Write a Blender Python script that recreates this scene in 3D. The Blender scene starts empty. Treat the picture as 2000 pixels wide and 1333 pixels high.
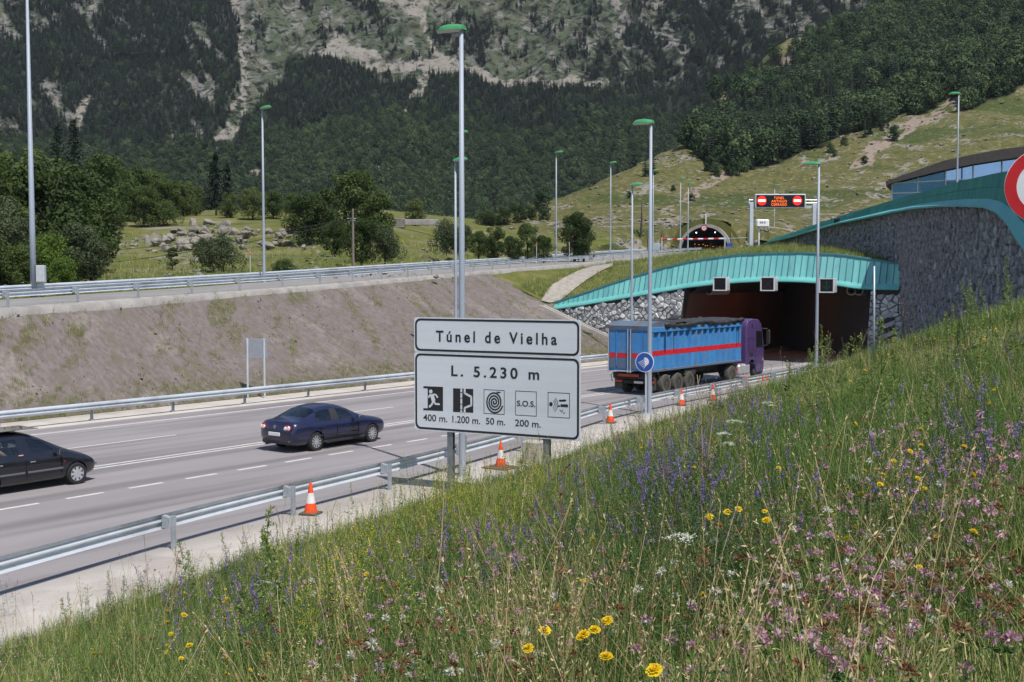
import bpy, bmesh, math, random
import numpy as np
from mathutils import Vector, Matrix

R = math.radians
SC = bpy.context.scene
COL = SC.collection
random.seed(7)

# ------------------------------------------------------------------ camera
FPX, CX, CY = 2250.0, 1000.0, 666.5          # focal length and centre in photo pixels
EYE = 5.7                                    # eye height above the main road
AZ = R(36.7)                                 # camera turned left of the road direction (+Y)
PITCH = math.atan((666.5 - 550.0) / FPX)
cam = bpy.data.cameras.new('camera')
cam.sensor_width = 36.0
cam.lens = 36.0 * FPX / 2000.0
cam.clip_start = 0.1
cam.clip_end = 9000.0
cam_ob = bpy.data.objects.new('camera', cam)
COL.objects.link(cam_ob)
cam_ob.location = (0, 0, EYE)
cam_ob.rotation_euler = (math.pi / 2 - PITCH, 0, AZ)
SC.camera = cam_ob

# ------------------------------------------------------------------ sky and sun
SUN = Vector((0.46, -0.20, 0.865)).normalized()
world = bpy.data.worlds.new('World')
SC.world = world
world.use_nodes = True
wn = world.node_tree
bg = wn.nodes['Background']
sky = wn.nodes.new('ShaderNodeTexSky')
sky.sky_type = 'NISHITA'
sky.sun_disc = False
sky.sun_elevation = math.asin(SUN.z)
sky.sun_rotation = math.atan2(SUN.x, SUN.y)
sky.altitude = 1600
sky.air_density = 1.0
sky.dust_density = 1.0
wn.links.new(sky.outputs[0], bg.inputs[0])
bg.inputs[1].default_value = 0.10
sun = bpy.data.lights.new('sun', 'SUN')
sun.energy = 4.2
sun.angle = R(0.53)
sun.color = (1.0, 0.955, 0.89)
sun_ob = bpy.data.objects.new('sun', sun)
COL.objects.link(sun_ob)
sun_ob.rotation_euler = SUN.to_track_quat('Z', 'Y').to_euler()
SC.view_settings.view_transform = 'Standard'
SC.view_settings.look = 'None'
SC.view_settings.exposure = 0.5
SC.view_settings.gamma = 1.0
SC.view_settings.use_curve_mapping = False
SC.render.engine = 'CYCLES'
SC.cycles.use_denoising = True
SC.cycles.use_adaptive_sampling = True
SC.cycles.adaptive_threshold = 0.02
SC.cycles.max_bounces = 6
SC.cycles.diffuse_bounces = 3
SC.cycles.glossy_bounces = 3
SC.cycles.transmission_bounces = 4
SC.cycles.transparent_max_bounces = 12
SC.cycles.volume_bounces = 0
SC.cycles.sample_clamp_indirect = 4.0

# ------------------------------------------------------------------ placing helpers
FH = np.array([-math.sin(AZ), math.cos(AZ), 0.0])
RT = np.array([math.cos(AZ), math.sin(AZ), 0.0])
ZU = np.array([0.0, 0.0, 1.0])
FW = FH * math.cos(PITCH) - ZU * math.sin(PITCH)
UP = FH * math.sin(PITCH) + ZU * math.cos(PITCH)


def rays(px, py):
    px = np.asarray(px, float); py = np.asarray(py, float)
    return RT * ((px - CX) / FPX)[..., None] + UP * ((CY - py) / FPX)[..., None] + FW


def P(px, py, d):
    """point seen at photo pixel (px, py), d metres ahead (vectorised)"""
    px, py, d = np.broadcast_arrays(np.asarray(px, float), np.asarray(py, float), np.asarray(d, float))
    r = rays(px, py)
    t = d / (r @ FH)
    return r * t[..., None] + np.array([0, 0, EYE])


def G(px, py, z=0.0):
    """point of the level plane z seen at photo pixel (px, py)"""
    r = rays(np.array(px, float), np.array(py, float))
    t = (z - EYE) / r[..., 2]
    return r * t[..., None] + np.array([0, 0, EYE])


def PY(px, py, Y):
    """point of the vertical plane Y (across the road) seen at photo pixel"""
    r = rays(np.array(px, float), np.array(py, float))
    t = Y / r[..., 1]
    return r * t[..., None] + np.array([0, 0, EYE])


def to_px(p):
    p = np.asarray(p, float) - np.array([0, 0, EYE])
    d = p @ FW
    return CX + FPX * (p @ RT) / d, CY - FPX * (p @ UP) / d


def V(a):
    return Vector((float(a[0]), float(a[1]), float(a[2])))


# ------------------------------------------------------------------ numpy noise
def _hash(i, j, seed):
    h = (i.astype(np.int64) * 374761393 + j.astype(np.int64) * 668265263 + seed * 1274126177) & 0xFFFFFFFF
    h = ((h ^ (h >> 13)) * 1274126177) & 0xFFFFFFFF
    h = (h ^ (h >> 16)) & 0xFFFFFF
    return h / float(0xFFFFFF)


def vnoise(x, y, seed=0):
    x = np.asarray(x, float); y = np.asarray(y, float)
    i = np.floor(x); j = np.floor(y)
    u = x - i; v = y - j
    u = u * u * (3 - 2 * u); v = v * v * (3 - 2 * v)
    a = _hash(i, j, seed); b = _hash(i + 1, j, seed); c = _hash(i, j + 1, seed); d = _hash(i + 1, j + 1, seed)
    return (a * (1 - u) + b * u) * (1 - v) + (c * (1 - u) + d * u) * v


def fbm(x, y, octv=4, seed=0):
    s = 0; a = 0.5; t = 0
    for k in range(octv):
        s = s + a * vnoise(x * 2 ** k, y * 2 ** k, seed + k * 17); t += a; a *= 0.5
    return s / t


def inpoly(x, y, poly):
    x = np.asarray(x, float); y = np.asarray(y, float)
    res = np.zeros(np.broadcast(x, y).shape, bool)
    n = len(poly)
    for k in range(n):
        x0, y0 = poly[k]; x1, y1 = poly[(k + 1) % n]
        c = (y0 > y) != (y1 > y)
        xi = (x1 - x0) * (y - y0) / ((y1 - y0) if y1 != y0 else 1e-9) + x0
        res ^= c & (x < xi)
    return res


def smooth(a, b, x):
    t = np.clip((np.asarray(x, float) - a) / (b - a), 0, 1)
    return t * t * (3 - 2 * t)


# ------------------------------------------------------------------ materials
def lin(r, g, b):
    f = lambda c: (c / 255 / 12.92) if c / 255 <= 0.04045 else ((c / 255 + 0.055) / 1.055) ** 2.4
    return (f(r), f(g), f(b))


def alb(r, g, b):
    """base colour of a sunlit ground that shows as this sRGB colour"""
    return tuple(c / 1.65 for c in lin(r, g, b))


def mat(name, c1, c2=None, scale=3.0, detail=5.0, rough=0.7, metal=0.0, bump=0.0, bscale=20.0, coord='Object',
        stretch=(1, 1, 1), spec=0.5, lo=0.35, hi=0.65, c3=None, s3=1.0, m3=(0.55, 0.7), rvar=0.0, coat=0.0,
        emit=None, estr=0.0, trans=0.0, attr=None, rnd=0.0, streak=None, bdist=0.05):
    """procedural material: c1/c2 mixed by noise, optional third colour in patches, optional attribute-driven colour"""
    m = bpy.data.materials.new(name)
    m.use_nodes = True
    nt = m.node_tree; N = nt.nodes; L = nt.links
    b = N['Principled BSDF']
    b.inputs['Roughness'].default_value = rough
    b.inputs['Metallic'].default_value = metal
    b.inputs['Specular IOR Level'].default_value = spec
    if coat:
        b.inputs['Coat Weight'].default_value = coat
        b.inputs['Coat Roughness'].default_value = 0.03
    tc = N.new('ShaderNodeTexCoord')
    mp = N.new('ShaderNodeMapping')
    mp.inputs['Scale'].default_value = stretch
    if coord == 'World':
        ge = N.new('ShaderNodeNewGeometry')
        L.new(ge.outputs['Position'], mp.inputs[0])
    else:
        L.new(tc.outputs[coord], mp.inputs[0])

    def nz(s, d=detail, rg=0.6):
        n = N.new('ShaderNodeTexNoise')
        n.inputs['Scale'].default_value = s; n.inputs['Detail'].default_value = d
        n.inputs['Roughness'].default_value = rg
        L.new(mp.outputs[0], n.inputs['Vector'])
        return n

    def rng(out, a, c):
        r = N.new('ShaderNodeMapRange')
        r.inputs[1].default_value = a; r.inputs[2].default_value = c
        r.clamp = True
        L.new(out, r.inputs[0])
        return r.outputs[0]

    def mix(fac, A, B):
        x = N.new('ShaderNodeMix'); x.data_type = 'RGBA'
        if hasattr(fac, 'node'):
            L.new(fac, x.inputs[0])
        else:
            x.inputs[0].default_value = fac
        for s, q in ((6, A), (7, B)):
            if hasattr(q, 'node'):
                L.new(q, x.inputs[s])
            else:
                x.inputs[s].default_value = (*q, 1)
        return x.outputs[2]
    col = c1
    if c2 is not None:
        n1 = nz(scale)
        col = mix(rng(n1.outputs['Fac'], lo, hi), c1, c2)
    if c3 is not None:
        n3 = nz(s3)
        col = mix(rng(n3.outputs['Fac'], *m3), col, c3)
    if attr:
        for an, acol, *brk in attr:
            at_ = N.new('ShaderNodeAttribute'); at_.attribute_name = an
            fo = at_.outputs['Fac']
            if brk:                                     # break the patch up with fine noise
                nb_ = nz(brk[0], 8, .65)
                ma = N.new('ShaderNodeMath'); ma.operation = 'MULTIPLY_ADD'
                ma.inputs[1].default_value = brk[1] if len(brk) > 1 else 3.0; ma.inputs[2].default_value = -.5 * (brk[1] if len(brk) > 1 else 3.0)
                L.new(nb_.outputs['Fac'], ma.inputs[0])
                mb_ = N.new('ShaderNodeMath'); mb_.operation = 'MULTIPLY_ADD'; mb_.inputs[1].default_value = 2.0; mb_.inputs[2].default_value = -.5
                L.new(fo, mb_.inputs[0])
                mc = N.new('ShaderNodeMath'); mc.operation = 'ADD'; mc.use_clamp = True
                L.new(ma.outputs[0], mc.inputs[0]); L.new(mb_.outputs[0], mc.inputs[1]); fo = mc.outputs[0]
            col = mix(fo, col, acol)
    if streak:
        m2 = N.new('ShaderNodeMapping'); m2.inputs['Scale'].default_value = streak[0]
        L.new(mp.inputs[0].links[0].from_socket, m2.inputs[0])
        ns = N.new('ShaderNodeTexNoise'); ns.inputs['Scale'].default_value = 1.0; ns.inputs['Detail'].default_value = 6
        L.new(m2.outputs[0], ns.inputs['Vector'])
        col = mix(rng(ns.outputs['Fac'], streak[2], streak[3]), col, streak[1])
    if rnd:
        oi = N.new('ShaderNodeObjectInfo')
        hs = N.new('ShaderNodeHueSaturation')
        mr = N.new('ShaderNodeMapRange'); mr.inputs[3].default_value = 1 - rnd; mr.inputs[4].default_value = 1 + rnd
        L.new(oi.outputs['Random'], mr.inputs[0]); L.new(mr.outputs[0], hs.inputs['Value'])
        mh = N.new('ShaderNodeMapRange'); mh.inputs[3].default_value = 0.5 + rnd * 0.06; mh.inputs[4].default_value = 0.5 - rnd * 0.06
        L.new(oi.outputs['Random'], mh.inputs[0]); L.new(mh.outputs[0], hs.inputs['Hue'])
        if hasattr(col, 'node'):
            L.new(col, hs.inputs['Color'])
        else:
            hs.inputs['Color'].default_value = (*col, 1)
        col = hs.outputs[0]
    if hasattr(col, 'node'):
        L.new(col, b.inputs['Base Color'])
    else:
        b.inputs['Base Color'].default_value = (*col, 1)
    if rvar:
        n4 = nz(scale * 2.3)
        mr = N.new('ShaderNodeMapRange')
        mr.inputs[3].default_value = max(0.02, rough - rvar); mr.inputs[4].default_value = min(1, rough + rvar)
        L.new(n4.outputs['Fac'], mr.inputs[0]); L.new(mr.outputs[0], b.inputs['Roughness'])
    if bump:
        nb = nz(bscale, 6)
        bp = N.new('ShaderNodeBump')
        bp.inputs['Strength'].default_value = min(1.0, bump); bp.inputs['Distance'].default_value = bdist * max(1, bump)
        L.new(nb.outputs['Fac'], bp.inputs['Height']); L.new(bp.outputs[0], b.inputs['Normal'])
    if emit is not None:
        b.inputs['Emission Color'].default_value = (*emit, 1)
        b.inputs['Emission Strength'].default_value = estr
    if trans:
        out = N['Material Output']
        tr = N.new('ShaderNodeBsdfTranslucent')
        ms = N.new('ShaderNodeMixShader'); ms.inputs[0].default_value = trans
        if hasattr(col, 'node'):
            L.new(col, tr.inputs[0])
        else:
            tr.inputs[0].default_value = (*col, 1)
        L.new(b.outputs[0], ms.inputs[1]); L.new(tr.outputs[0], ms.inputs[2]); L.new(ms.outputs[0], out.inputs[0])
    return m


def glass_mat(name, tint, gl=(0.9, 0.95, 1.0), ior=1.5, base=0.06, alpha=0.6):
    m = bpy.data.materials.new(name); m.use_nodes = True
    nt = m.node_tree; N = nt.nodes; L = nt.links
    N.remove(N['Principled BSDF'])
    out = N['Material Output']
    tr = N.new('ShaderNodeBsdfTransparent'); tr.inputs[0].default_value = (*tint, 1)
    gs = N.new('ShaderNodeBsdfGlossy'); gs.inputs[0].default_value = (*gl, 1); gs.inputs['Roughness'].default_value = 0.02
    fr = N.new('ShaderNodeFresnel'); fr.inputs[0].default_value = ior
    mr = N.new('ShaderNodeMath'); mr.operation = 'ADD'; mr.inputs[1].default_value = base; mr.use_clamp = True
    L.new(fr.outputs[0], mr.inputs[0])
    ms = N.new('ShaderNodeMixShader')
    L.new(mr.outputs[0], ms.inputs[0]); L.new(tr.outputs[0], ms.inputs[1]); L.new(gs.outputs[0], ms.inputs[2])
    L.new(ms.outputs[0], out.inputs[0])
    return m


# ------------------------------------------------------------------ mesh builder
class MB:
    def __init__(s):
        s.v = []; s.f = []; s.m = []

    def add(s, vs, fs, mi=0):
        o = len(s.v)
        s.v += [tuple(map(float, p)) for p in vs]
        s.f += [tuple(i + o for i in f) for f in fs]
        s.m += [mi] * len(fs)
        return s

    def box(s, c, d, rz=0.0, mi=0, mx=None):
        hx, hy, hz = d[0] / 2, d[1] / 2, d[2] / 2
        vs = [Vector((x, y, z)) for x in (-hx, hx) for y in (-hy, hy) for z in (-hz, hz)]
        M_ = Matrix.Rotation(rz, 3, 'Z') if mx is None else mx
        vs = [M_ @ v + Vector(c) for v in vs]
        return s.add(vs, [(0, 1, 3, 2), (4, 6, 7, 5), (0, 4, 5, 1), (2, 3, 7, 6), (0, 2, 6, 4), (1, 5, 7, 3)], mi)

    def bevel_box(s, c, d, b=0.02, rz=0.0, mi=0):
        """box with chamfered edges"""
        hx, hy, hz = d[0] / 2, d[1] / 2, d[2] / 2
        b = min(b, hx * .9, hy * .9, hz * .9)
        bm = bmesh.new()
        bmesh.ops.create_cube(bm, size=1)
        for v in bm.verts:
            v.co = Vector((v.co.x * d[0], v.co.y * d[1], v.co.z * d[2]))
        bmesh.ops.bevel(bm, geom=bm.edges[:], offset=b, segments=1, affect='EDGES', profile=0.5)
        rm = Matrix.Rotation(rz, 3, 'Z')
        bm.verts.index_update()
        s.add([rm @ v.co + Vector(c) for v in bm.verts], [[v.index for v in f.verts] for f in bm.faces], mi)
        bm.free()
        return s

    def tube(s, pts, r, n=8, cap=True, mi=0):
        pts = [Vector(tuple(map(float, p))) for p in pts]
        rs = r if isinstance(r, (list, tuple)) else [r] * len(pts)
        rings = []; o = len(s.v)
        ref = None
        for i, p in enumerate(pts):
            a = pts[max(0, i - 1)]; b = pts[min(len(pts) - 1, i + 1)]
            t = (b - a).normalized() if (b - a).length > 1e-9 else Vector((0, 0, 1))
            if ref is None:
                ref = Vector((1, 0, 0)) if abs(t.x) < 0.8 else Vector((0, 1, 0))
            u = (ref - t * ref.dot(t)).normalized(); w = t.cross(u); ref = u
            for k in range(n):
                an = 2 * math.pi * k / n
                q = p + (u * math.cos(an) + w * math.sin(an)) * rs[i]
                s.v.append(tuple(q))
        fs = []
        for i in range(len(pts) - 1):
            for k in range(n):
                k2 = (k + 1) % n
                fs.append((o + i * n + k, o + i * n + k2, o + (i + 1) * n + k2, o + (i + 1) * n + k))
        if cap:
            fs.append(tuple(o + k for k in range(n))[::-1])
            fs.append(tuple(o + (len(pts) - 1) * n + k for k in range(n)))
        s.f += fs; s.m += [mi] * len(fs)
        return s

    def lathe(s, prof, n=24, c=(0, 0, 0), mx=None, mi=0, close=False):
        """prof: (radius, height) list turned about local z"""
        o = len(s.v); M_ = mx or Matrix.Identity(3)
        for (r, z) in prof:
            for k in range(n):
                a = 2 * math.pi * k / n
                q = M_ @ Vector((r * math.cos(a), r * math.sin(a), z)) + Vector(c)
                s.v.append(tuple(q))
        fs = []
        m_ = len(prof)
        for i in range(m_ - 1 + (1 if close else 0)):
            i2 = (i + 1) % m_
            for k in range(n):
                k2 = (k + 1) % n
                fs.append((o + i * n + k, o + i * n + k2, o + i2 * n + k2, o + i2 * n + k))
        if not close:
            fs.append(tuple(o + k for k in range(n))[::-1])
            fs.append(tuple(o + (m_ - 1) * n + k for k in range(n)))
        s.f += fs; s.m += [mi] * len(fs)
        return s

    def prism(s, poly, off, mi=0):
        """poly: list of 3-D points (planar), extruded by vector off"""
        n = len(poly)
        a = [Vector(tuple(map(float, p))) for p in poly]; off = Vector(off)
        vs = a + [p + off for p in a]
        fs = [tuple(range(n))[::-1], tuple(range(n, 2 * n))]
        fs += [(k, (k + 1) % n, n + (k + 1) % n, n + k) for k in range(n)]
        return s.add(vs, fs, mi)

    def grid(s, pts, mi=0):
        """pts: (rows, cols, 3) array"""
        r, c = pts.shape[:2]
        o = len(s.v)
        s.v += [tuple(p) for p in pts.reshape(-1, 3).tolist()]
        fs = [(o + i * c + j, o + i * c + j + 1, o + (i + 1) * c + j + 1, o + (i + 1) * c + j) for i in range(r - 1) for j in range(c - 1)]
        s.f += fs; s.m += [mi] * len(fs)
        return s

    def mesh(s, name, mats, smooth=False, fix=True):
        me = bpy.data.meshes.new(name)
        me.from_pydata(s.v, [], s.f)
        ms = mats if isinstance(mats, (list, tuple)) else [mats]
        for m in ms:
            me.materials.append(m)
        if len(ms) > 1:
            me.polygons.foreach_set('material_index', s.m)
        if fix:
            bm = bmesh.new(); bm.from_mesh(me)
            bmesh.ops.recalc_face_normals(bm, faces=bm.faces[:])
            bm.to_mesh(me); bm.free()
        if smooth:
            me.polygons.foreach_set('use_smooth', [True] * len(me.polygons))
        me.update()
        return me

    def build(s, name, mats, parent=None, smooth=False, loc=None, rz=None, fix=True, sharp=None):
        me = s.mesh(name, mats, smooth, fix)
        if sharp is not None:
            me.polygons.foreach_set('use_smooth', [True] * len(me.polygons))
            me.set_sharp_from_angle(angle=R(sharp))
        return link(name, me, parent, loc, rz)


def link(name, me, parent=None, loc=None, rz=None):
    o = bpy.data.objects.new(name, me)
    COL.objects.link(o)
    if parent is not None:
        o.parent = parent
    if loc is not None:
        o.location = [float(c) for c in loc]
    if rz is not None:
        o.rotation_euler = (0, 0, rz)
    return o


def tag(o, label=None, cat=None, group=None, kind=None):
    if label: o['label'] = label
    if cat: o['category'] = cat
    if group: o['group'] = group
    if kind: o['kind'] = kind
    return o


def thing(name, loc, label, cat, rz=0.0, group=None):
    o = bpy.data.objects.new(name, None)
    COL.objects.link(o)
    o.empty_display_size = 0.2
    o.location = [float(c) for c in loc]
    o.rotation_euler = (0, 0, rz)
    return tag(o, label, cat, group)


def copy_tree(o, parent=None):
    c = o.copy(); COL.objects.link(c); c.parent = parent
    for ch in list(o.children):
        copy_tree(ch, c)
    return c


def np_mesh(name, verts, faces, mats, mi=None, smooth=False):
    """fast mesh from numpy arrays; faces (n,3) or (n,4)"""
    me = bpy.data.meshes.new(name)
    verts = np.asarray(verts, np.float32); faces = np.asarray(faces, np.int32)
    k = faces.shape[1]; n = len(faces)
    me.vertices.add(len(verts)); me.vertices.foreach_set('co', verts.ravel())
    me.loops.add(n * k); me.loops.foreach_set('vertex_index', faces.ravel())
    me.polygons.add(n); me.polygons.foreach_set('loop_start', np.arange(0, n * k, k, dtype=np.int32))
    for m in (mats if isinstance(mats, (list, tuple)) else [mats]):
        me.materials.append(m)
    if mi is not None:
        me.polygons.foreach_set('material_index', np.asarray(mi, np.int32))
    if smooth:
        me.polygons.foreach_set('use_smooth', np.ones(n, bool))
    me.update(calc_edges=True); me.validate()
    return me


def grid_mesh(name, pts, mats, attrs=None, smooth=True):
    r, c = pts.shape[:2]
    idx = np.arange(r * c).reshape(r, c)
    q = np.stack([idx[:-1, :-1], idx[:-1, 1:], idx[1:, 1:], idx[1:, :-1]], -1).reshape(-1, 4)
    a, b, d = pts[0, 0], pts[0, 1], pts[1, 0]
    if np.cross(b - a, d - a)[2] < 0:
        q = q[:, ::-1]
    me = np_mesh(name, pts.reshape(-1, 3), q, mats, smooth=smooth)
    for k, v in (attrs or {}).items():
        at = me.attributes.new(k, 'FLOAT', 'POINT')
        at.data.foreach_set('value', np.asarray(v, np.float32).ravel())
    return me


def structure(name, me, parent=None):
    o = link(name, me, parent)
    if parent is None:
        o['kind'] = 'structure'
    return o


# ------------------------------------------------------------------ scattering by geometry nodes
_scatter_group = {}


def scatter(name, pts, rot, scl, idx, protos, label=None, cat=None):
    """one 'stuff' object: copies of the prototype meshes on points"""
    coll = bpy.data.collections.new(name + '_source')
    srt = []
    for k, me in enumerate(protos):
        o = bpy.data.objects.new(f'{name}_source_{k:02d}', me)
        coll.objects.link(o)
    n = len(pts)
    me = bpy.data.meshes.new(name)
    me.vertices.add(n)
    me.vertices.foreach_set('co', np.asarray(pts, np.float32).ravel())
    a = me.attributes.new('rot', 'FLOAT_VECTOR', 'POINT'); a.data.foreach_set('vector', np.asarray(rot, np.float32).ravel())
    a = me.attributes.new('scl', 'FLOAT_VECTOR', 'POINT'); a.data.foreach_set('vector', np.asarray(scl, np.float32).ravel())
    a = me.attributes.new('pick', 'INT', 'POINT'); a.data.foreach_set('value', np.asarray(idx, np.int32).ravel())
    o = link(name, me)
    g = bpy.data.node_groups.new(name + '_nodes', 'GeometryNodeTree')
    g.interface.new_socket(name='Geometry', in_out='INPUT', socket_type='NodeSocketGeometry')
    g.interface.new_socket(name='Geometry', in_out='OUTPUT', socket_type='NodeSocketGeometry')
    N = g.nodes; L = g.links
    gi = N.new('NodeGroupInput'); go = N.new('NodeGroupOutput')
    ci = N.new('GeometryNodeCollectionInfo')
    ci.inputs['Collection'].default_value = coll
    ci.inputs['Separate Children'].default_value = True
    ci.inputs['Reset Children'].default_value = True
    ip = N.new('GeometryNodeInstanceOnPoints')
    ip.inputs['Pick Instance'].default_value = True

    def na(nm, t):
        x = N.new('GeometryNodeInputNamedAttribute'); x.data_type = t; x.inputs['Name'].default_value = nm
        return x.outputs['Attribute']
    er = N.new('FunctionNodeEulerToRotation')
    L.new(na('rot', 'FLOAT_VECTOR'), er.inputs[0])
    L.new(gi.outputs[0], ip.inputs['Points'])
    L.new(ci.outputs[0], ip.inputs['Instance'])
    L.new(na('pick', 'INT'), ip.inputs['Instance Index'])
    L.new(er.outputs[0], ip.inputs['Rotation'])
    L.new(na('scl', 'FLOAT_VECTOR'), ip.inputs['Scale'])
    L.new(ip.outputs[0], go.inputs[0])
    md = o.modifiers.new('scatter', 'NODES'); md.node_group = g
    return tag(o, label, cat, None, 'stuff')


def merge_np(parts):
    """parts: list of (verts, faces4) -> one pair"""
    vs, fs, o = [], [], 0
    for v, f in parts:
        vs.append(v); fs.append(f + o); o += len(v)
    return np.concatenate(vs), np.concatenate(fs)
# ================================================================== the setting: ground, roads, slopes
M_ = {}
M_['soil_far'] = mat('soil', alb(96, 92, 60), alb(70, 82, 44), scale=0.05, coord='World', rough=1, spec=0.1)
M_['asphalt'] = mat('asphalt', (0.225, 0.207, 0.210), (0.265, 0.245, 0.247), scale=0.35, detail=8, rough=0.9, bump=0.12, bscale=60, coord='World',
                    stretch=(1, 0.25, 1), spec=0.25, streak=((1.1, .035, 1), (.150, .138, .140), .48, .70), c3=(0.19, 0.176, 0.178), s3=0.22, m3=(0.55, 0.72))
M_['asphalt_old'] = mat('old asphalt', (0.20, 0.19, 0.185), (0.25, 0.24, 0.235), scale=0.5, detail=8, rough=0.95, coord='World', spec=0.2)
M_['concrete'] = mat('pale concrete', (0.47, 0.43, 0.395), (0.39, 0.355, 0.32), scale=0.8, detail=9, rough=0.95, bump=0.15, bscale=30, coord='World', spec=0.2,
                     c3=(0.29, 0.26, 0.23), s3=0.45, m3=(0.53, 0.75), streak=((.5, .08, 1), (.33, .30, .27), .54, .76))
M_['kerb'] = mat('kerb concrete', (0.32, 0.30, 0.28), (0.22, 0.21, 0.20), scale=1.2, rough=0.95, coord='World', spec=0.2)
M_['paint'] = mat('road paint', (0.56, 0.54, 0.52), (0.42, 0.40, 0.39), scale=3, detail=8, rough=0.8, coord='World', lo=0.45, hi=0.75, spec=0.3)
M_['gravel'] = mat('pale gravel', (0.34, 0.31, 0.27), (0.25, 0.225, 0.19), scale=2.5, detail=10, rough=1, bump=0.4, bscale=18, coord='World', spec=0.1)


def curve_fn(ys, xs):
    ys = np.array(ys, float); xs = np.array(xs, float)
    dy = np.linspace(ys[0], ys[-1], 400)
    dx = np.interp(dy, ys, xs)
    k = 17
    pad = np.concatenate([2 * dx[0] - dx[k:0:-1], dx, 2 * dx[-1] - dx[-2:-k - 2:-1]])
    sm = np.convolve(pad, np.hanning(2 * k + 1) / np.hanning(2 * k + 1).sum(), 'valid')
    return lambda y: np.interp(y, dy, sm)


rail_x = curve_fn([-12, -5, 2, 7, 10.9, 15.2, 18.9, 23, 30, 40.3, 45.6, 58, 72, 76], [-13.2, -15.2, -17.4, -18.7, -19.6, -20.5, -21.05, -21.5, -22.6, -24.9, -25.4, -26.0, -26.6, -26.8])
toe_x = curve_fn([-12, 0, 5, 9.6, 15, 22.7, 34, 44, 58, 76], [-10.9, -14.1, -15.4, -16.4, -17.9, -18.9, -21.2, -23.0, -24.4, -25.4])
up_x = curve_fn([-14, 0, 27.8, 51.4, 77, 104, 123, 143, 171, 190, 215], [-43.9, -44.4, -48.7, -53.3, -60.3, -67.6, -72.8, -77.8, -84.3, -88.6, -94.5])
up_z = curve_fn([-14, 0, 27.8, 51.4, 77, 104, 123, 143, 171, 190, 215], [2.7, 3.3, 4.42, 5.38, 6.5, 7.6, 8.55, 9.4, 10.5, 11, 11.3])
SLOPE_FOOT = -43.5


def bank_z(X, Y):
    X = np.asarray(X, float); Y = np.asarray(Y, float)
    s = np.interp(Y, [-10, 0, 20, 45, 80], [.322, .32, .316, .366, .366])
    q = X - toe_x(Y)
    z = s * (np.sqrt(q * q + 1.2) + q) * 0.5 - 0.04
    cap = 5.0 + 0.012 * np.clip(Y, 0, 60)
    z = np.where(z > cap - 1.0, cap - 1.0 + 1.0 * (1 - np.exp(-(z - cap + 1.0))) + 0.05 * np.maximum(z - cap, 0), z)
    z = z + (fbm(X * 0.25, Y * 0.25, 3, 5) - 0.5) * 0.5 * smooth(0.0, 2.5, q)
    return z


def slope_z(X, Y):
    return up_z(Y) * np.clip((SLOPE_FOOT - X) / (SLOPE_FOOT - up_x(Y)), 0, 1)


ground = structure('ground', grid_mesh('ground', np.array([[[x, y, -0.35] for x in np.linspace(-4500, 4500, 9)] for y in np.linspace(-4500, 4500, 9)]), M_['soil_far']))

# main road: asphalt sheet from behind the camera into the tunnel
ys = np.concatenate([np.linspace(-60, 0, 13), np.linspace(2, 76, 60), np.linspace(80, 190, 12)])
rightx = np.where(ys < 76, rail_x(np.clip(ys, -12, 76)) - 0.15 + (np.clip(-12 - ys, 0, 99)) * 0.3, -26.6)
pts = np.stack([np.stack([-41.2 + (rightx + 41.2) * t, ys, np.zeros_like(ys)], -1) for t in np.linspace(0, 1, 6)], 0)
main_road = structure('main_road', grid_mesh('main_road', pts, M_['asphalt']))


def strip(name, x0, x1, y0, y1, z, m, parent, n=2):
    yy = np.linspace(y0, y1, n)
    p = np.stack([np.stack([np.full(n, x0), yy, np.full(n, z)], -1), np.stack([np.full(n, x1), yy, np.full(n, z)], -1)], 0)
    return link(name, grid_mesh(name, p, m), parent)


for k in range(-12, 30):
    y0 = 15.15 + k * 1.903
    if y0 > -8 and y0 < 62:
        strip('lane_dash', -27.38, -27.23, y0, y0 + 1.12, 0.004, M_['paint'], main_road)
strip('centre_line', -31.08, -30.94, -40, 150, 0.004, M_['paint'], main_road, 40)
strip('centre_line', -31.46, -31.32, -40, 150, 0.004, M_['paint'], main_road, 40)
for y0 in (-10.6, 1.4, 14.6, 23.3 - 1.8, 35.0, 46.5, 58.5, 70.5):
    strip('lane_dash', -35.55, -35.42, y0, y0 + (5.2 if y0 == 21.5 else 3.6), 0.004, M_['paint'], main_road)
strip('edge_line', -39.78, -39.62, -40, 150, 0.004, M_['paint'], main_road, 40)

yy = np.linspace(-50, 76.5, 80)
structure('left_verge', grid_mesh('left_verge', np.stack([np.stack([np.full(80, x), yy, np.full(80, z)], -1) for x, z in ((SLOPE_FOOT - 0.4, 0.07), (-42.6, 0.05), (-41.25, 0.03), (-41.2, -0.02))], 0), M_['concrete']))
yy = np.linspace(-12, 75.5, 80)
rx = rail_x(yy); tx = toe_x(yy)
structure('right_verge', grid_mesh('right_verge', np.stack([np.stack([rx - 0.16, yy, np.full(80, -0.02)], -1), np.stack([rx - 0.13, yy, np.full(80, 0.012)], -1),
          np.stack([(rx + tx) / 2, yy, np.full(80, 0.03)], -1), np.stack([tx + 2.0, yy, np.full(80, 0.02)], -1)], 0), M_['concrete']))

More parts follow.
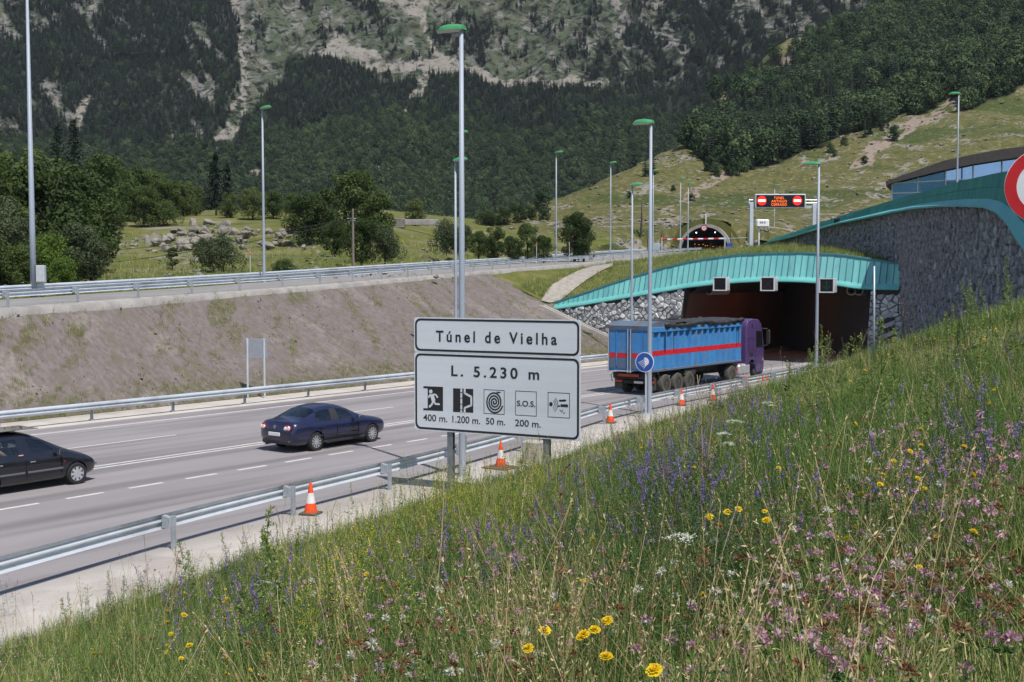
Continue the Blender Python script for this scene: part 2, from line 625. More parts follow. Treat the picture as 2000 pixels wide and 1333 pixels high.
# cut slope up to the service road
M_['cut'] = mat('cut slope soil', alb(148, 138, 135), alb(128, 118, 115), scale=2.6, detail=10, rough=1, bump=0.6, bscale=6, coord='World', spec=0.05,
                c3=alb(128, 120, 106), s3=0.8, m3=(0.5, 0.66), stretch=(1, 1.6, 1), attr=[('green', alb(112, 108, 80), 2.0, 4.0), ('scree', alb(164, 154, 148), 3.0, 4.0)])
ny, nx_ = 300, 60
Yg = np.linspace(-14, 77.4, ny)[None, :].repeat(nx_, 0)
T = np.linspace(0, 1, nx_)[:, None].repeat(ny, 1)
Xg = SLOPE_FOOT + (up_x(Yg) - SLOPE_FOOT) * T
Zg = up_z(Yg) * T + 0.08 * (1 - T)
w = np.sin(np.pi * T) ** 0.5
Zg = Zg + w * ((fbm(Xg * 0.5 + Zg * 0.4, Yg * 0.35, 4, 3) - 0.5) * 0.55 + (fbm(Xg * 2.1, Yg * 2.1, 3, 9) - 0.5) * 0.16 - 0.12)
diag = Yg - T * 6.0
green = smooth(0.42, 0.72, fbm(diag * 0.8, T * 2.6, 4, 21) * 0.55 + 0.45 * fbm(Yg * 1.6 - T * 9, T * 9, 3, 2)) * 0.6
green = np.maximum(green, 0.65 * smooth(0.35, 0.0, T + 0.25 * (fbm(Yg * .5, T * 3, 3, 33) - .5)))
scree = smooth(0.52, 0.7, fbm(Yg * 0.5 + 40, T * 3.5, 4, 11)) * 0.45
structure('cut_slope', grid_mesh('cut_slope', np.stack([Xg, Yg, Zg], -1), M_['cut'], {'green': green, 'scree': scree}))
CUT = (Yg, T, Xg, Zg, green)

# concrete drain that runs up the slope beside the portal
yd = np.linspace(0, 1, 14)
dp = [np.array([-44.2 - 8.3 * t, 75.3 - 0.9 * t, slope_z(-44.2 - 8.3 * t, 75.3 - 0.9 * t) + 0.12]) for t in yd]
mb = MB()
for side in (-0.28, 0.28):
    mb.grid(np.stack([np.array([p + np.array([0, side - 0.07, z]) for p in dp]) for z in (-0.2, 0.16)] + [np.array([p + np.array([0, side + 0.07, z]) for p in dp]) for z in (0.16, -0.2)], 0))
mb.grid(np.stack([np.array([p + np.array([0, s, 0.02]) for p in dp]) for s in (-0.28, 0.28)], 0))
tag(mb.build('drain_channel', M_['concrete'], fix=False), 'pale concrete drainage channel running up the bank to the left end of the green canopy', 'drain')

# service road above the cut
yy = np.linspace(-14, 190, 90)
ex, ez = up_x(yy), up_z(yy)
tx_ = np.gradient(ex, yy); nrm = 1 / np.sqrt(1 + tx_ ** 2)
nx2, ny2 = -nrm, tx_ * nrm                       # unit normal pointing to the far side
def off(o, dz): return np.stack([ex + nx2 * o, yy + ny2 * o, ez + dz], -1)
upper_road = structure('service_road', grid_mesh('service_road', np.stack([off(0.75, 0.10), off(3.0, 0.12), off(7.2, 0.10)], 0), M_['asphalt_old']))
for i in range(0, 89):
    q = slice(i, i + 2)
    b = np.stack([off(-0.35, -0.45)[q], off(-0.3, 0.02)[q], off(0.1, 0.13)[q], off(0.80, 0.125)[q]], 0)
    link('kerb_slab', grid_mesh('kerb_slab', b, M_['kerb'], smooth=False), upper_road)
structure('service_verge', grid_mesh('service_verge', np.stack([off(7.1, 0.09), off(7.9, 0.11), off(9.5, -0.05), off(12.5, -0.5)], 0),
          mat('verge grass', alb(112, 112, 52), alb(92, 100, 44), scale=1.5, coord='World', rough=1, spec=0.1, c3=alb(150, 142, 90), s3=0.8)))


def near_upper(X, Y):
    """distance to the far side of the service road's near edge, and the road height there"""
    Yc = np.clip(Y, -14, 214)
    return X - up_x(Yc), up_z(Yc)


# pale gravel ramp at the end of the canopy
ramp = [(1057, 590), (1066, 574), (1080, 558), (1102, 545), (1128, 532), (1160, 522), (1198, 517), (1196, 523), (1172, 533), (1148, 548), (1125, 565), (1104, 582), (1090, 592), (1072, 594)]
def march(px, py, zf, d0=60, d1=160, n=1500):
    ds = np.linspace(d0, d1, n)
    p = P(px, py, ds)
    dz = p[:, 2] - zf(p[:, 0], p[:, 1])
    k = np.argmax(dz < 0)
    return p[k]
def slope_or_mound(X, Y):
    return np.where(Y < 77.0, slope_z(X, np.clip(Y, -14, 214)), np.maximum(slope_z(X, np.clip(Y, -14, 214)), 0))

# foreground bank the camera stands on
M_['bank'] = mat('bank soil', alb(92, 92, 52), alb(66, 72, 36), scale=2.0, detail=8, coord='World', rough=1, bump=0.5, bscale=12, spec=0.05, c3=alb(120, 108, 72), s3=0.7)
by = np.concatenate([np.linspace(-14, 30, 150), np.linspace(30.5, 76, 90)])
bu = np.linspace(0, 1, 110) ** 1.25
BX = toe_x(by)[None, :] + 0.0 + (28.0 - toe_x(by))[None, :] * bu[:, None]
BY = by[None, :].repeat(110, 0)
structure('bank', grid_mesh('bank', np.stack([BX, BY, bank_z(BX, BY)], -1), M_['bank']))
# ================================================================== tunnel portal
YP = 77.0
M_['copper'] = mat('green copper', lin(124, 192, 188), lin(104, 176, 174), scale=1.2, detail=6, rough=0.55, coord='World', stretch=(1, 1, 0.25), spec=0.4,
                   c3=lin(124, 178, 182), s3=0.7, m3=(0.5, 0.8), rnd=0.14, streak=((2.2, 2.2, .12), lin(92, 150, 150), .58, .80))
M_['copper_dark'] = mat('weathered green copper', lin(62, 142, 128), lin(50, 122, 112), scale=1.0, detail=7, rough=0.6, coord='World', spec=0.35,
                        c3=lin(46, 70, 66), s3=0.9, m3=(0.60, 0.72), stretch=(1, 1, 0.3), rnd=0.06)
M_['copper_lip'] = mat('pale green copper', lin(112, 186, 180), lin(98, 172, 168), scale=0.8, rough=0.5, coord='World', spec=0.4)
M_['seam'] = mat('copper seam', lin(70, 128, 130), rough=0.6)
M_['mortar'] = mat('dark mortar', (0.055, 0.053, 0.052), (0.035, 0.034, 0.034), scale=6, rough=1, coord='World')
M_['stone'] = mat('grey stone', (0.56, 0.56, 0.55), (0.40, 0.40, 0.40), scale=2.2, detail=8, rough=0.95, bump=0.6, bscale=9, coord='World', spec=0.2, c3=(0.46, 0.48, 0.44), s3=1.3, rnd=0.25)
M_['darkstone'] = mat('split rock', (0.40, 0.395, 0.40), (0.17, 0.168, 0.173), scale=3.4, detail=8, rough=0.95, bump=0.8, bscale=10, coord='World', spec=0.2, rnd=0.35)
M_['lining'] = mat('tunnel lining', (0.19, 0.095, 0.065), (0.15, 0.07, 0.05), scale=0.4, rough=0.8, coord='World', spec=0.3)
M_['ceiling'] = mat('dark ceiling', (0.03, 0.028, 0.026), rough=1)  # one near-black tone for ceiling, lintel, end wall and fan fittings

TOP = [(1090, 591), (1120, 580), (1150, 571), (1200, 553), (1250, 537), (1300, 522), (1370, 506.5), (1430, 498.5), (1500, 494), (1570, 493), (1640, 497), (1700, 505), (1762, 516)]
BOT = [(1090, 604), (1150, 595), (1200, 586.5), (1270, 575), (1350, 561), (1400, 555), (1450, 551), (1500, 548.5), (1570, 549.5), (1620, 553), (1650, 557.5), (1684, 563), (1762, 565)]
tp = np.array([PY(a, b, YP) for a, b in TOP]); bp = np.array([PY(a, b, YP) for a, b in BOT])
XL, XR = tp[0, 0] + 0.05, -25.0
def smo(xs, zs):
    x = np.linspace(XL - 0.5, XR + 0.5, 300); z = np.interp(x, xs, zs)
    k = 9; kern = np.hanning(2 * k + 1); kern /= kern.sum()
    z2 = np.convolve(np.pad(z, k, mode='edge'), kern, 'valid')
    return lambda q: np.interp(q, x, z2)
ftop = smo(tp[:, 0], tp[:, 2]); fbot = smo(bp[:, 0], bp[:, 2])

portal = thing('tunnel_portal', (-33.5, YP, 0), 'tunnel mouth with sweeping turquoise metal canopy over stone walls', 'tunnel portal')
def loc(p): return (p[0] + 33.5, p[1] - YP, p[2])
npan = 60
LEAN = 0.28
xs = np.linspace(XL, XR, npan + 1)
for i in range(npan):
    a, b = xs[i] + 0.012, xs[i + 1] - 0.012
    jit = random.uniform(-0.012, 0.012)
    za0, za1, zb0, zb1 = fbot(a) + 0.30, ftop(a) - 0.05, fbot(b) + 0.30, ftop(b) - 0.05
    if za1 - za0 < 0.05: continue
    yb = -0.62 + jit
    la, lb = LEAN * (za1 - za0), LEAN * (zb1 - zb0)
    mb = MB().prism([loc((a, YP + yb, za0)), loc((b, YP + yb, zb0)), loc((b, YP + yb + lb, zb1)), loc((a, YP + yb + la, za1))], (0, 0.16, 0))
    mb.build('canopy_panel', M_['copper'], portal)
for i in range(1, npan):
    x = xs[i]; h_ = ftop(x) - fbot(x) - 0.36
    if h_ < 0.05: continue
    z0 = fbot(x) + 0.31
    MB().prism([loc((x - .015, YP - 0.67, z0)), loc((x + .015, YP - 0.67, z0)), loc((x + .015, YP - 0.67 + LEAN * h_, z0 + h_)), loc((x - .015, YP - 0.67 + LEAN * h_, z0 + h_))], (0, 0.07, 0)).build('standing_seam', M_['seam'], portal)
q = np.linspace(XL, XR, 90)
def sweep(prof, name, m, sm=False):
    rows = [np.stack([q + 33.5, y + (LEAN * np.maximum(ftop(q) - fbot(q) - .35, 0) if fn is ftop else 0 * q), fn(q) + dz], -1) for (y, fn, dz) in prof]
    mb = MB(); mb.grid(np.stack(rows, 0)); return mb.build(name, m, portal, smooth=sm)
sweep([(-0.60, fbot, 0.34), (-0.80, fbot, 0.10), (-0.84, fbot, -0.02), (-0.80, fbot, -0.08), (0.0, fbot, -0.02)], 'canopy_lip', M_['copper_lip'])
sweep([(-0.70, ftop, -0.10), (-0.70, ftop, 0.02), (-0.30, ftop, 0.03), (-0.30, ftop, -0.3)], 'canopy_cap', M_['seam'])
sweep([(-0.45, fbot, 0.0), (-0.45, ftop, -0.06)], 'canopy_backing', M_['seam'])

# ---- Voronoi stones
def clip(poly, nx, ny, c):
    out = []
    n = len(poly)
    for i in range(n):
        p = poly[i]; q_ = poly[(i + 1) % n]
        dp_ = p[0] * nx + p[1] * ny - c; dq = q_[0] * nx + q_[1] * ny - c
        if dp_ <= 0: out.append(p)
        if (dp_ < 0) != (dq < 0):
            t = dp_ / (dp_ - dq); out.append((p[0] + (q_[0] - p[0]) * t, p[1] + (q_[1] - p[1]) * t))
    return out


def cells(pts, box):
    """bounded Voronoi cells of 2-D points"""
    pts = np.asarray(pts); res = []
    for i, p in enumerate(pts):
        d = ((pts - p) ** 2).sum(1)
        nb = np.argsort(d)[1:17]
        poly = [(box[0], box[1]), (box[2], box[1]), (box[2], box[3]), (box[0], box[3])]
        for j in nb:
            m = (p + pts[j]) / 2; nv = pts[j] - p
            poly = clip(poly, nv[0], nv[1], nv @ m)
            if len(poly) < 3: break
        res.append(poly)
    return res


def jitter_rows(x0, x1, y0, y1, w, h, rng, jx=0.30, jy=0.30):
    out = []; y = y0; r = 0
    while y < y1:
        x = x0 + (r % 2) * w * 0.5
        while x < x1:
            out.append((x + rng.uniform(-jx, jx) * w, y + rng.uniform(-jy, jy) * h)); x += w * rng.uniform(0.75, 1.3)
        y += h; r += 1
    return np.array(out)


def stone_verts(poly, gap, depth, rng, f=0.72):
    """raised stone in (u, v, w): ring at wall, ring at shoulder, inset front ring"""
    a = np.array(poly); c = a.mean(0)
    keep = [a[0]]
    for p in a[1:]:
        if np.hypot(*(p - keep[-1])) > 0.03: keep.append(p)
    a = np.array(keep)
    if len(a) < 3: return None
    r = np.maximum(np.hypot(*(a - c).T), 1e-3)
    s = np.maximum(0.3, 1 - gap / r)
    a1 = c + (a - c) * s[:, None]
    a2 = c + (a - c) * (s * f)[:, None]
    n = len(a)
    tilt = rng.uniform(-0.5, 0.5, 2) * depth
    span = max(np.ptp(a[:, 0]), np.ptp(a[:, 1]), .05)
    vs = [(p[0], p[1], -0.03) for p in a1] + [(p[0], p[1], depth * 0.55) for p in a1]
    vs += [(p[0], p[1], depth + ((p - c) @ tilt) / span + rng.uniform(-.12, .12) * depth) for p in a2]
    fs = [(k, (k + 1) % n, n + (k + 1) % n, n + k) for k in range(n)] + [(n + k, n + (k + 1) % n, 2 * n + (k + 1) % n, 2 * n + k) for k in range(n)] + [tuple(range(2 * n, 3 * n))]
    return vs, fs


rng = np.random.default_rng(3)
JL0 = PY(1296, 690, YP); JL1 = PY(1347, 563, YP)            # leaning left jamb
JR0 = PY(1712, 690, YP); JR1 = PY(1695, 560, YP)
def jambL(z): return JL0[0] + (JL1[0] - JL0[0]) * (z - JL0[2]) / (JL1[2] - JL0[2])
def jambR(z): return -27.15 + 0.05 * z
JLB = -41.0
def jl(z): return -41.75 + 0.17 * z
YF = YP - 0.62
stone_wall = MB()
sw_l = [(-53, 0), (jl(-0.2), 0)]
zz = 6.6
stone_wall.prism([loc((-53, YF, -0.3)), loc((jl(-0.3), YF, -0.3)), loc((jl(5.25), YF, 5.25)), loc((-44, YF, 4.85)), loc((-53, YF, 3.0))], (0, 1.8, 0))
wall_core = stone_wall.build('wall_core', M_['mortar'], portal)
stone_wall = MB()
stone_wall.prism([loc((jambR(-0.3), YF, -0.3)), loc((-24.6, YF, -0.3)), loc((-24.6, YF, 5.2)), loc((jambR(5.2), YF, 5.2))], (0, 1.8, 0))
wall_core = stone_wall.build('wall_core', M_['mortar'], portal)
pts2 = np.concatenate([jitter_rows(-52.8, -39.8, -0.1, 6.9, 0.54, 0.285, rng), jitter_rows(-27.6, -24.7, -0.1, 5.7, 0.52, 0.30, rng)])
nst = 0
cl = cells(pts2, (-53, -0.3, -24.6, 7.2))
for p, poly in zip(pts2, cl):
    if len(poly) < 3: continue
    if p[0] < -35:
        poly = clip(poly, 1, -0.17, -41.75 - 0.0); poly = clip(poly, 1.0, 0.0, 99) if len(poly) >= 3 else poly
        zlim = fbot(np.clip(p[0], XL, XR)) - 0.22
        if p[1] > zlim + 0.1 or p[1] < slope_z(p[0], 76.5) - 0.35: continue
    else:
        poly = clip(poly, -1, 0.05, 27.15)
        if p[1] > 5.0: continue
    if len(poly) < 3: continue
    if max(abs(a[0] - p[0]) for a in poly) > 1.2: continue
    sv = stone_verts(poly, 0.03, rng.uniform(0.10, 0.22), rng, .8)
    if sv is None: continue
    vs, fs = sv
    MB().add([loc((v[0], YF - v[2], v[1])) for v in vs], fs).build('stone', M_['stone'], portal)
    nst += 1

# ---- tunnel tube
prof = [(jl(0.0) + 0.02, -0.05), (jl(2.5) + 0.02, 2.5), (jl(4.8) + 0.05, 4.8), (-38.0, 6.3), (-33.5, 6.9), (-29.5, 6.3), (-27.0, 5.0), (-27.05, 2.5), (-27.1, -0.05)]
rows = []
for y in np.concatenate([[0.05], np.linspace(1, 12, 8), np.linspace(18, 110, 16)]):
    rows.append([(x + 33.5, y, z) for x, z in prof])
rows = np.array(rows)
MB().grid(rows[:, 0:3]).build('tunnel_wall', M_['lining'], portal, fix=False)
MB().grid(rows[:, 6:9]).build('tunnel_wall', M_['lining'], portal, fix=False)
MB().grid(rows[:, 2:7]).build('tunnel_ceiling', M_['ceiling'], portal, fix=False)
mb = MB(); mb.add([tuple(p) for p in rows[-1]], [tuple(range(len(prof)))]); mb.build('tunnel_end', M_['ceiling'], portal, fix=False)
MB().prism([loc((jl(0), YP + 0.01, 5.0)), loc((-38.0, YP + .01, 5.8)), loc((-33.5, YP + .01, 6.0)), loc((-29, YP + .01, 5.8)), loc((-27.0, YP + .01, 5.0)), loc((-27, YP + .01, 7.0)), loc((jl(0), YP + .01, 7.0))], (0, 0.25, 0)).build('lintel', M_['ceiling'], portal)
# jet fans and lamps under the ceiling
M_['fan'] = mat('fan casing', (0.42, 0.42, 0.38), (0.34, 0.34, 0.31), scale=3, rough=0.6)
M_['lamp_orange'] = mat('sodium lamp', (0.9, 0.35, 0.1), emit=(1.0, 0.32, 0.07), estr=30.0)
RX90 = Matrix.Rotation(math.pi / 2, 3, 'X')
for px_, n_ in ((1385, 0), (1402, 1), (1677, 2), (1692, 3)):
    p = PY(px_, 568, YP + 4.0)
    t = thing('jet_fan', (p[0], p[1], p[2]), ['outermost left jet fan under the tunnel ceiling', 'inner left jet fan under the tunnel ceiling, beside the lane signal', 'inner right jet fan under the tunnel ceiling', 'outermost right jet fan under the tunnel ceiling'][n_], 'jet fan', group='jet fans under the tunnel ceiling')
    MB().lathe([(0.26, -1.5), (0.33, -1.5), (0.33, 1.5), (0.26, 1.5)], 20, mx=RX90, close=True).build('casing', M_['fan'], t, sharp=40)
    MB().lathe([(0.10, -0.6), (0.10, 0.2), (0.03, 0.4)], 12, mx=RX90).build('hub', M_['ceiling'], t)
    mb = MB()
    for k in range(8):
        a = k * math.pi / 4
        mb.box((0.18 * math.cos(a), 0.0, 0.18 * math.sin(a)), (0.18, 0.02, 0.06), mx=Matrix.Rotation(-a, 3, 'Y'))
    mb.build('blade', M_['ceiling'], t)
    MB().box((0, 0, 0.55), (0.06, 0.5, 0.5)).build('hanger', M_['ceiling'], t)
k = 0
for (lx, z0) in ((-36.6, 5.85), (-31.0, 5.9)):
    for y in (84, 91, 98, 106, 115, 125, 136, 150):
        t = thing('tunnel_lamp', (lx, y, z0), 'orange lit lamp in the ' + ('left' if lx < -33 else 'right') + ' ceiling row, ' + ['nearest the tunnel mouth', 'second from the mouth', 'third from the mouth', 'fourth from the mouth', 'fifth from the mouth', 'sixth from the mouth', 'seventh from the mouth', 'deepest in the tunnel'][(84, 91, 98, 106, 115, 125, 136, 150).index(y)], 'tunnel lamp', group='lamps along the tunnel ceiling')
        MB().box((0, 0, 0), (0.34, 0.7, 0.10)).build('diffuser', M_['lamp_orange'], t)
        MB().box((0, 0, 0.10), (0.40, 0.8, 0.09)).build('housing', M_['fan'], t)
        MB().tube([(0, 0, 0.1), (0, 0, 1.05)], 0.02, 5).build('hanger', M_['fan'], t)

# ---- lane signals
M_['alu'] = mat('brushed aluminium', (0.55, 0.56, 0.57), (0.47, 0.48, 0.49), scale=4, rough=0.45, metal=0.3)
M_['black_panel'] = mat('black display', (0.008, 0.008, 0.010), rough=0.35, spec=0.3)
M_['green_led'] = mat('dim green diodes', (0.004, 0.018, 0.010), emit=(0.0, 0.02, 0.011), estr=1.0)
M_['red_led_dim'] = mat('dim red diodes', (0.03, 0.004, 0.006), emit=(0.008, 0.0, 0.001), estr=1.0)
for n_, (px_, py_) in enumerate(((1409, 555), (1502, 555), (1617, 558))):
    p = PY(px_, py_, YP - 1.15)
    t = thing('lane_signal', p, ['blank square lane signal over the tunnel mouth, leftmost of three', 'middle square lane signal over the tunnel mouth, faint red', 'square lane signal with a dim green arrow, rightmost of three'][n_], 'lane signal', group='lane signals over the tunnel mouth')
    MB().bevel_box((0, 0.05, 0), (1.06, 0.55, 1.0), 0.04).build('housing', M_['alu'], t)
    MB().bevel_box((0, -0.235, 0), (0.88, 0.03, 0.84), 0.012).build('display', M_['black_panel'], t)
    fr = MB()
    for sx, sz, dx, dz in ((0, .46, 1.08, .07), (0, -.46, 1.08, .07), (.50, 0, .07, .86), (-.50, 0, .07, .86)):
        fr.box((sx, -0.25, sz), (dx, 0.06, dz))
    fr.build('bezel', mat('white frame', (0.7, 0.7, 0.7), rough=0.5) if n_ == 0 else bpy.data.materials['white frame'], t)
    if n_ == 2:
        g = MB(); g.box((0, -0.256, 0.08), (0.07, 0.01, 0.5))
        for s in (-1, 1):
            g.box((s * 0.13, -0.256, -0.14), (0.36, 0.012, 0.07), mx=Matrix.Rotation(-s * R(42), 3, 'Y'))
        g.build('arrow', M_['green_led'], t)
    if n_ == 1:
        g = MB()
        for s in (-1, 1):
            g.box((0, -0.256 - .003 * s, 0), (0.8, 0.005, 0.06), mx=Matrix.Rotation(s * R(45), 3, 'Y'))
        g.build('cross', M_['red_led_dim'], t)
    MB().box((0, 0.32, 0.35), (0.14, 0.5, 0.14)).build('bracket', M_['alu'], t)

# ================================================================== grass-covered mound over the portal
mx_ = np.linspace(-62, -24.5, 90); my_ = np.concatenate([np.linspace(YP - 0.1, 84, 14), np.linspace(85.5, 175, 40)])
MX, MY = np.meshgrid(mx_, my_)
front = np.where(MX > XL, ftop(np.clip(MX, XL, XR)) - 0.12, slope_z(MX, np.full_like(MX, 77.0)))
plate = np.interp(MX, [-62, -56, -50, -42, -34, -28, -24], [6.8, 7.4, 8.0, 8.5, 8.75, 8.4, 8.0]) + 0.0 * MY
tb = smooth(77.3, 93, MY)
MZ = front * (1 - tb) + np.maximum(plate, front) * tb
far_z = up_z(np.clip(MY, 77, 214)) - 0.25
t2 = smooth(96, 118, MY)
MZ = MZ * (1 - t2) + np.minimum(np.maximum(far_z, 7.8), 9.9) * t2
dxr = MX - up_x(np.clip(MY, 77, 214))
MZ = np.where(dxr < 0.5, np.minimum(MZ, up_z(np.clip(MY, 77, 214)) - 0.5), MZ)
MZ = np.where((dxr >= 0.5) & (dxr < 6), np.minimum(MZ, up_z(np.clip(MY, 77, 214)) - 0.3 + 0.3 * (dxr - 0.5)), MZ)
MZ = MZ + (fbm(MX * 0.4, MY * 0.4, 3, 8) - 0.5) * 0.3 * smooth(78, 82, MY)
M_['mound'] = mat('mound grass soil', alb(128, 128, 74), alb(104, 112, 58), scale=0.8, coord='World', rough=1, spec=0.05, c3=alb(150, 140, 96), s3=0.3)
structure('mound', grid_mesh('mound', np.stack([MX, MY, MZ], -1), M_['mound']))
def mound_z(X, Y):
    """height of the mound by lookup"""
    i = np.clip(np.searchsorted(my_, Y) - 1, 0, len(my_) - 2); j = np.clip(np.searchsorted(mx_, X) - 1, 0, len(mx_) - 2)
    u = np.clip((X - mx_[j]) / (mx_[j + 1] - mx_[j]), 0, 1); v = np.clip((Y - my_[i]) / (my_[i + 1] - my_[i]), 0, 1)
    return (MZ[i, j] * (1 - u) + MZ[i, j + 1] * u) * (1 - v) + (MZ[i + 1, j] * (1 - u) + MZ[i + 1, j + 1] * u) * v

# gravel ramp draped on slope and mound
def lower_z(X, Y):
    X = np.asarray(X, float); Y = np.asarray(Y, float)
    return np.where(Y < 77.0, slope_z(X, np.clip(Y, -14, 214)), mound_z(X, Y))
rp = np.array([march(a, b, lower_z, 70, 150) for a, b in ramp])
bm = bmesh.new()
ctr = rp.mean(0)
L_ = rp[:7]; Rr = rp[:6:-1]
def resamp(a, n):
    s = np.concatenate([[0], np.cumsum(np.hypot(*np.diff(a[:, :2], axis=0).T))]); t = np.linspace(0, s[-1], n)
    return np.stack([np.interp(t, s, a[:, k]) for k in range(3)], -1)
A_, B_ = resamp(L_, 24), resamp(Rr, 24)
gr = np.stack([A_ * (1 - t) + B_ * t for t in np.linspace(0, 1, 9)], 0)
gr[..., 2] = lower_z(gr[..., 0], gr[..., 1]) + 0.12
structure('gravel_ramp', grid_mesh('gravel_ramp', gr, M_['gravel']))
bm.free()

# ================================================================== big retaining wall of dark split rock
# plan: back part over the tunnel, corner at the canopy, then towards the road verge
WP = [(-46.5, 101.5), (-42, 95.5), (-36, 88.5), (-30, 82.0), (-25.0, 76.6), (-21.2, 69.5), (-17.4, 62.5), (-13.6, 55.4), (-10.6, 49.8), (-8.9, 46.6)]
wp = np.array(WP, float)
seg = np.hypot(*np.diff(wp, axis=0).T); ws = np.concatenate([[0], np.cumsum(seg)])
def wall_pt(s, z, o=0.0):
    x = np.interp(s, ws, wp[:, 0]); y = np.interp(s, ws, wp[:, 1])
    e = 0.4
    tx = np.interp(s + e, ws, wp[:, 0]) - np.interp(s - e, ws, wp[:, 0]); ty = np.interp(s + e, ws, wp[:, 1]) - np.interp(s - e, ws, wp[:, 1])
    l = np.hypot(tx, ty) + 1e-9
    return np.stack([x + ty / l * o, y - tx / l * o, z + 0 * x], -1)      # o > 0: towards the road
def wall_s(px, py):
    """arc length where the photo column px meets the wall"""
    best, bs = 1e9, 0
    for s in np.linspace(0, ws[-1], 600):
        q_ = wall_pt(s, 8.0); x, _ = to_px(q_)
        if abs(x - px) < best: best, bs = abs(x - px), s
    return bs
def z_at(s, py):
    q_ = wall_pt(s, 8.0); d = (q_ - np.array([0, 0, EYE])) @ FH; x, _ = to_px(q_)
    return P(x, py, d)[2]
cb = [(1505, 476), (1560, 463), (1650, 437), (1700, 427), (1760, 414), (1800, 407), (1850, 403), (1900, 402), (1945, 404), (1972, 414), (1990, 431), (2010, 460), (2040, 500)]
ct = [(1505, 470), (1560, 452), (1650, 421), (1700, 406), (1760, 388), (1800, 377), (1850, 363), (1900, 350), (1945, 340), (1972, 335), (1990, 333), (2010, 332), (2040, 331)]
sb = [wall_s(*p) for p in cb]; zb = [z_at(s, p[1]) for s, p in zip(sb, cb)]
st = [wall_s(*p) for p in ct]; zt = [z_at(s, p[1]) for s, p in zip(st, ct)]
S0, S1 = sb[0], ws[-1] - 0.5
fcb = lambda s: np.interp(s, sb, zb); fct = lambda s: np.interp(s, st, zt)
rwall = thing('retaining_wall', (-25, 76.6, 0), 'high curved retaining wall of dark split rock with green copper coping', 'retaining wall')
off0 = np.array([-25, 76.6, 0.0])
ss = np.linspace(S0, S1, 120)
face = np.stack([wall_pt(ss, z_, 0.0) - off0 for z_ in (np.full(120, -0.5), fcb(ss) * 0.5, fcb(ss) + 0.3)], 0)
back = np.stack([wall_pt(ss, z_, -0.8) - off0 for z_ in (fcb(ss) + 0.3, np.full(120, -0.5))], 0)
MB().grid(np.concatenate([face, back], 0)).build('wall_core', M_['mortar'], rwall)
rng = np.random.default_rng(11)
pts3 = jitter_rows(S0, S1, 0.0, 12.0, 0.25, 0.44, rng, 0.36, 0.38)
low = lambda s: np.interp(s, [S0, wall_s(1700, 500), wall_s(1758, 500), wall_s(1770, 500), S1], [7.6, 7.6, 6.2, 0.8, 2.5])
keep = (pts3[:, 1] < fcb(pts3[:, 0]) + 0.1) & (pts3[:, 1] > low(pts3[:, 0]))
cl = cells(pts3, (S0 - .3, -0.5, S1, 12.8))
big = []
for i, (p, poly) in enumerate(zip(pts3, cl)):
    if not keep[i] or len(poly) < 3 or max(abs(a[0] - p[0]) for a in poly) > 0.9: continue
    sv = stone_verts(poly, 0.014, rng.uniform(0.03, 0.17), rng, 0.7)
    if sv is None: continue
    vs, fs = sv; vs = np.array(vs)
    w3 = wall_pt(vs[:, 0], vs[:, 1], vs[:, 2]) - off0
    w3[:, 2] = vs[:, 1]
    X0, Y0 = to_px(w3 + off0)
    vis = X0.mean() < 2010 and X0.mean() > 1762 and Y0.mean() < 640
    big.append((np.ptp(X0) * np.ptp(Y0) * (1 if vis else 0.01), w3, fs))
big.sort(key=lambda t: -t[0])
rest = MB()
for k, (a, w3, fs) in enumerate(big):
    if k < 290:
        MB().add(w3, fs).build('split_stone', M_['darkstone'], rwall)
    else:
        rest.add(w3, fs)
tag(rest.build('split_stone_facing', M_['darkstone'], rwall), kind='stuff')
# coping: upper row and lower row of panels, sloping lip
ncp = 26
cs = np.linspace(S0, S1, ncp + 1)
for i in range(ncp):
    a, b = cs[i] + 0.012, cs[i + 1] - 0.012
    g0 = np.linspace(a, b, 4)
    for (f0, f1, o0, o1) in ((0.24, 0.60, 0.36, 0.30), (0.61, 1.0, 0.295, 0.22)):
        zlo = fcb(g0) + (fct(g0) - fcb(g0)) * f0; zhi = fcb(g0) + (fct(g0) - fcb(g0)) * f1
        j = random.uniform(-.01, .01)
        if to_px(wall_pt(a, fct(a)))[0] > 1625 and to_px(wall_pt(b, fct(b)))[0] < 1662 and f0 > .5: pass
        rows = [wall_pt(g0, zlo, o0 + j) - off0, wall_pt(g0, zhi, o1 + j) - off0, wall_pt(g0, zhi, o1 - 0.2) - off0, wall_pt(g0, zlo, o0 - 0.3) - off0]
        MB().grid(np.stack(rows + rows[:1], 0)).build('coping_panel', M_['copper_dark'], rwall)
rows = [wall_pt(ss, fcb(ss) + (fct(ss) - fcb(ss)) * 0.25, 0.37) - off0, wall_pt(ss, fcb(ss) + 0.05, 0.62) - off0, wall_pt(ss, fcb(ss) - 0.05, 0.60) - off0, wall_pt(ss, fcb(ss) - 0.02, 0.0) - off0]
MB().grid(np.stack(rows, 0)).build('coping_lip', mat('shaded copper lip', lin(96, 172, 172), lin(84, 156, 160), scale=.8, rough=.5, coord='World'), rwall)  # darker copy of the canopy lip copper, shade put into the colour
s5 = (wall_s(1630, 432) + wall_s(1655, 432)) / 2
MB().box(wall_pt(s5, fcb(s5) + 0.40 * (fct(s5) - fcb(s5)), 0.30) - off0, (1.1, 0.14, 0.36), rz=math.atan2(-1.08, 1.0)).build('coping_notch', mat('dark brown notch', (0.03, 0.02, 0.018), (0.06, 0.03, 0.025), scale=4, rough=.9), rwall)  # dark box standing in for the shaded notch in the coping

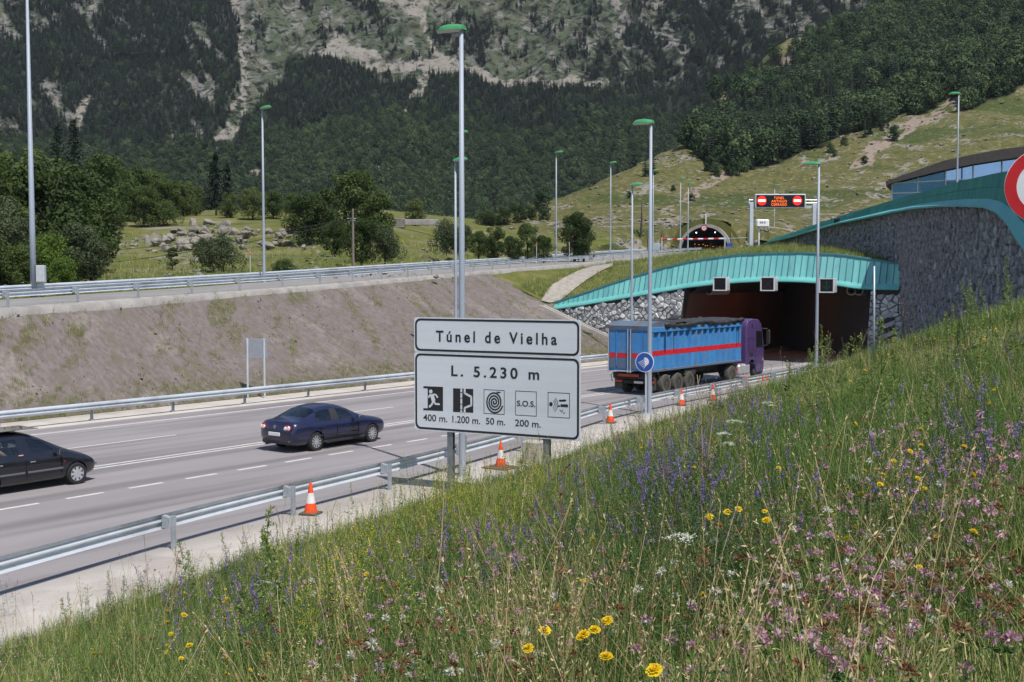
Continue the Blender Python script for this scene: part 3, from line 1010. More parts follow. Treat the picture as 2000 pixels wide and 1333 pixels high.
# level ground behind the wall
sg = np.linspace(S0, ws[-1], 40)
tw = wall_pt(sg, fcb(sg) + 0.1, -0.5)
farp = P(np.linspace(1480, 2500, 40), 468, np.linspace(190, 150, 40)); farp[:, 2] = np.maximum(farp[:, 2], 11.0)
terr = np.stack([tw * (1 - t) + farp * t for t in np.linspace(0, 1, 14)], 0)
structure('terrace_ground', grid_mesh('terrace_ground', terr, M_['mound']))

# chevron board and thin post by the right jamb
p = G(1730, 712, 0.0)
# ================================================================== meadow, hillside and mountain
def under_roads(p, cut=False):
    """keep terrain below the service road, its verge and the main cutting"""
    dx, rz = near_upper(p[..., 0], p[..., 1])
    lim = rz - 0.45 + 0.55 * np.maximum(0, np.abs(dx + 4.5) - 9.0)
    p[..., 2] = np.where(p[..., 1] < 178, np.minimum(p[..., 2], lim), p[..., 2])
    c = (dx > -6) & (p[..., 1] < (150 if cut else -999))
    p[..., 2] = np.where(c, -0.8, p[..., 2])
    return p


M_['meadow'] = mat('meadow', alb(126, 126, 72), alb(100, 110, 56), scale=0.12, detail=10, coord='World', rough=1, spec=0.05, c3=alb(150, 144, 100), s3=0.08, m3=(0.5, 0.7), bump=0.5, bscale=1.5,
                    attr=[('rocky', alb(158, 150, 136))])
md_d = np.array([52, 60, 75, 95, 115, 130, 150, 175, 230, 420.])
md_z = np.array([4.0, 4.6, 5.4, 6.5, 8.2, 10.2, 13.0, 15.6, 20.0, 28.0])
md_zr = np.array([4.0, 4.6, 5.4, 6.3, 7.3, 7.9, 8.9, 11.0, 17.0, 28.0])
def meadow_z(px, d):
    b = smooth(700, 1050, px)
    return np.interp(d, md_d, md_z) * (1 - b) + np.interp(d, md_d, md_zr) * b


def at(px, d):
    """point of the meadow under photo column px at distance d"""
    z = meadow_z(np.asarray(px, float), np.asarray(d, float))
    p = P(px, 550.0, d); p[..., 2] = z + (fbm(p[..., 0] * .08, p[..., 1] * .08, 3, 4) - .5) * np.interp(d, [70, 120], [0.1, 0.9])
    return p


cx_, dd = np.meshgrid(np.linspace(-900, 1300, 190), np.concatenate([np.linspace(52, 180, 130), np.linspace(185, 420, 40)]), indexing='ij')
pm = under_roads(at(cx_, dd), True)
pxm, pym = to_px(pm)
rocky = smooth(0.56, 0.66, fbm(pm[..., 0] * .35, pm[..., 1] * .35, 4, 6)) * np.maximum(0.25, smooth(0, 60, 130 - np.abs(pxm - 380)) * smooth(175, 150, dd) * smooth(85, 95, dd))
structure('meadow', grid_mesh('meadow', pm.transpose(1, 0, 2), M_['meadow'], {'rocky': rocky.T}))

# ---- nearer hillside with pasture and forest
hx = np.array([700, 850, 900, 950, 1000, 1100, 1200, 1280, 1340, 1370, 1400, 1500, 1600, 1700, 1800, 2000, 2300, 2700.])
y_past = np.array([500, 470, 446, 424, 408, 381, 342, 313, 300, 318, 326, 322, 295, 258, 232, 172, 90, 0.])
d_past = np.array([190, 205, 212, 225, 240, 262, 285, 300, 312, 300, 296, 300, 312, 322, 330, 348, 372, 390.])
y_ridge = np.array([498, 467, 443, 421, 405, 377, 337, 306, 284, 236, 196, 124, 68, 34, -8, -95, -220, -400.])
d_ridge = np.array([198, 214, 222, 236, 252, 276, 302, 322, 345, 400, 450, 520, 570, 590, 600, 610, 610, 600.])
nc, nr = 420, 260
X_ = np.linspace(760, 2650, nc)
tt = np.linspace(0, 1, nr)
keys = [0.0, 0.06, 0.14, 0.45, 0.88, 1.0]
HY = np.zeros((nr, nc)); HD = np.zeros((nr, nc))
for j, x in enumerate(X_):
    yp, dp2, yr, dr = (np.interp(x, hx, a) for a in (y_past, d_past, y_ridge, d_ridge))
    HY[:, j] = np.interp(tt, keys, [515, 492, 476, yp, yr, yr + 90])
    HD[:, j] = np.interp(tt, keys, [140, 160, 188, dp2, dr, dr + 160])
k = 7; kern = np.hanning(2 * k + 1); kern /= kern.sum()
sm = lambda A: np.apply_along_axis(lambda c: np.convolve(np.pad(c, k, mode='edge'), kern, 'valid'), 0, A)
HY, HD = sm(HY), sm(HD)
HXg = X_[None, :].repeat(nr, 0)
ph = P(HXg, HY, HD)
rel = smooth(0.14, 0.3, tt)[:, None]
ph[..., 2] += rel * ((fbm(ph[..., 0] * .02, ph[..., 1] * .02, 4, 41) - 0.5) * np.interp(HD, [190, 350, 600], [2, 9, 30]) + (fbm(ph[..., 0] * .2, ph[..., 1] * .2, 3, 42) - .5) * 1.6)
# keep clear of the old tunnel cutting and the service road
ph = under_roads(ph)
OT = np.array([up_x(171.0) - 3.75, 171.0, up_z(171.0) + 0.1])          # old tunnel mouth
od = np.array([up_x(176.0) - up_x(166.0), 10.0]); od /= np.hypot(*od)
al = (ph[..., 0] - OT[0]) * od[0] + (ph[..., 1] - OT[1]) * od[1]
la = (ph[..., 0] - OT[0]) * od[1] - (ph[..., 1] - OT[1]) * od[0]
cover = OT[2] + 5.0 - 0.28 * np.maximum(np.abs(la) - 2.0, 0) + 0.12 * np.clip(al, 0, 30)
ph[..., 2] = np.where((al > 0.8) & (al < 32) & (np.abs(la) < 16), np.maximum(ph[..., 2], cover), ph[..., 2])
ph[..., 2] = np.where((np.abs(la) < 5.2) & (al > -16) & (al <= 0.8), np.minimum(ph[..., 2], OT[2] - 0.4), ph[..., 2])
hpx, hpy = to_px(ph)
forest_poly = [(1336, 296), (1362, 250), (1395, 196), (1450, 165), (1600, 80), (1850, -50), (2700, -420), (2700, 20), (2350, 60), (2000, 170), (1945, 192), (1880, 213), (1872, 190), (1850, 200), (1800, 222), (1770, 222), (1700, 252), (1640, 268), (1600, 290), (1540, 310), (1470, 326), (1430, 334), (1385, 322), (1360, 300)]
scree1 = [(1375, 232), (1400, 190), (1500, 118), (1600, 60), (1592, 105), (1560, 122), (1500, 165), (1440, 205), (1400, 240)]
gull = [(1868, 190), (1790, 232), (1690, 290), (1650, 330), (1690, 322), (1760, 275), (1850, 222), (1880, 205)]
gull2 = [(1402, 330), (1362, 365), (1308, 402), (1300, 410), (1335, 400), (1400, 362), (1432, 340)]
gull3 = [(1965, 40), (1890, 70), (1820, 118), (1860, 110), (1920, 80), (1990, 30)]
n1 = fbm(ph[..., 0] * .06, ph[..., 1] * .06, 4, 51); n2 = fbm(ph[..., 0] * .35, ph[..., 1] * .35, 4, 52)
wx = hpx + (n1 - .5) * 40; wy = hpy + (fbm(ph[..., 0] * .08 + 9, ph[..., 1] * .08, 3, 53) - .5) * 24
h_forest = inpoly(wx, wy, forest_poly).astype(float)
h_scree = np.maximum.reduce([inpoly(wx, wy, g).astype(float) for g in (gull, gull2, gull3)]) * smooth(0.34, 0.5, n2)
h_crest = inpoly(wx, wy, scree1).astype(float)
h_scree = np.maximum(h_scree, h_crest * .8)
rocks = smooth(0.50, 0.70, n2) * smooth(0.40, 0.6, n1) * 0.8
band = smooth(0.5, 0.6, n2) * np.exp(-((hpy - 455 - (n1 - .5) * 30) / 18) ** 2) * smooth(1270, 1330, hpx) * smooth(1640, 1600, hpx)
rocks = np.maximum(rocks, band)
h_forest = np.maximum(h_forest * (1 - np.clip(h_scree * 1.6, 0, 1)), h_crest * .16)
gn = smooth(0.45, 0.62, fbm(ph[..., 0] * .03 + 5, ph[..., 1] * .05, 4, 57))
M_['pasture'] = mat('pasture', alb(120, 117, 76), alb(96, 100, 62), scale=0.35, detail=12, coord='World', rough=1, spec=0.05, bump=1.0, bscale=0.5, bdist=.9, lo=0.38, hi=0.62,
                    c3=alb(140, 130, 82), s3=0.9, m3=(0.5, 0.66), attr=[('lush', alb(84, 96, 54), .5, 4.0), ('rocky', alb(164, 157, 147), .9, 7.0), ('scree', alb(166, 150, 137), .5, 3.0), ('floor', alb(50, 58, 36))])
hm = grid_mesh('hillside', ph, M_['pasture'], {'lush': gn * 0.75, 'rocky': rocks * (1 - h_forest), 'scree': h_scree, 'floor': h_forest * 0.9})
bm = bmesh.new(); bm.from_mesh(hm)                       # leave the tunnel bore open
kill = []
for f_ in bm.faces:
    c = f_.calc_center_median(); a_ = (c.x - OT[0]) * od[0] + (c.y - OT[1]) * od[1]; l_ = (c.x - OT[0]) * od[1] - (c.y - OT[1]) * od[0]
    if abs(l_) < 4.3 and -3 < a_ < 4:
        zs_ = [v.co.z for v in f_.verts]
        if max(zs_) - min(zs_) > 1.2: kill.append(f_)
bmesh.ops.delete(bm, geom=kill, context='FACES'); bm.to_mesh(hm); bm.free()
structure('hillside', hm)

# ---- far mountain
ax, ay = np.meshgrid(np.linspace(-500, 2500, 540), np.linspace(540, -380, 330), indexing='xy')
AD = np.interp(ay, [-420, -150, 0, 100, 170, 300, 430, 560], [1450, 1120, 995, 930, 885, 780, 680, 575])
lump = fbm(ax / 260.0, ay / 200.0, 4, 61) - .5
ridge = 1 - np.abs(2 * fbm((ax + ay * .45) / 150.0, ay / 420.0, 4, 63) - 1)
AD = AD * (1 + 0.09 * lump - 0.06 * (ridge - .7))
AD = AD * (1 - 0.10 * smooth(500, -500, ax) - 0.22 * smooth(1150, 1900, ax) * smooth(260, 60, ay))
pa = P(ax, ay, AD)
fine = (fbm(pa[..., 0] * .012, pa[..., 2] * .012, 5, 64) - .5) * 46 + (np.abs(fbm(pa[..., 0] * .05, pa[..., 2] * .035, 4, 65) - .5)) * -34
pa += (FH * -1)[None, None] * (fine * smooth(300, 800, AD))[..., None]
apx, apy = to_px(pa)
N1 = fbm(apx / 46.0, apy / 60.0, 5, 71); N2 = fbm(apx / 13.0, apy / 17.0, 4, 72); N3 = fbm(apx / 120.0, apy / 90.0, 3, 73)
ND = fbm((apx - apy * .8) / 26.0, (apy + apx * .35) / 70.0, 4, 74)
wx = apx + (N1 - .5) * 60; wy = apy + (fbm(apx / 40 + 7, apy / 40, 4, 75) - .5) * 46
core = [(-900, 600), (-900, 262), (0, 262), (120, 250), (300, 265), (400, 305), (455, 290), (500, 205), (540, 150), (575, 118), (640, 124), (700, 130), (760, 150), (820, 158), (905, 152), (1000, 166), (1100, 172), (1185, 176), (1260, 186), (1330, 165), (1420, 120), (1620, 60), (1750, 0), (2700, -300), (2700, 600)]
leftwood = [(-900, 300), (-900, -420), (430, -420), (455, 40), (470, 150), (455, 200), (420, 290), (300, 300)]
rightwood = [(1130, 175), (1180, 100), (1260, 20), (1330, -420), (2700, -420), (2700, -250), (1750, 10), (1620, 60), (1420, 125), (1330, 170), (1250, 195)]
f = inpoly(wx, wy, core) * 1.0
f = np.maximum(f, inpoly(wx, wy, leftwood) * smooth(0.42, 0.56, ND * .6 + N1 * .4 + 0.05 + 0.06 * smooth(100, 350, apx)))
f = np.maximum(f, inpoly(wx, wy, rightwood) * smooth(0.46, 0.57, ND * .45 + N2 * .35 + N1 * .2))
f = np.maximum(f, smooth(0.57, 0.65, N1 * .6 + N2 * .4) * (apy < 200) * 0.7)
sc = [[(437, -5), (456, 60), (474, 150), (474, 185), (455, 215), (428, 270), (415, 300), (455, 296), (478, 240), (488, 180), (484, 130), (466, 30), (460, -5)],
      [(620, 385), (660, 345), (730, 328), (750, 336), (700, 375), (650, 395)], [(460, 332), (500, 332), (492, 352), (458, 350)],
      [(140, 235), (172, 190), (186, 195), (160, 240)], [(812, 160), (836, 135), (832, 165), (800, 215), (780, 255), (786, 215)]]
scr = np.maximum.reduce([inpoly(wx * .6 + apx * .4, wy * .6 + apy * .4, s_).astype(float) for s_ in sc]) * smooth(0.30, 0.46, N2)
fan = [(660, 60), (700, 90), (800, 120), (880, 118), (920, 135), (1010, 152), (1190, 150), (1190, 172), (1000, 168), (900, 152), (800, 140), (700, 124), (600, 112), (640, 90)]
chute = [(735, -10), (850, -10), (835, 30), (838, 70), (862, 100), (900, 128), (870, 128), (842, 92), (822, 40)]
fanm = np.maximum(inpoly(wx, wy, fan), inpoly(wx * .5 + apx * .5, wy, chute)).astype(float) * smooth(0.25, 0.5, N2 * .6 + N1 * .4)
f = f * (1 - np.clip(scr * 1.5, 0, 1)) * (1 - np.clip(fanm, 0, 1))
crag = smooth(0.48, 0.60, N2 * .55 + ND * .45) * smooth(220, 120, apy)
crag = crag * (1 - .45 * smooth(440, 520, apx) * smooth(1180, 1060, apx))
crag = np.maximum(crag, inpoly(wx, wy, rightwood) * smooth(0.36, 0.5, N2))
crag = np.maximum(crag, inpoly(wx, wy, leftwood) * smooth(0.40, 0.52, N2))
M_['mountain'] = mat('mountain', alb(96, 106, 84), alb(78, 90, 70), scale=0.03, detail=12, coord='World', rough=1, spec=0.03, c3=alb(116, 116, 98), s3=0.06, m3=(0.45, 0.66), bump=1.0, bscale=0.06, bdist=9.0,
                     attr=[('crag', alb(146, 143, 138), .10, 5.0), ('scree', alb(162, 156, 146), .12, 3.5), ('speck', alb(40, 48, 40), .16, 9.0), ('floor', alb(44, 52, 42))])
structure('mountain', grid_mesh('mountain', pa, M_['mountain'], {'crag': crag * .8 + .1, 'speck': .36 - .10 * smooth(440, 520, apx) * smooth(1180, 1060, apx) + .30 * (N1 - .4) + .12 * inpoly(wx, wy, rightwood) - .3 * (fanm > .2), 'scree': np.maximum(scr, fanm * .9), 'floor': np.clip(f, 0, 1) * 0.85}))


# ---- forest trees (scattered, read as one mass)
def leaf_cards(centers, sizes, rng, up_bias=0.3, n_norm=None):
    """quads at the centres, random facing (biased up / outward)"""
    n = len(centers)
    nrm = rng.normal(size=(n, 3))
    if n_norm is not None: nrm = nrm * 0.55 + n_norm
    nrm[:, 2] += up_bias
    nrm /= np.linalg.norm(nrm, axis=1)[:, None] + 1e-9
    a = np.cross(nrm, rng.normal(size=(n, 3))); a /= np.linalg.norm(a, axis=1)[:, None] + 1e-9
    b = np.cross(nrm, a)
    s = sizes[:, None]
    v = np.stack([centers - a * s * .5, centers + b * s * .34, centers + a * s * .5, centers - b * s * .34], 1).reshape(-1, 3)
    f_ = np.arange(n * 4).reshape(n, 4)
    return v, f_


def conifer_mesh(name, rng, h=14.0, r=2.4, tiers=15, needles=16, m=None):
    """tapered trunk with tiers of drooping needle sprays"""
    V_, F_ = [], []
    o = 0
    for t in range(tiers):
        z = h * (0.08 + 0.9 * t / tiers); rr = r * (1 - t / tiers) ** 0.85 * rng.uniform(.75, 1.2) + 0.15
        k = max(5, int(needles * (1 - .6 * t / tiers)))
        for i in range(k):
            a = 2 * math.pi * (i + rng.uniform(-.4, .4)) / k; L_ = rr * rng.uniform(.6, 1.15); w = 0.20 * rr + .16
            d = np.array([math.cos(a), math.sin(a), 0]); s = np.array([-d[1], d[0], 0])
            p0 = np.array([0, 0, z + .35]); p1 = d * L_ * .55 + np.array([0, 0, z + .05]); p2 = d * L_ + np.array([0, 0, z - 0.24 * L_])
            V_ += [p0 - s * .06, p1 - s * w + [0, 0, -.12], p2, p1 + s * w + [0, 0, -.12]]; F_.append((o, o + 1, o + 2, o + 3)); o += 4
    tr = [np.array([math.cos(a) * .2, math.sin(a) * .2, -1.0]) for a in np.linspace(0, 2 * math.pi, 6)[:-1]]
    for i in range(5):
        V_ += [tr[i], tr[(i + 1) % 5], np.array([0.02, 0, h * 1.0]), np.array([0, 0.02, h * 1.0])]; F_.append((o, o + 1, o + 2, o + 3)); o += 4
    return np_mesh(name, np.array(V_), np.array(F_), m)


def crown_points(rng, blobs, per, R0=1.0):
    """points on the shells of the blobs with outward normals"""
    C, Nn = [], []
    for (c, r) in blobs:
        u = rng.normal(size=(per, 3)); u /= np.linalg.norm(u, axis=1)[:, None]
        rad = r * rng.uniform(0.72, 1.08, per)[:, None]
        C.append(np.array(c) + u * rad * np.array([1, 1, .85])); Nn.append(u)
    return np.concatenate(C), np.concatenate(Nn)


def broadleaf_blobs(rng, h, w, n, base=0.18):
    out = []
    for k in range(n):
        t = (k + .5) / n
        z = h * (base + (0.92 - base) * t)
        env = w * .5 * math.sin(math.pi * min(1, (t * .82 + .16))) ** .7
        a = rng.uniform(0, 2 * math.pi); rr = env * rng.uniform(.25, .8)
        out.append(((math.cos(a) * rr, math.sin(a) * rr, z), w * rng.uniform(.16, .27)))
    return out


M_['needle'] = mat('conifer needles', (0.021, 0.034, 0.023), (0.032, 0.047, 0.029), scale=0.6, rough=0.9, spec=0.15, rnd=0.35, trans=0.0)
M_['leaf_far'] = mat('far leaves', (0.050, 0.080, 0.032), (0.030, 0.054, 0.025), scale=0.5, rough=0.85, spec=0.15, rnd=0.35, trans=0.15)
M_['leaf_far2'] = mat('far pale leaves', (0.082, 0.120, 0.046), (0.052, 0.085, 0.036), scale=0.5, rough=0.85, spec=0.15, rnd=0.3, trans=0.15)
rng = np.random.default_rng(21)
far_conifers = [conifer_mesh('fir', rng, h=rng.uniform(11, 16), r=rng.uniform(1.9, 2.9), m=M_['needle']) for _ in range(4)]
far_broad = []
for k in range(5):
    bl = broadleaf_blobs(rng, 10.0, 8.5, 16, base=.1)
    C, Nn = crown_points(rng, bl, 55)
    v, f_ = leaf_cards(C, rng.uniform(.7, 1.25, len(C)), rng, .3, Nn)
    far_broad.append(np_mesh('beech', v, f_, M_['leaf_far'] if k < 3 else M_['leaf_far2']))
protos = far_conifers + far_broad


def plant(grid, mask, n, rng, weight=None):
    """random points on a grid surface where mask is high, weighted by picture area"""
    r, c = mask.shape
    w = mask[:-1, :-1].copy()
    if weight is not None: w = w * weight[:-1, :-1]
    w = np.clip(w, 0, None).ravel(); w /= w.sum()
    idx = rng.choice(len(w), n, p=w)
    i, j = np.divmod(idx, c - 1)
    u, v = rng.random(n)[:, None], rng.random(n)[:, None]
    p = (grid[i, j] * (1 - u) + grid[i, j + 1] * u) * (1 - v) + (grid[i + 1, j] * (1 - u) + grid[i + 1, j + 1] * u) * v
    return p, i, j


inview = ((apx > -120) & (apx < 2120) & (apy > -80)).astype(float)
fm = np.where(f > 0.25, f, 0) * inview
pts_, i, j = plant(pa, fm, 42000, rng, (smooth(600, 380, apy) + .05) * (1 + 1.6 * smooth(260, 100, apy)))
yy_ = apy[i, j]; xx_ = apx[i, j]
pc = np.clip(smooth(300, 190, yy_ + (N3[i, j] - .5) * 160) + .15, .15, .97)
pc = np.where(xx_ < 480, np.clip(smooth(330, 260, yy_) + .1, .1, .97), pc)
isc = rng.random(len(pts_)) < pc
idx = np.where(isc, rng.integers(0, 4, len(pts_)), rng.integers(4, 9, len(pts_)))
s = rng.uniform(.6, 1.12, len(pts_)) * np.where(isc, .68, .72) * (1 - .22 * smooth(280, 120, yy_))
rot = np.zeros((len(pts_), 3)); rot[:, 2] = rng.uniform(0, 6.28, len(pts_))
scatter('mountain_forest', pts_, rot, np.stack([s * rng.uniform(.85, 1.2, len(s)), s, s], -1), idx, protos, 'dark mixed forest covering the far mountain', 'forest')
hin = ((hpx > 900) & (hpx < 2150) & (hpy > -120)).astype(float)
pts_, i, j = plant(ph, h_forest * hin, 6500, rng, np.ones_like(h_forest))
nn = fbm(pts_[:, 0] * .02, pts_[:, 1] * .02, 3, 81)
isc = rng.random(len(pts_)) < np.clip(smooth(.42, .58, nn), .12, .85)
idx = np.where(isc, rng.integers(0, 4, len(pts_)), rng.integers(4, 9, len(pts_)))
s = rng.uniform(.55, 1.1, len(pts_)) * np.where(isc, .75, .85)
rot = np.zeros((len(pts_), 3)); rot[:, 2] = rng.uniform(0, 6.28, len(pts_))
scatter('hillside_forest', pts_, rot, np.stack([s, s, s], -1), idx, protos, 'dense mixed forest on the nearer hillside above the pasture', 'forest')

# loose small trees on the pasture, scree and at the forest's edge: single things
def hill_at(px, py):
    q = np.argmin((hpx - px) ** 2 + (hpy - py) ** 2 + 1e9 * (tt[:, None] > .87)); return ph.reshape(-1, 3)[q]
lone = [(1240, 325, 0, .55, 'on the grassy ridge line'), (1262, 345, 0, .5, 'below the grassy ridge line'), (1275, 338, 0, .6, 'just behind the tall lamp on the ridge'), (1058, 415, 5, .5, 'standing alone on the pasture edge'), (1063, 432, 6, .33, 'low on the pasture edge under a larger bush'),
        (1700, 262, 1, .62, 'at the foot of the gully'), (1690, 268, 2, .5, 'leftmost at the foot of the gully'), (1722, 256, 0, .5, 'right of the dark clump at the gully foot'), (1748, 275, 5, .45, 'in the middle of the stony gully'), (1735, 250, 3, .4, 'between the gully and the wood'),
        (1690, 318, 6, .22, 'small, on the stones of the lower gully'), (1620, 300, 7, .3, 'low, under the wood on the pasture'), (1650, 283, 5, .26, 'small, on the pasture below the wood'), (1628, 306, 6, .2, 'smallest below the wood'),
        (1430, 342, 5, .42, 'at the lower tip of the wood'), (1400, 345, 6, .36, 'among the boulders under the wood'), (1455, 336, 7, .4, 'right of the lower tip of the wood'), (1385, 336, 5, .45, 'left of the lower tip of the wood'),
        (1500, 150, 1, .4, 'on the pale scree crest'), (1470, 175, 0, .45, 'midway down the pale scree crest'), (1440, 200, 2, .42, 'low on the pale scree crest'), (1535, 128, 1, .38, 'high on the pale scree crest'), (1420, 215, 3, .45, 'lowest on the pale scree crest'),
        (1315, 372, 6, .16, 'tiny, on open grass left of the stony gully'), (1230, 388, 6, .16, 'tiny, on open grass by the lamps'), (1350, 392, 5, .18, 'tiny, above the old tunnel')]
for (px_, py_, pk, s_, where) in lone:
    p = hill_at(px_, py_)
    con = pk < 4
    t = thing('fir_tree' if con else 'beech_tree', p - np.array([0, 0, .3]), ('dark conifer ' if con else 'round green bush ') + where, 'tree', random.uniform(0, 6), group='scattered trees on the pasture hillside')
    o = link('crown', protos[pk], t); o.scale = (s_, s_, s_)
    MB().tube([(0, 0, -.5), (0, 0, 3.0 * s_)], [.22 * s_ + .05, .1 * s_ + .02], 6).build('trunk', mat('bark', (.07, .055, .045), (.04, .032, .028), scale=4, rough=1) if 'bark' not in bpy.data.materials else bpy.data.materials['bark'], t)
M_['bark'] = bpy.data.materials['bark']
# ================================================================== trees, bushes and rocks beyond the service road
def leaf_mat(name, a, b, tr=0.38):
    return mat(name, a, b, scale=0.9, detail=3, rough=0.7, spec=0.25, trans=tr, rnd=0.12, coord='Object', lo=.3, hi=.7)
LEAF = {'dark': leaf_mat('dark leaves', (0.058, 0.090, 0.022), (0.038, 0.062, 0.017)),
        'mid': leaf_mat('green leaves', (0.092, 0.130, 0.032), (0.060, 0.092, 0.025)),
        'grey': leaf_mat('grey-green leaves', (0.098, 0.122, 0.056), (0.068, 0.092, 0.042)),
        'bright': leaf_mat('bright leaves', (0.125, 0.195, 0.028), (0.09, 0.145, 0.024)),
        'pale': leaf_mat('pale leaves', (0.130, 0.160, 0.050), (0.095, 0.124, 0.040))}
rng = np.random.default_rng(5)
TREE = {}
def crown_mesh(key, w_over_h, nb, per, leaf, base):
    """crown for a tree of unit height"""
    bl = []
    for k in range(nb):
        t = rng.uniform(0, 1) ** .8
        z = base + (0.93 - base) * t
        env = w_over_h * .5 * (math.sin(math.pi * np.clip(.14 + .80 * t, 0, 1)) ** .65)
        a = rng.uniform(0, 2 * math.pi); rr = env * rng.uniform(.2, .86)
        bl.append(((math.cos(a) * rr, math.sin(a) * rr, z), w_over_h * rng.uniform(.10, .19)))
    C, Nn = crown_points(rng, bl, per)
    C = C[C[:, 2] > 0.02]; Nn = Nn[:len(C)]
    return leaf_cards(C, rng.uniform(.6, 1.2, len(C)) * leaf, rng, .35, Nn)
for key, (wh, nb, per, lf, base) in {'round': (1.0, 42, 190, .042, .14), 'tall': (.72, 40, 190, .036, .12), 'oval': (.85, 40, 190, .040, .10), 'wide': (1.5, 40, 170, .060, .12), 'slim': (.55, 26, 150, .045, .08)}.items():
    for v_ in range(2):
        TREE[key, v_] = crown_mesh(key, wh, nb, per, lf, base)
_tm = {}
def crown_for(key, v_, col):
    k = (key, v_, col)
    if k not in _tm:
        _tm[k] = np_mesh('crown', *TREE[key, v_], LEAF[col])
    return _tm[k]
trunk_me = MB().tube([(0, 0, -.03), (0.01, 0, .25), (-.01, .01, .55), (0, 0, .85)], [.030, .024, .016, .004], 7).mesh('trunk', M_['bark'], smooth=True)
limb_me = [MB().tube([(0, 0, .2 + .1 * k), (.1 * math.cos(a), .1 * math.sin(a), .36 + .1 * k), (.24 * math.cos(a), .24 * math.sin(a), .5 + .11 * k)], [.013, .010, .004], 5).mesh('limb', M_['bark'], smooth=True) for k, a in enumerate((0.3, 2.2, 4.1, 5.3))]


def tree(px, d, h, key, col, label, group, name='tree', wf=1.0, v_=None, base=None):
    p = at(px, d) if base is None else np.array(base)
    t = thing(name, p - np.array([0, 0, .05]), label, 'bush' if 'bush' in name else 'tree', random.uniform(0, 6.28), group)
    v_ = random.randint(0, 1) if v_ is None else v_
    c = link('crown', crown_for(key, v_, col), t); c.scale = (h * wf, h * wf, h)
    k = link('trunk', trunk_me, t); k.scale = (h, h, h)
    if 'bush' not in name:
        for lm in limb_me:
            l = link('limb', lm, t); l.scale = (h * wf, h * wf, h)
    return t


GL = 'trees left of the rock pile'
for a in [(-60, 82, 12.5, 'round', 'mid', 'broad green tree cut by the left edge of the picture'),
          (38, 90, 12.6, 'oval', 'mid', 'tallest leafy tree behind the tall grey mast'),
          (100, 88, 11.2, 'oval', 'dark', 'dark leafy tree right of the tall grey mast'),
          (150, 94, 10.2, 'round', 'dark', 'dark rounded tree at the right end of the left grove'),
          (-5, 79, 8.0, 'tall', 'grey', 'grey-green tree low at the left edge of the picture'),
          (20, 76, 6.0, 'round', 'grey', 'grey-green tree standing just left of the mast foot'),
          (178, 92, 8.2, 'oval', 'mid', 'mid-green tree on the right flank of the left grove'),
          (160, 84, 4.6, 'oval', 'dark', 'low dark tree in front of the left grove, nearest the rocks')]:
    tree(a[0], a[1], a[2] * .80, *a[3:], GL)
for a in [(95, 75, 3.3, 'wide', 'bright', 'bright yellow-green bush beside the metal cabinet', .75), (150, 76, 4.0, 'round', 'grey', 'grey-green bush right of the bright one', 1.0), (178, 78, 3.3, 'oval', 'grey', 'grey-green bush at the right end of the roadside thicket', 1.0),
          (45, 73, 2.6, 'wide', 'mid', 'low green bush at the foot of the tall mast', .8), (-20, 74, 3.4, 'wide', 'mid', 'low green bush at the left picture edge', .8),
          (125, 72, 1.9, 'wide', 'bright', 'smallest bright bush touching the guardrail', .8)]:
    tree(*a[:6], 'roadside thicket at the left', 'bush', a[6])
GH = 'line of trees behind the rock pile'
for a in [(205, 150, 9.2, 'oval', 'mid', 'leafy tree at the left end of the tree line'), (235, 158, 7.2, 'round', 'mid', 'second leafy tree of the line behind the rocks'), (262, 165, 7.6, 'oval', 'dark', 'dark tree with a domed top in the line behind the rocks'), (283, 150, 5.4, 'round', 'mid', 'low tree below the domed one'), (300, 172, 6.8, 'round', 'mid', 'fifth tree of the line behind the rocks'),
          (330, 168, 5.6, 'round', 'mid', 'rounded tree left of the single fir'), (360, 172, 5.4, 'oval', 'mid', 'sixth tree of the line, mid green'), (385, 178, 4.6, 'round', 'pale', 'paler tree just left of the fir'), (220, 140, 4.2, 'round', 'dark', 'small dark tree at the top edge of the left meadow'), (322, 152, 3.2, 'wide', 'mid', 'low tree in the gap above the rocks'),
          (450, 168, 3.8, 'oval', 'mid', 'tree at the right foot of the fir'), (495, 165, 4.6, 'round', 'pale', 'pale tree left of the lamp with the green head'), (535, 168, 4.0, 'round', 'mid', 'tree directly behind the lamp with the green head'), (575, 165, 4.0, 'oval', 'mid', 'last tree of the line before the dark clump')]:
    tree(*a, GH)
GD = 'dark clump behind the wooden pole'
for a in [(596, 124, 5.4, 'oval', 'dark', 'dark tree at the left end of the clump'), (632, 126, 5.9, 'round', 'dark', 'dark leafy tree in the middle of the clump'), (690, 132, 8.0, 'round', 'mid', 'largest domed tree behind the wooden pole'), (735, 130, 6.0, 'oval', 'mid', 'tree on the right shoulder of the largest dome'), (655, 112, 3.6, 'oval', 'dark', 'low dark tree left of the wooden pole'),
          (706, 103, 4.2, 'round', 'dark', 'dark bushy tree close behind the wooden pole')]:
    tree(*a, GD)
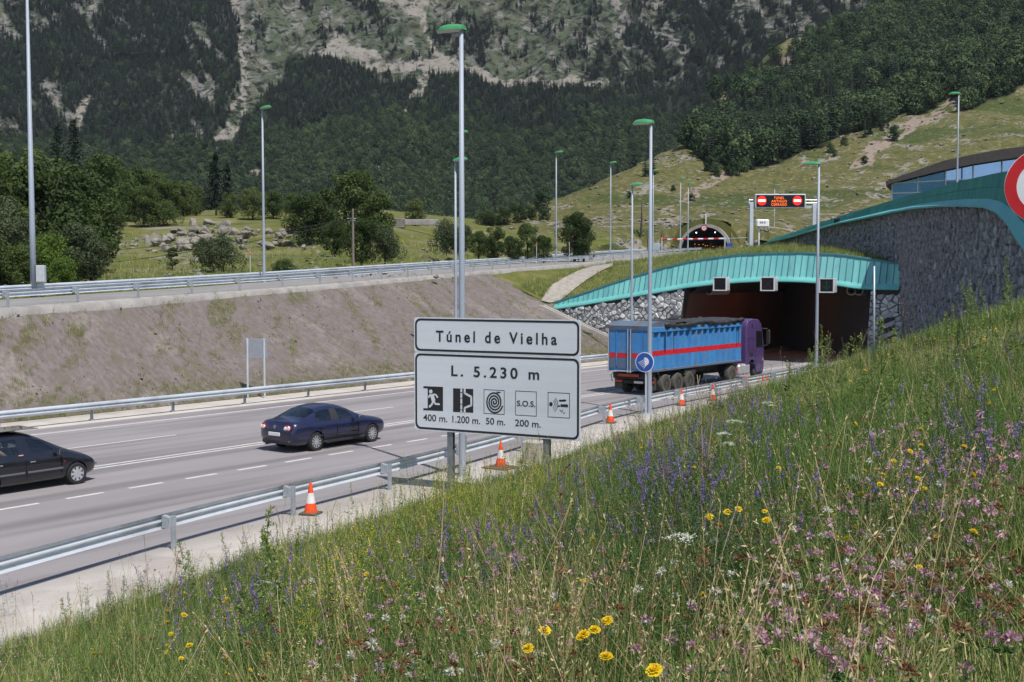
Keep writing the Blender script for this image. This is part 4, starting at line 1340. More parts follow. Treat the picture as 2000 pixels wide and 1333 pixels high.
for a in [(752, 104, 3.3, 'wide', 'grey', 'grey-green bush right of the wooden pole', .7), (428, 96, 2.9, 'wide', 'grey', 'wide grey-green bush in front of the rock pile', .95), (396, 106, 2.3, 'oval', 'mid', 'small bush above the wide one', 1.0), (337, 98, 2.1, 'slim', 'dark', 'narrow upright bush on the open meadow', 1.0), (554, 88, 1.3, 'wide', 'mid', 'low bush behind the guardrail near the lamp', 1.2),
          (812, 165, 3.9, 'oval', 'pale', 'pale conical tree above the ruined wall', 1.0), (872, 122, 3.5, 'wide', 'grey', 'grey-green bush left of the paired lamp posts', .7), (905, 126, 3.3, 'round', 'grey', 'bush directly behind the paired lamp posts', 1.0), (935, 124, 2.9, 'oval', 'mid', 'bush right of the tall lamp', 1.0), (966, 122, 3.5, 'oval', 'dark', 'dark pointed bush right of the tall lamp', 1.0), (1000, 124, 2.6, 'round', 'dark', 'dark low bush between two lamps', 1.2),
          (1030, 128, 4.2, 'tall', 'mid', 'taller green bush left of the snow marker', 1.0), (1062, 124, 2.9, 'round', 'dark', 'dark bush behind the red-topped marker', 1.0)]:
    tree(*a[:6], 'bushes along the far side of the service road', 'bush', a[6])
tree(1122, 128, 5.4, 'round', 'dark', 'dark wind-shaped tree leaning right beside the service road', 'bushes along the far side of the service road', wf=.85)
tree(1140, 127, 4.6, 'oval', 'dark', 'right half of the dark clump at the bend of the service road', 'bushes along the far side of the service road', wf=.8)
for a in [(955, 215, 2.6, 'wide', 'dark', 'leftmost bush of the row at the pasture foot'), (985, 218, 3.1, 'round', 'dark', 'second bush of the row at the pasture foot'), (1012, 222, 3.2, 'round', 'dark', 'third bush of the row at the pasture foot'), (1036, 226, 2.8, 'round', 'dark', 'last bush of the row at the pasture foot')]:
    p = hill_at(a[0], {955: 440, 985: 438, 1012: 434, 1036: 430}[a[0]])
    tree(*a, 'row of bushes at the pasture foot', 'bush', 1.3, base=p)

# two firs
near_fir = [conifer_mesh('crown', rng, h=1.0, r=.26, tiers=24, needles=26, m=M_['needle']) for _ in range(1)]
def fir(px, d, h, wf, label):
    p = at(px, d)
    t = thing('fir_tree', p, label, 'fir tree', random.uniform(0, 6), 'firs standing above the tree line')
    V_, F_ = [], []
    o = 0; tiers = 26
    for k in range(tiers):
        f_ = k / tiers
        z = h * (.12 + .87 * f_); rr = h * .26 * wf * (1 - f_) ** .8 * rng.uniform(.55, 1.15) + .12
        for i in range(9):
            a = rng.uniform(0, 6.28); L_ = rr * rng.uniform(.6, 1.1)
            for m_ in range(9):
                q0 = (m_ + .5) / 9; c = np.array([math.cos(a) * L_ * q0, math.sin(a) * L_ * q0, z - .18 * L_ * q0]); V_.append(c + rng.normal(size=3) * .07)
    C = np.array(V_)
    v, f2 = leaf_cards(C, rng.uniform(.22, .48, len(C)), rng, .9)
    link('crown', np_mesh('crown', v, f2, M_['needle']), t)
    MB().tube([(0, 0, -.3), (0, 0, h * .98)], [.16, .02], 7).build('trunk', M_['bark'], t)
fir(118, 155, 13.5, .95, 'dark fir with ragged top rising behind the left grove')
fir(150, 158, 14.2, .8, 'thinner fir with level branches behind the left grove')
fir(424, 176, 9.6, 1.1, 'single dark fir standing above the rock pile')
fir(447, 180, 8.2, .9, 'thin half-bare fir beside the single dark fir')

# ---- boulders
M_['boulder'] = mat('boulder', alb(172, 166, 154), alb(136, 130, 120), scale=1.3, detail=8, rough=.95, bump=.7, bscale=5, spec=.15, c3=alb(110, 106, 96), s3=.8, m3=(.5, .7), rnd=.12)
def rock(rng, flat=.7):
    bm = bmesh.new()
    for _ in range(13):
        v = rng.normal(size=3); v /= np.linalg.norm(v); v *= rng.uniform(.8, 1.05); bm.verts.new((v[0], v[1] * .85, v[2] * flat))
    bmesh.ops.convex_hull(bm, input=bm.verts[:])
    for v in [v for v in bm.verts if not v.link_faces]: bm.verts.remove(v)
    bmesh.ops.bevel(bm, geom=bm.edges[:], offset=.03, segments=1, affect='EDGES')
    me = bpy.data.meshes.new('boulder'); bm.to_mesh(me); bm.free(); me.materials.append(M_['boulder']); return me
rocks_ = [rock(rng, rng.uniform(.5, .85)) for _ in range(12)]
def boulder(px, d, s, label, dz=0.0, base=None, group='boulders of the rock pile'):
    p = at(px, d) if base is None else np.array(base)
    o = link('boulder', rocks_[random.randrange(12)], None, (p[0], p[1], p[2] + s * .3 + dz))
    o.scale = (s, s, s); o.rotation_euler = (random.uniform(-.3, .3), random.uniform(-.3, .3), random.uniform(0, 6.28))
    return tag(o, label, 'boulder', group)
named = [(563, 137, 2.2, 'large dark-faced boulder beside the dark clump of trees'), (585, 133, 1.5, 'big pale boulder at the right end of the rock pile'), (380, 152, 1.5, 'flat slab on the crest of the rock pile'), (410, 153, 1.3, 'flat slab right of the crest slab'), (440, 146, 1.6, 'pale sloping boulder under the tree line'), (400, 132, 1.9, 'dark overhanging boulder in the middle of the rock pile'), (300, 128, 1.7, 'broad pale boulder at the front of the pile'), (225, 125, 1.5, 'broad boulder at the left front of the pile'), (460, 136, 1.6, 'tall pale boulder right of the pile centre'), (230, 148, 1.0, 'lone flat boulder on the grass above the pile')]
for a in named: boulder(a[0], a[1], a[2] * .75, a[3], -.15)
for k in range(120):
    u = random.random()
    px_ = random.gauss(390, 95) if u < .75 else random.uniform(175, 590)
    if not 170 < px_ < 600: continue
    lo = np.interp(px_, [180, 300, 400, 500, 600], [122, 118, 120, 120, 118]); hi = np.interp(px_, [180, 300, 400, 500, 600], [136, 136, 148, 142, 134])
    d = random.uniform(lo, hi)
    s_ = random.choice((.3, .4, .5, .6, .75, .95))
    boulder(px_, d, s_, ('small' if s_ < .45 else 'mid-sized' if s_ < .7 else 'large') + ' grey boulder heaped ' + ('low at the front' if d < 127 else 'high at the back') + ' of the rock pile, ' + ('left end' if px_ < 290 else 'left half' if px_ < 390 else 'right half' if px_ < 490 else 'right end'), .0 + .2 * random.random() * (px_ > 300))
# low stones in the grass
pts_, rot, scl, idx = [], [], [], []
for k in range(900):
    px_ = random.uniform(180, 900); d = random.uniform(84, 128)
    if fbm(np.array(px_ / 40.), np.array(d / 6.), 3, 91) < .5: continue
    p = at(px_, d); s_ = random.choice((.10, .15, .2, .3, .45)) * .8
    pts_.append(p + [0, 0, s_ * .15]); rot.append((random.uniform(-.3, .3), random.uniform(-.3, .3), random.uniform(0, 6))); scl.append((s_, s_, s_ * .6)); idx.append(random.randrange(12))
for k in range(15000):
    i, j = random.randrange(30, 150), random.randrange(40, 400)
    if rocks[i, j] + h_scree[i, j] * .8 + .10 < random.random() * 1.0 + .05: continue
    if h_forest[i, j] > .5: continue
    s_ = random.choice((.2, .25, .35, .5, .7))
    pts_.append(ph[i, j] + [random.uniform(-1, 1), random.uniform(-1, 1), s_ * .2]); rot.append((0, 0, random.uniform(0, 6))); scl.append((s_, s_, s_ * .6)); idx.append(random.randrange(12))
scatter('loose_stones', pts_, rot, scl, idx, rocks_, 'loose grey stones strewn over the meadow and pasture', 'stones')

# ruined stone wall between the trees
p = at(800, 150)
rw = thing('ruined_wall', p, 'low ruined concrete wall between the trees', 'wall', AZ)
MB().bevel_box((1.6, 0, 1.0), (4.4, .5, .75), .06).build('wall_block', M_['kerb'], rw)
MB().bevel_box((-1.3, .2, .9), (1.5, .8, 1.3), .1).build('broken_end', M_['boulder'], rw)
# ================================================================== guardrails
M_['galv'] = mat('galvanised steel', (0.60, 0.64, 0.68), (0.50, 0.54, 0.58), scale=1.5, detail=6, rough=0.40, metal=0.35, coord='World', rvar=0.12, c3=(0.33, 0.35, 0.37), s3=0.4, m3=(.55, .75))
M_['galv_post'] = mat('galvanised post', (0.42, 0.45, 0.48), (0.33, 0.36, 0.39), scale=3, rough=0.5, metal=0.4, coord='World')
W_PROF = [(0.0, .765), (.045, .75), (.085, .70), (.085, .66), (.02, .615), (.02, .595), (.085, .55), (.085, .51), (.045, .46), (0.0, .445)]


def guardrail(name, label, fx, fz, y0, step, n, traffic, origin, back=0.22, post=True, skip=()):
    """fx(y), fz(y): line of the beam; traffic = +1 when the road lies towards -X"""
    g = thing(name, origin, label, 'guardrail')
    og = np.array(origin, float)
    e = .05

    def fr(y):
        x = float(fx(y)); z = float(fz(y)); tx = (float(fx(y + e)) - float(fx(y - e))) / (2 * e)
        l = math.hypot(tx, 1)
        nrm = np.array([-1 / l, tx / l, 0]) * traffic                 # towards the traffic
        return np.array([x, y, z]), nrm, math.atan2(1, tx) - math.pi / 2
    for k in range(n):
        ya, yb = y0 + k * step, y0 + (k + 1) * step
        rows = []
        for y in np.linspace(ya - .12, yb + .12, 6):
            p, nr, _ = fr(y)
            rows.append([p + nr * (o_ + (.003 if k % 2 else 0)) + [0, 0, z] - og for o_, z in W_PROF])
        MB().grid(np.array(rows)).build('beam', M_['galv'], g, sharp=55)
        p, nr, rz = fr(ya)
        q = p - nr * back - og
        if post and k not in skip:
            MB().box(q + [0, 0, .30], (.055, .12, .86), rz).box(q + [0, 0, .30] + nr * 0.035 * 0, (.12, .012, .86), rz).build('post', M_['galv_post'], g)
            c = p - nr * back * .45 - og
            MB().prism([tuple(c + nr * a_ + np.array([0, b_, 0]) * 1 + [0, 0, z]) for a_, b_, z in ((-.10, 0, .49), (.10, 0, .47), (.10, 0, .74), (-.10, 0, .70))], tuple(np.array([-nr[1], nr[0], 0]) * .12)).build('spacer_block', M_['galv_post'], g)
    return g


guardrail('guardrail', 'curving galvanised guardrail on the near side of the main road, seen from behind', rail_x, lambda y: 0.0, -8.6, 3.95, 21, 1, (-21, 15, 0), .2, skip=(5,))
guardrail('guardrail', 'galvanised guardrail along the foot of the bare cut slope', lambda y: -41.45, lambda y: 0.04, -8.6, 3.98, 21, -1, (-41.6, 27, 0), .2)
nz = np.sqrt(1 + np.gradient(up_x(np.linspace(-14, 200, 200)), np.linspace(-14, 200, 200)) ** 2).mean()
guardrail('guardrail', 'galvanised guardrail on the near edge of the service road above the cut slope', lambda y: up_x(y) - .28, lambda y: up_z(y) + .12, -7.5, 3.92, 42, 1, (-48, 27, 4), .22)
guardrail('guardrail', 'galvanised guardrail on the far edge of the service road', lambda y: up_x(y) - 7.75, lambda y: up_z(y) + .10, -6.3, 3.92, 40, -1, (-56, 27, 4), .22)

# ================================================================== street lamps
M_['pole'] = mat('painted steel pole', (0.33, 0.37, 0.43), (0.28, 0.32, 0.37), scale=1.0, rough=0.55, metal=0.1, coord='Object', stretch=(1, 1, .2))
M_['green_hood'] = mat('green lamp hood', lin(72, 150, 96), lin(58, 132, 82), scale=3, rough=0.4, spec=.5)
M_['lens'] = mat('lamp glass', (0.45, 0.42, 0.40), rough=.25)


def lamp(base, h, ang, label, r=.105, group='street lamps with green heads', plinth=False, head=1.0):
    t = thing('street_lamp', base, label, 'street lamp', ang, group)
    MB().tube([(0, 0, -.4), (0, 0, .02), (0, 0, h * .5), (0, 0, h)], [r, r, r * .78, r * .55], 14).build('pole', M_['pole'], t, smooth=True)
    MB().bevel_box((0, 0, .02), (.42, .42, .04), .01).build('base_plate', M_['galv_post'], t)
    MB().box((-r * .2, -r - .004, 1.0), (.10, .02, .42)).build('access_door', M_['galv_post'], t)
    if plinth: MB().bevel_box((0, 0, -.12), (.9, .9, .25), .03).build('plinth', M_['concrete'], t)
    # head points along local +x
    rows = []
    L_, W_, H_ = .98 * head, .19 * head, .17 * head
    for u in np.linspace(0, 1, 9):
        x = -.10 + L_ * u; wv = W_ * (math.sin(math.pi * (.16 + .80 * u)) ** .6); hv = H_ * (.62 + .5 * math.sin(math.pi * (u * .8 + .1))) * (1 if u < .85 else (1 - (u - .85) * 4))
        rows.append([(x, wv * math.cos(a), h - .02 + hv * math.sin(a) + .05 * u) for a in np.linspace(0, math.pi, 9)])
    rows = np.array(rows)
    hd = MB(); hd.grid(rows)
    hd.add([tuple(p) for p in rows[0]], [tuple(range(9))]); hd.add([tuple(p) for p in rows[-1]], [tuple(range(9))])
    o = hd.build('lamp_head', M_['green_hood'], t, sharp=50)
    bt = np.stack([rows[:, 0], (rows[:, 0] + rows[:, 8]) / 2 - [0, 0, .05], rows[:, 8]], 0)
    MB().grid(bt).build('lens', M_['lens'], o)
    return t


def on_x(px, X, z=0.0):
    r = rays(np.array(float(px)), np.array(550.0)); t_ = X / r[0]
    return np.array([X, r[1] * t_, z])


lamp(G(903, 932), 12.9, math.pi, 'tallest lamp post, standing right behind the information sign', r=.108)
lamp(G(1268, 808), 12.45, math.pi, 'lamp post beside the round blue sign in front of the truck')
lamp(G(1594, 740), 12.5, math.pi, 'lamp post in front of the tunnel mouth')
lamp(on_x(890, -42.7, .06), 12.6, 0, 'lamp post across the main road, hidden below by the information sign')
lamp(on_x(1234, -42.7, .06), 12.5, 0, 'lamp post beside the stone wall behind the truck')
def up_lamp(px, d, h, label, dz=.05):
    p = P(px, 550, d); z = up_z(min(float(p[1]), 214)) + dz
    lamp((p[0], p[1], z), h, 0.0, label)
up_lamp(516, 79, 11.9, 'lamp post on the service road in front of the rock pile')
up_lamp(899, 101, 12.0, 'thin far lamp post seen just left of the tallest lamp')
up_lamp(1086, 126, 12.0, 'lamp post before the dark bushes on the service road')
up_lamp(1192, 144, 11.8, 'lamp post alone against the pasture')
up_lamp(1275, 163, 11.8, 'far lamp post half hidden by the one beside the blue sign')
up_lamp(1328, 186, 11.8, 'far lamp post left of the old tunnel')
up_lamp(1343, 178, 10.6, 'second far lamp post close beside the old tunnel arch')
up_lamp(1511, 196, 11.0, 'farthest lamp post, behind the lit message board')
lamp(P(1869, 372, 104), 8.6, math.pi, 'lamp post in front of the glazed control building', r=.09)
lp = P(66, 588, 62)
mast = thing('mast', lp, 'tall plain grey tapering mast with a cabinet at the left', 'mast')
MB().tube([(0, 0, -.3), (0, 0, 4), (-.02, 0, 16.2)], [.17, .15, .07], 14).build('pole', M_['pole'], mast, smooth=True)
MB().bevel_box((0, 0, -.02), (.8, .8, .35), .04).build('plinth', M_['concrete'], mast)
cb_ = MB().bevel_box((RT[0] * .42, RT[1] * .42, 1.45), (.46, .3, .92), .02, AZ).build('cabinet', M_['galv'], mast)
MB().box((RT[0] * .42 - FH[0] * .16, RT[1] * .42 - FH[1] * .16, 1.45), (.38, .02, .82), AZ).build('cabinet_door', M_['alu'], cb_)

# ================================================================== lettering helper
def text_mesh(body, spacing=1.0, extrude=.0015, bold=0.0):
    cu = bpy.data.curves.new('lettering', 'FONT'); cu.body = body; cu.space_character = spacing; cu.extrude = extrude; cu.offset = bold
    ob = bpy.data.objects.new('lettering_temp', cu); COL.objects.link(ob)
    dg = bpy.context.evaluated_depsgraph_get()
    me = bpy.data.meshes.new_from_object(ob.evaluated_get(dg))
    COL.objects.unlink(ob); bpy.data.objects.remove(ob); bpy.data.curves.remove(cu)
    return me


def letter(parent, body, x0, x1, z0, z1, y, m, spacing=1.0, bold=0.0, name='lettering', zb=None):
    """text standing in the local xz plane, filling the box"""
    me = text_mesh(body, spacing, .002, bold)
    co = np.zeros(len(me.vertices) * 3, np.float32); me.vertices.foreach_get('co', co); co = co.reshape(-1, 3)
    a, b = co.min(0), co.max(0)
    n = np.empty_like(co)
    n[:, 0] = x0 + (co[:, 0] - a[0]) / (b[0] - a[0]) * (x1 - x0)
    n[:, 2] = z0 + (co[:, 1] - a[1]) / (b[1] - a[1]) * (z1 - z0)
    n[:, 1] = y - co[:, 2]
    me.vertices.foreach_set('co', n.ravel()); me.update(); me.materials.clear(); me.materials.append(m)
    return link(name, me, parent)


def rrect(x0, x1, z0, z1, r, n=6):
    out = []
    for cx2, cz2, a0 in ((x1 - r, z1 - r, 0), (x0 + r, z1 - r, 90), (x0 + r, z0 + r, 180), (x1 - r, z0 + r, 270)):
        for k in range(n + 1):
            a = R(a0 + 90 * k / n); out.append((cx2 + r * math.cos(a), cz2 + r * math.sin(a)))
    return out


def ring(mb, outer, inner, y0, y1):
    n = len(outer)
    vs = [(p[0], y0, p[1]) for p in outer] + [(p[0], y0, p[1]) for p in inner] + [(p[0], y1, p[1]) for p in outer] + [(p[0], y1, p[1]) for p in inner]
    fs = []
    for k in range(n):
        j = (k + 1) % n
        fs += [(k, j, n + j, n + k), (2 * n + k, 3 * n + k, 3 * n + j, 2 * n + j), (k, 2 * n + k, 2 * n + j, j), (n + k, n + j, 3 * n + j, 3 * n + k)]
    return mb.add(vs, fs)


def plate(mb, poly, y0, y1):
    return mb.prism([(p[0], y0, p[1]) for p in poly], (0, y1 - y0, 0))


def thick(mb, pts, w, y0, y1):
    """thick polyline in the xz plane"""
    for a, b in zip(pts[:-1], pts[1:]):
        a = np.array(a, float); b = np.array(b, float); t = (b - a) / (np.hypot(*(b - a)) + 1e-9); nrm = np.array([-t[1], t[0]]) * w / 2
        a2, b2 = a - t * w * .2, b + t * w * .2
        plate(mb, [a2 - nrm, b2 - nrm, b2 + nrm, a2 + nrm], y0, y1)
    return mb


# ================================================================== big information sign
M_['sign_face'] = mat('sign face', (0.62, 0.64, 0.66), (0.57, 0.59, 0.615), scale=.6, detail=6, rough=.45, coord='Object', stretch=(.15, 1, 6), spec=.4)
M_['sign_black'] = mat('sign black', (0.012, 0.012, 0.014), rough=.5)
M_['post_dark'] = mat('grey steel post', (0.20, 0.22, 0.24), (0.15, 0.165, 0.18), scale=4, rough=.5, metal=.3)
DL, DR = 31.2, 28.9
bl, br = P(811, 838, DL), P(1131.5, 857, DR)
vx = br - bl; vx[2] = 0; SW = np.hypot(vx[0], vx[1]); vx /= SW
s_rz = math.atan2(vx[1], vx[0])
sign = thing('information_sign', (bl[0], bl[1], 0), 'large pale tunnel information sign on two posts, showing length and safety symbols', 'road sign', s_rz)
nrm_ = np.array([-vx[1], vx[0], 0])
def S(px, py):
    r = rays(np.array(float(px)), np.array(float(py))); o = np.array([0, 0, EYE])
    t_ = ((bl - o) @ nrm_) / (r @ nrm_); q_ = o + r * t_
    return (float((q_ - bl) @ vx), float(q_[2]))
def Z(zx, zy): return S(800 + zx / 4.937, 610 + zy / 4.937)
zt_ = (S(812, 622)[1] + S(1134, 628)[1]) / 2; zb_ = (S(811, 839)[1] + S(1131, 858)[1]) / 2
zm_ = (S(812, 689.3)[1] + S(1133, 697)[1]) / 2
plate_top = plate(MB(), rrect(-.02, SW + .02, zm_ + .004, zt_ + .03, .07), 0, .035).build('title_panel', M_['sign_face'], sign)
plate_low = plate(MB(), rrect(-.02, SW + .02, zb_ - .03, zm_ - .004, .07), 0, .035).build('symbol_panel', M_['sign_face'], sign)
for nm, par, z0, z1 in (('border', plate_top, zm_ + .035, zt_), ('border', plate_low, zb_, zm_ - .035)):
    ring(MB(), rrect(.01, SW - .01, z0, z1, .16), rrect(.065, SW - .065, z0 + .055, z1 - .055, .12), -.004, 0.001).build(nm, M_['sign_black'], par)
for px_ in (877, 1065):
    x = S(px_, 850)[0]
    mb = MB(); mb.box((x, .16, 2.1), (.17, .015, 5.0)); mb.box((x, .10, 2.1), (.012, .12, 5.0)); mb.box((x, .05, 2.1), (.17, .015, 5.0))
    mb.build('post', M_['post_dark'], sign)
for z in (zb_ + .35, zm_ - .4, zm_ + .25, zt_ - .25):
    MB().box((SW / 2, .055, z), (SW * .94, .03, .06)).build('rail', M_['galv_post'], sign)
def line_text(body, a, b, h, par, spacing, bold=.008):
    """a, b: zoom coordinates of the baseline's ends; h: zoom height"""
    (x0, z0), (x1, z1) = Z(*a), Z(*b); z = (z0 + z1) / 2; zh = Z(a[0], a[1] - h)[1] - z0
    letter(par, body, x0, x1, z, z + zh, -.0035, M_['sign_black'], spacing, bold)
line_text('Túnel de Vielha', (256, 292), (1421, 312), 108, plate_top, 1.45, .02)
line_text('L. 5.230 m', (403, 622), (1250, 650), 104, plate_low, 1.4, .02)
line_text('400 m.', (132, 1052), (364, 1055), 64, plate_low, 1.0, .006)
line_text('1.200 m.', (414, 1068), (680, 1076), 66, plate_low, 1.0, .006)
line_text('50 m.', (737, 1083), (922, 1090), 64, plate_low, 1.0, .006)
line_text('200 m.', (1018, 1100), (1265, 1112), 64, plate_low, 1.0, .006)
line_text('S.O.S.', (1036, 907), (1212, 913), 54, plate_low, 1.0, .012)
def zr(x0, y0, x1, y1): return [Z(x0, y0), Z(x1, y0 + (x1 - x0) * .038), Z(x1, y1 + (x1 - x0) * .045), Z(x0, y1)]
def blk(polys, nm='symbol', y=-.003, m='sign_black', d=0.004):
    mb = MB()
    for p in polys: plate(mb, p, y, y + d)
    return mb.build(nm, M_[m], plate_low)
wl = -.0065
u_ = Z(1, 0)[0] - Z(0, 0)[0]
e1 = blk([zr(133, 714, 322, 734), zr(175, 734, 322, 928), zr(133, 926, 322, 946)], 'emergency_exit_symbol')
mb = MB()
cc = Z(205, 766); plate(mb, [(cc[0] + 16 * u_ * math.cos(a), cc[1] + 16 * u_ * math.sin(a)) for a in np.linspace(0, 2 * math.pi, 15)[:-1]], wl, wl + .004)
for w_, pl in ((34, [(216, 800), (230, 850)]), (13, [(200, 794), (184, 822)]), (13, [(236, 792), (256, 800), (270, 824)]), (17, [(230, 858), (216, 888), (192, 914)]), (15, [(234, 858), (250, 886), (288, 888)])):
    thick(mb, [Z(*q_) for q_ in pl], w_ * u_, wl - .0002 * w_ / 10, wl + .004)
mb.build('running_figure', M_['sign_face'], plate_low)
blk([zr(420, 734, 614, 962)], 'lay_by_symbol')
mb = MB(); plate(mb, zr(491, 738, 508, 966), wl, wl + .004)
thick(mb, [Z(532, 742), Z(532, 782), Z(596, 818), Z(596, 898), Z(532, 924), Z(532, 966)], 16 * u_, wl - .001, wl + .004)
mb.build('lay_by_outline', M_['sign_face'], plate_low)
mb = MB()
for y in (772, 826, 884, 938): plate(mb, zr(489, y, 511, y + 7), wl - .002, wl + .003)
mb.build('lane_mark', M_['sign_black'], plate_low)
def box_line(x0, y0, x1, y1, nm):
    a = zr(x0, y0, x1, y1); xs_ = (a[0][0] + a[3][0]) / 2, (a[1][0] + a[2][0]) / 2; zs_ = (a[2][1] + a[3][1]) / 2, (a[0][1] + a[1][1]) / 2; w_ = 4.5 * u_
    o_ = [(xs_[0], zs_[0]), (xs_[1], zs_[0]), (xs_[1], zs_[1]), (xs_[0], zs_[1])]; i_ = [(xs_[0] + w_, zs_[0] + w_), (xs_[1] - w_, zs_[0] + w_), (xs_[1] - w_, zs_[1] - w_), (xs_[0] + w_, zs_[1] - w_)]
    return ring(MB(), o_, i_, -.003, .001).build(nm, M_['sign_black'], plate_low)
box_line(715, 745, 915, 980, 'hose_frame'); box_line(1020, 758, 1225, 996, 'phone_frame'); box_line(1333, 772, 1545, 1014, 'radio_frame')
cc = Z(818, 868); mb = MB()
sp = [(cc[0] + (5 + 71 * t) * u_ * math.cos(2 * math.pi * 3.6 * t + 2.2), cc[1] + (5 + 71 * t) * u_ * 1.15 * math.sin(2 * math.pi * 3.6 * t + 2.2)) for t in np.linspace(0, 1, 110)]
L0 = []
for k, (a, b) in enumerate(zip(sp[:-1], sp[1:])): thick(mb, [a, b], 12.5 * u_, -.003 - .0006 * (k % 2), .001)
plate(mb, [Z(838, 768), Z(862, 768), Z(884, 777), Z(862, 783), Z(838, 782)], -.003, .001)
mb.build('fire_hose_symbol', M_['sign_black'], plate_low)
mb = MB(); cc = Z(1363, 888)
plate(mb, [(cc[0] + 15 * u_ * math.cos(a), cc[1] + 17 * u_ * math.sin(a)) for a in np.linspace(0, 2 * math.pi, 15)[:-1]], -.003, .001)
plate(mb, [Z(1440, 846), Z(1500, 842), Z(1513, 850), Z(1506, 862), Z(1444, 864)], -.003, .001); plate(mb, [Z(1456, 888), Z(1526, 890), Z(1528, 918), Z(1456, 914)], -.003, .001); plate(mb, [Z(1424, 900), Z(1450, 898), Z(1450, 914), Z(1426, 912)], -.0035, .001)
for r_ in (30, 44, 58):
    thick(mb, [(cc[0] + r_ * u_ * math.cos(a), cc[1] + r_ * 1.1 * u_ * math.sin(a)) for a in np.linspace(-1.0, .85, 9)], 4 * u_, -.003 - r_ * 1e-5, .001)
thick(mb, [Z(1448, 940), Z(1470, 968), Z(1478, 938)], 4 * u_, -.0031, .001); thick(mb, [Z(1480, 975), Z(1498, 972)], 5 * u_, -.0033, .001)
mb.build('broadcast_symbol', M_['sign_black'], plate_low)

# ================================================================== other signs
M_['sign_blue'] = mat('blue sign', lin(38, 84, 168), lin(32, 74, 150), scale=3, rough=.4)
M_['sign_red'] = mat('red sign', lin(196, 24, 28), lin(180, 18, 24), scale=2, rough=.4)
M_['sign_white'] = mat('white sign', (0.74, 0.75, 0.76), (0.68, 0.69, 0.70), scale=2, rough=.45)
def disc(r, n=36, cx2=0., cz2=0.): return [(cx2 + r * math.cos(a), cz2 + r * math.sin(a)) for a in np.linspace(0, 2 * math.pi, n + 1)[:-1]]
b_ = G(1260, 818)
bs = thing('road_sign', b_, 'round blue headlamp sign with white rim on a grey post', 'road sign', R(6))
d_ = float(b_ @ FH); zc = P(1257, 708, d_)[2]; r_ = 19.2 / FPX * d_ * 1.02
MB().tube([(0, .06, -.2), (0, .06, zc + .3)], .04, 10).build('post', M_['galv'], bs)
dk = plate(MB(), disc(r_), 0, .025); dk = dk.build('disc', M_['sign_white'], bs); dk.location = (-.04, 0, zc)
o = plate(MB(), disc(r_ * .93), -.004, 0.003).build('blue_face', M_['sign_blue'], dk)
mb = MB()
lampshape = [(.06 * r_, -.42 * r_)] + [(.06 * r_ + .42 * r_ * math.cos(a), .42 * r_ * math.sin(a) + .06 * r_) for a in np.linspace(-1.2, 1.9, 12)] + [(-.06 * r_, .50 * r_)]
plate(mb, lampshape, -.007, .0)
for k in range(5): thick(mb, [(-.08 * r_ + .05 * k * r_, (.24 - .16 * k) * r_), (-.66 * r_ + .14 * k * r_, (-.10 - .13 * k) * r_)], .055 * r_, -.0072 - k * .0002, 0)
mb.build('headlamp_symbol', M_['sign_white'], dk)
# prohibition sign at the right edge
pr = P(2043, 363, 13.7)
bz = float(bank_z(pr[0], pr[1]))
ps = thing('road_sign', (pr[0], pr[1], bz), 'round white sign with thick red ring cut by the right edge', 'road sign', R(10))
MB().tube([(0, .06, -.3), (0, .06, pr[2] - bz + .4)], .038, 10).build('post', M_['galv'], ps)
rs = 75 / FPX * 13.7
dk = plate(MB(), disc(rs, 48), 0, .025).build('disc', M_['sign_white'], ps); dk.location = (0, 0, pr[2] - bz)
ring(MB(), disc(rs * .985, 48), disc(rs * .70, 48), -.005, .001).build('red_ring', M_['sign_red'], dk)
# back of a small sign on the far verge
b0, b1 = on_x(482, -43.2, .05), on_x(515, -43.2, .05)
mid = (b0 + b1) / 2; ang = math.atan2(b1[1] - b0[1], b1[0] - b0[0])
fs = thing('road_sign', mid, 'small grey sign seen from behind at the foot of the cut slope', 'road sign', AZ)
w_ = 33 / FPX * float(mid @ FH)
dm = float(mid @ FH); ztop = P(500, 664, dm)[2]; zlo_ = P(500, 703, dm)[2]
for sx in (-w_ / 2, w_ / 2): MB().box((sx, -.04, ztop / 2 - .15), (.08, .05, ztop + .35)).build('post', M_['galv'], fs)
MB().bevel_box((.03, 0.01, (ztop + zlo_) / 2), (w_ + .22, .03, ztop - zlo_), .01).build('panel', M_['post_dark'] if False else mat('sign back', (.30, .31, .34), (.25, .26, .285), scale=2, rough=.5, metal=.3), fs)
# chevron board and thin post by the right jamb
cp = PY(1731, 668, 72.5); cz = float(cp[2])
ch = thing('chevron_board', (cp[0], cp[1], 0.0), 'black and grey chevron board at the foot of the dark wall', 'road sign', R(8))
MB().bevel_box((0, 0, cz + .7), (1.05, .05, 1.7), .02).build('panel', M_['sign_black'], ch)
mb = MB()
for k in range(3):
    z0 = cz + .05 + k * .62
    plate(mb, [(-.5, z0), (-.5, z0 + .28), (.5, z0 + .72), (.5, z0 + .44)], -.032, -.02)
mb2 = None
mb.build('stripe', mat('grey reflective stripe', (.35, .35, .36), rough=.6), ch)
for sx in (-.4, .4): MB().box((sx, .06, (cz + 1.4) / 2 - .1), (.06, .05, cz + 1.6)).build('post', M_['galv_post'], ch)
tp_ = P(1706, 690, 34.0); bz = float(bank_z(tp_[0], tp_[1])); top_z = P(1706, 520, 34.0)[2]
tag(MB().tube([(tp_[0], tp_[1], bz - .2), (tp_[0], tp_[1], bz + 1.5), (tp_[0] - .02, tp_[1], top_z)], [.033, .033, .030], 10).build('marker_pole', M_['galv_post'], smooth=True), 'thin bare metal pole in the weeds before the tunnel corner', 'pole')

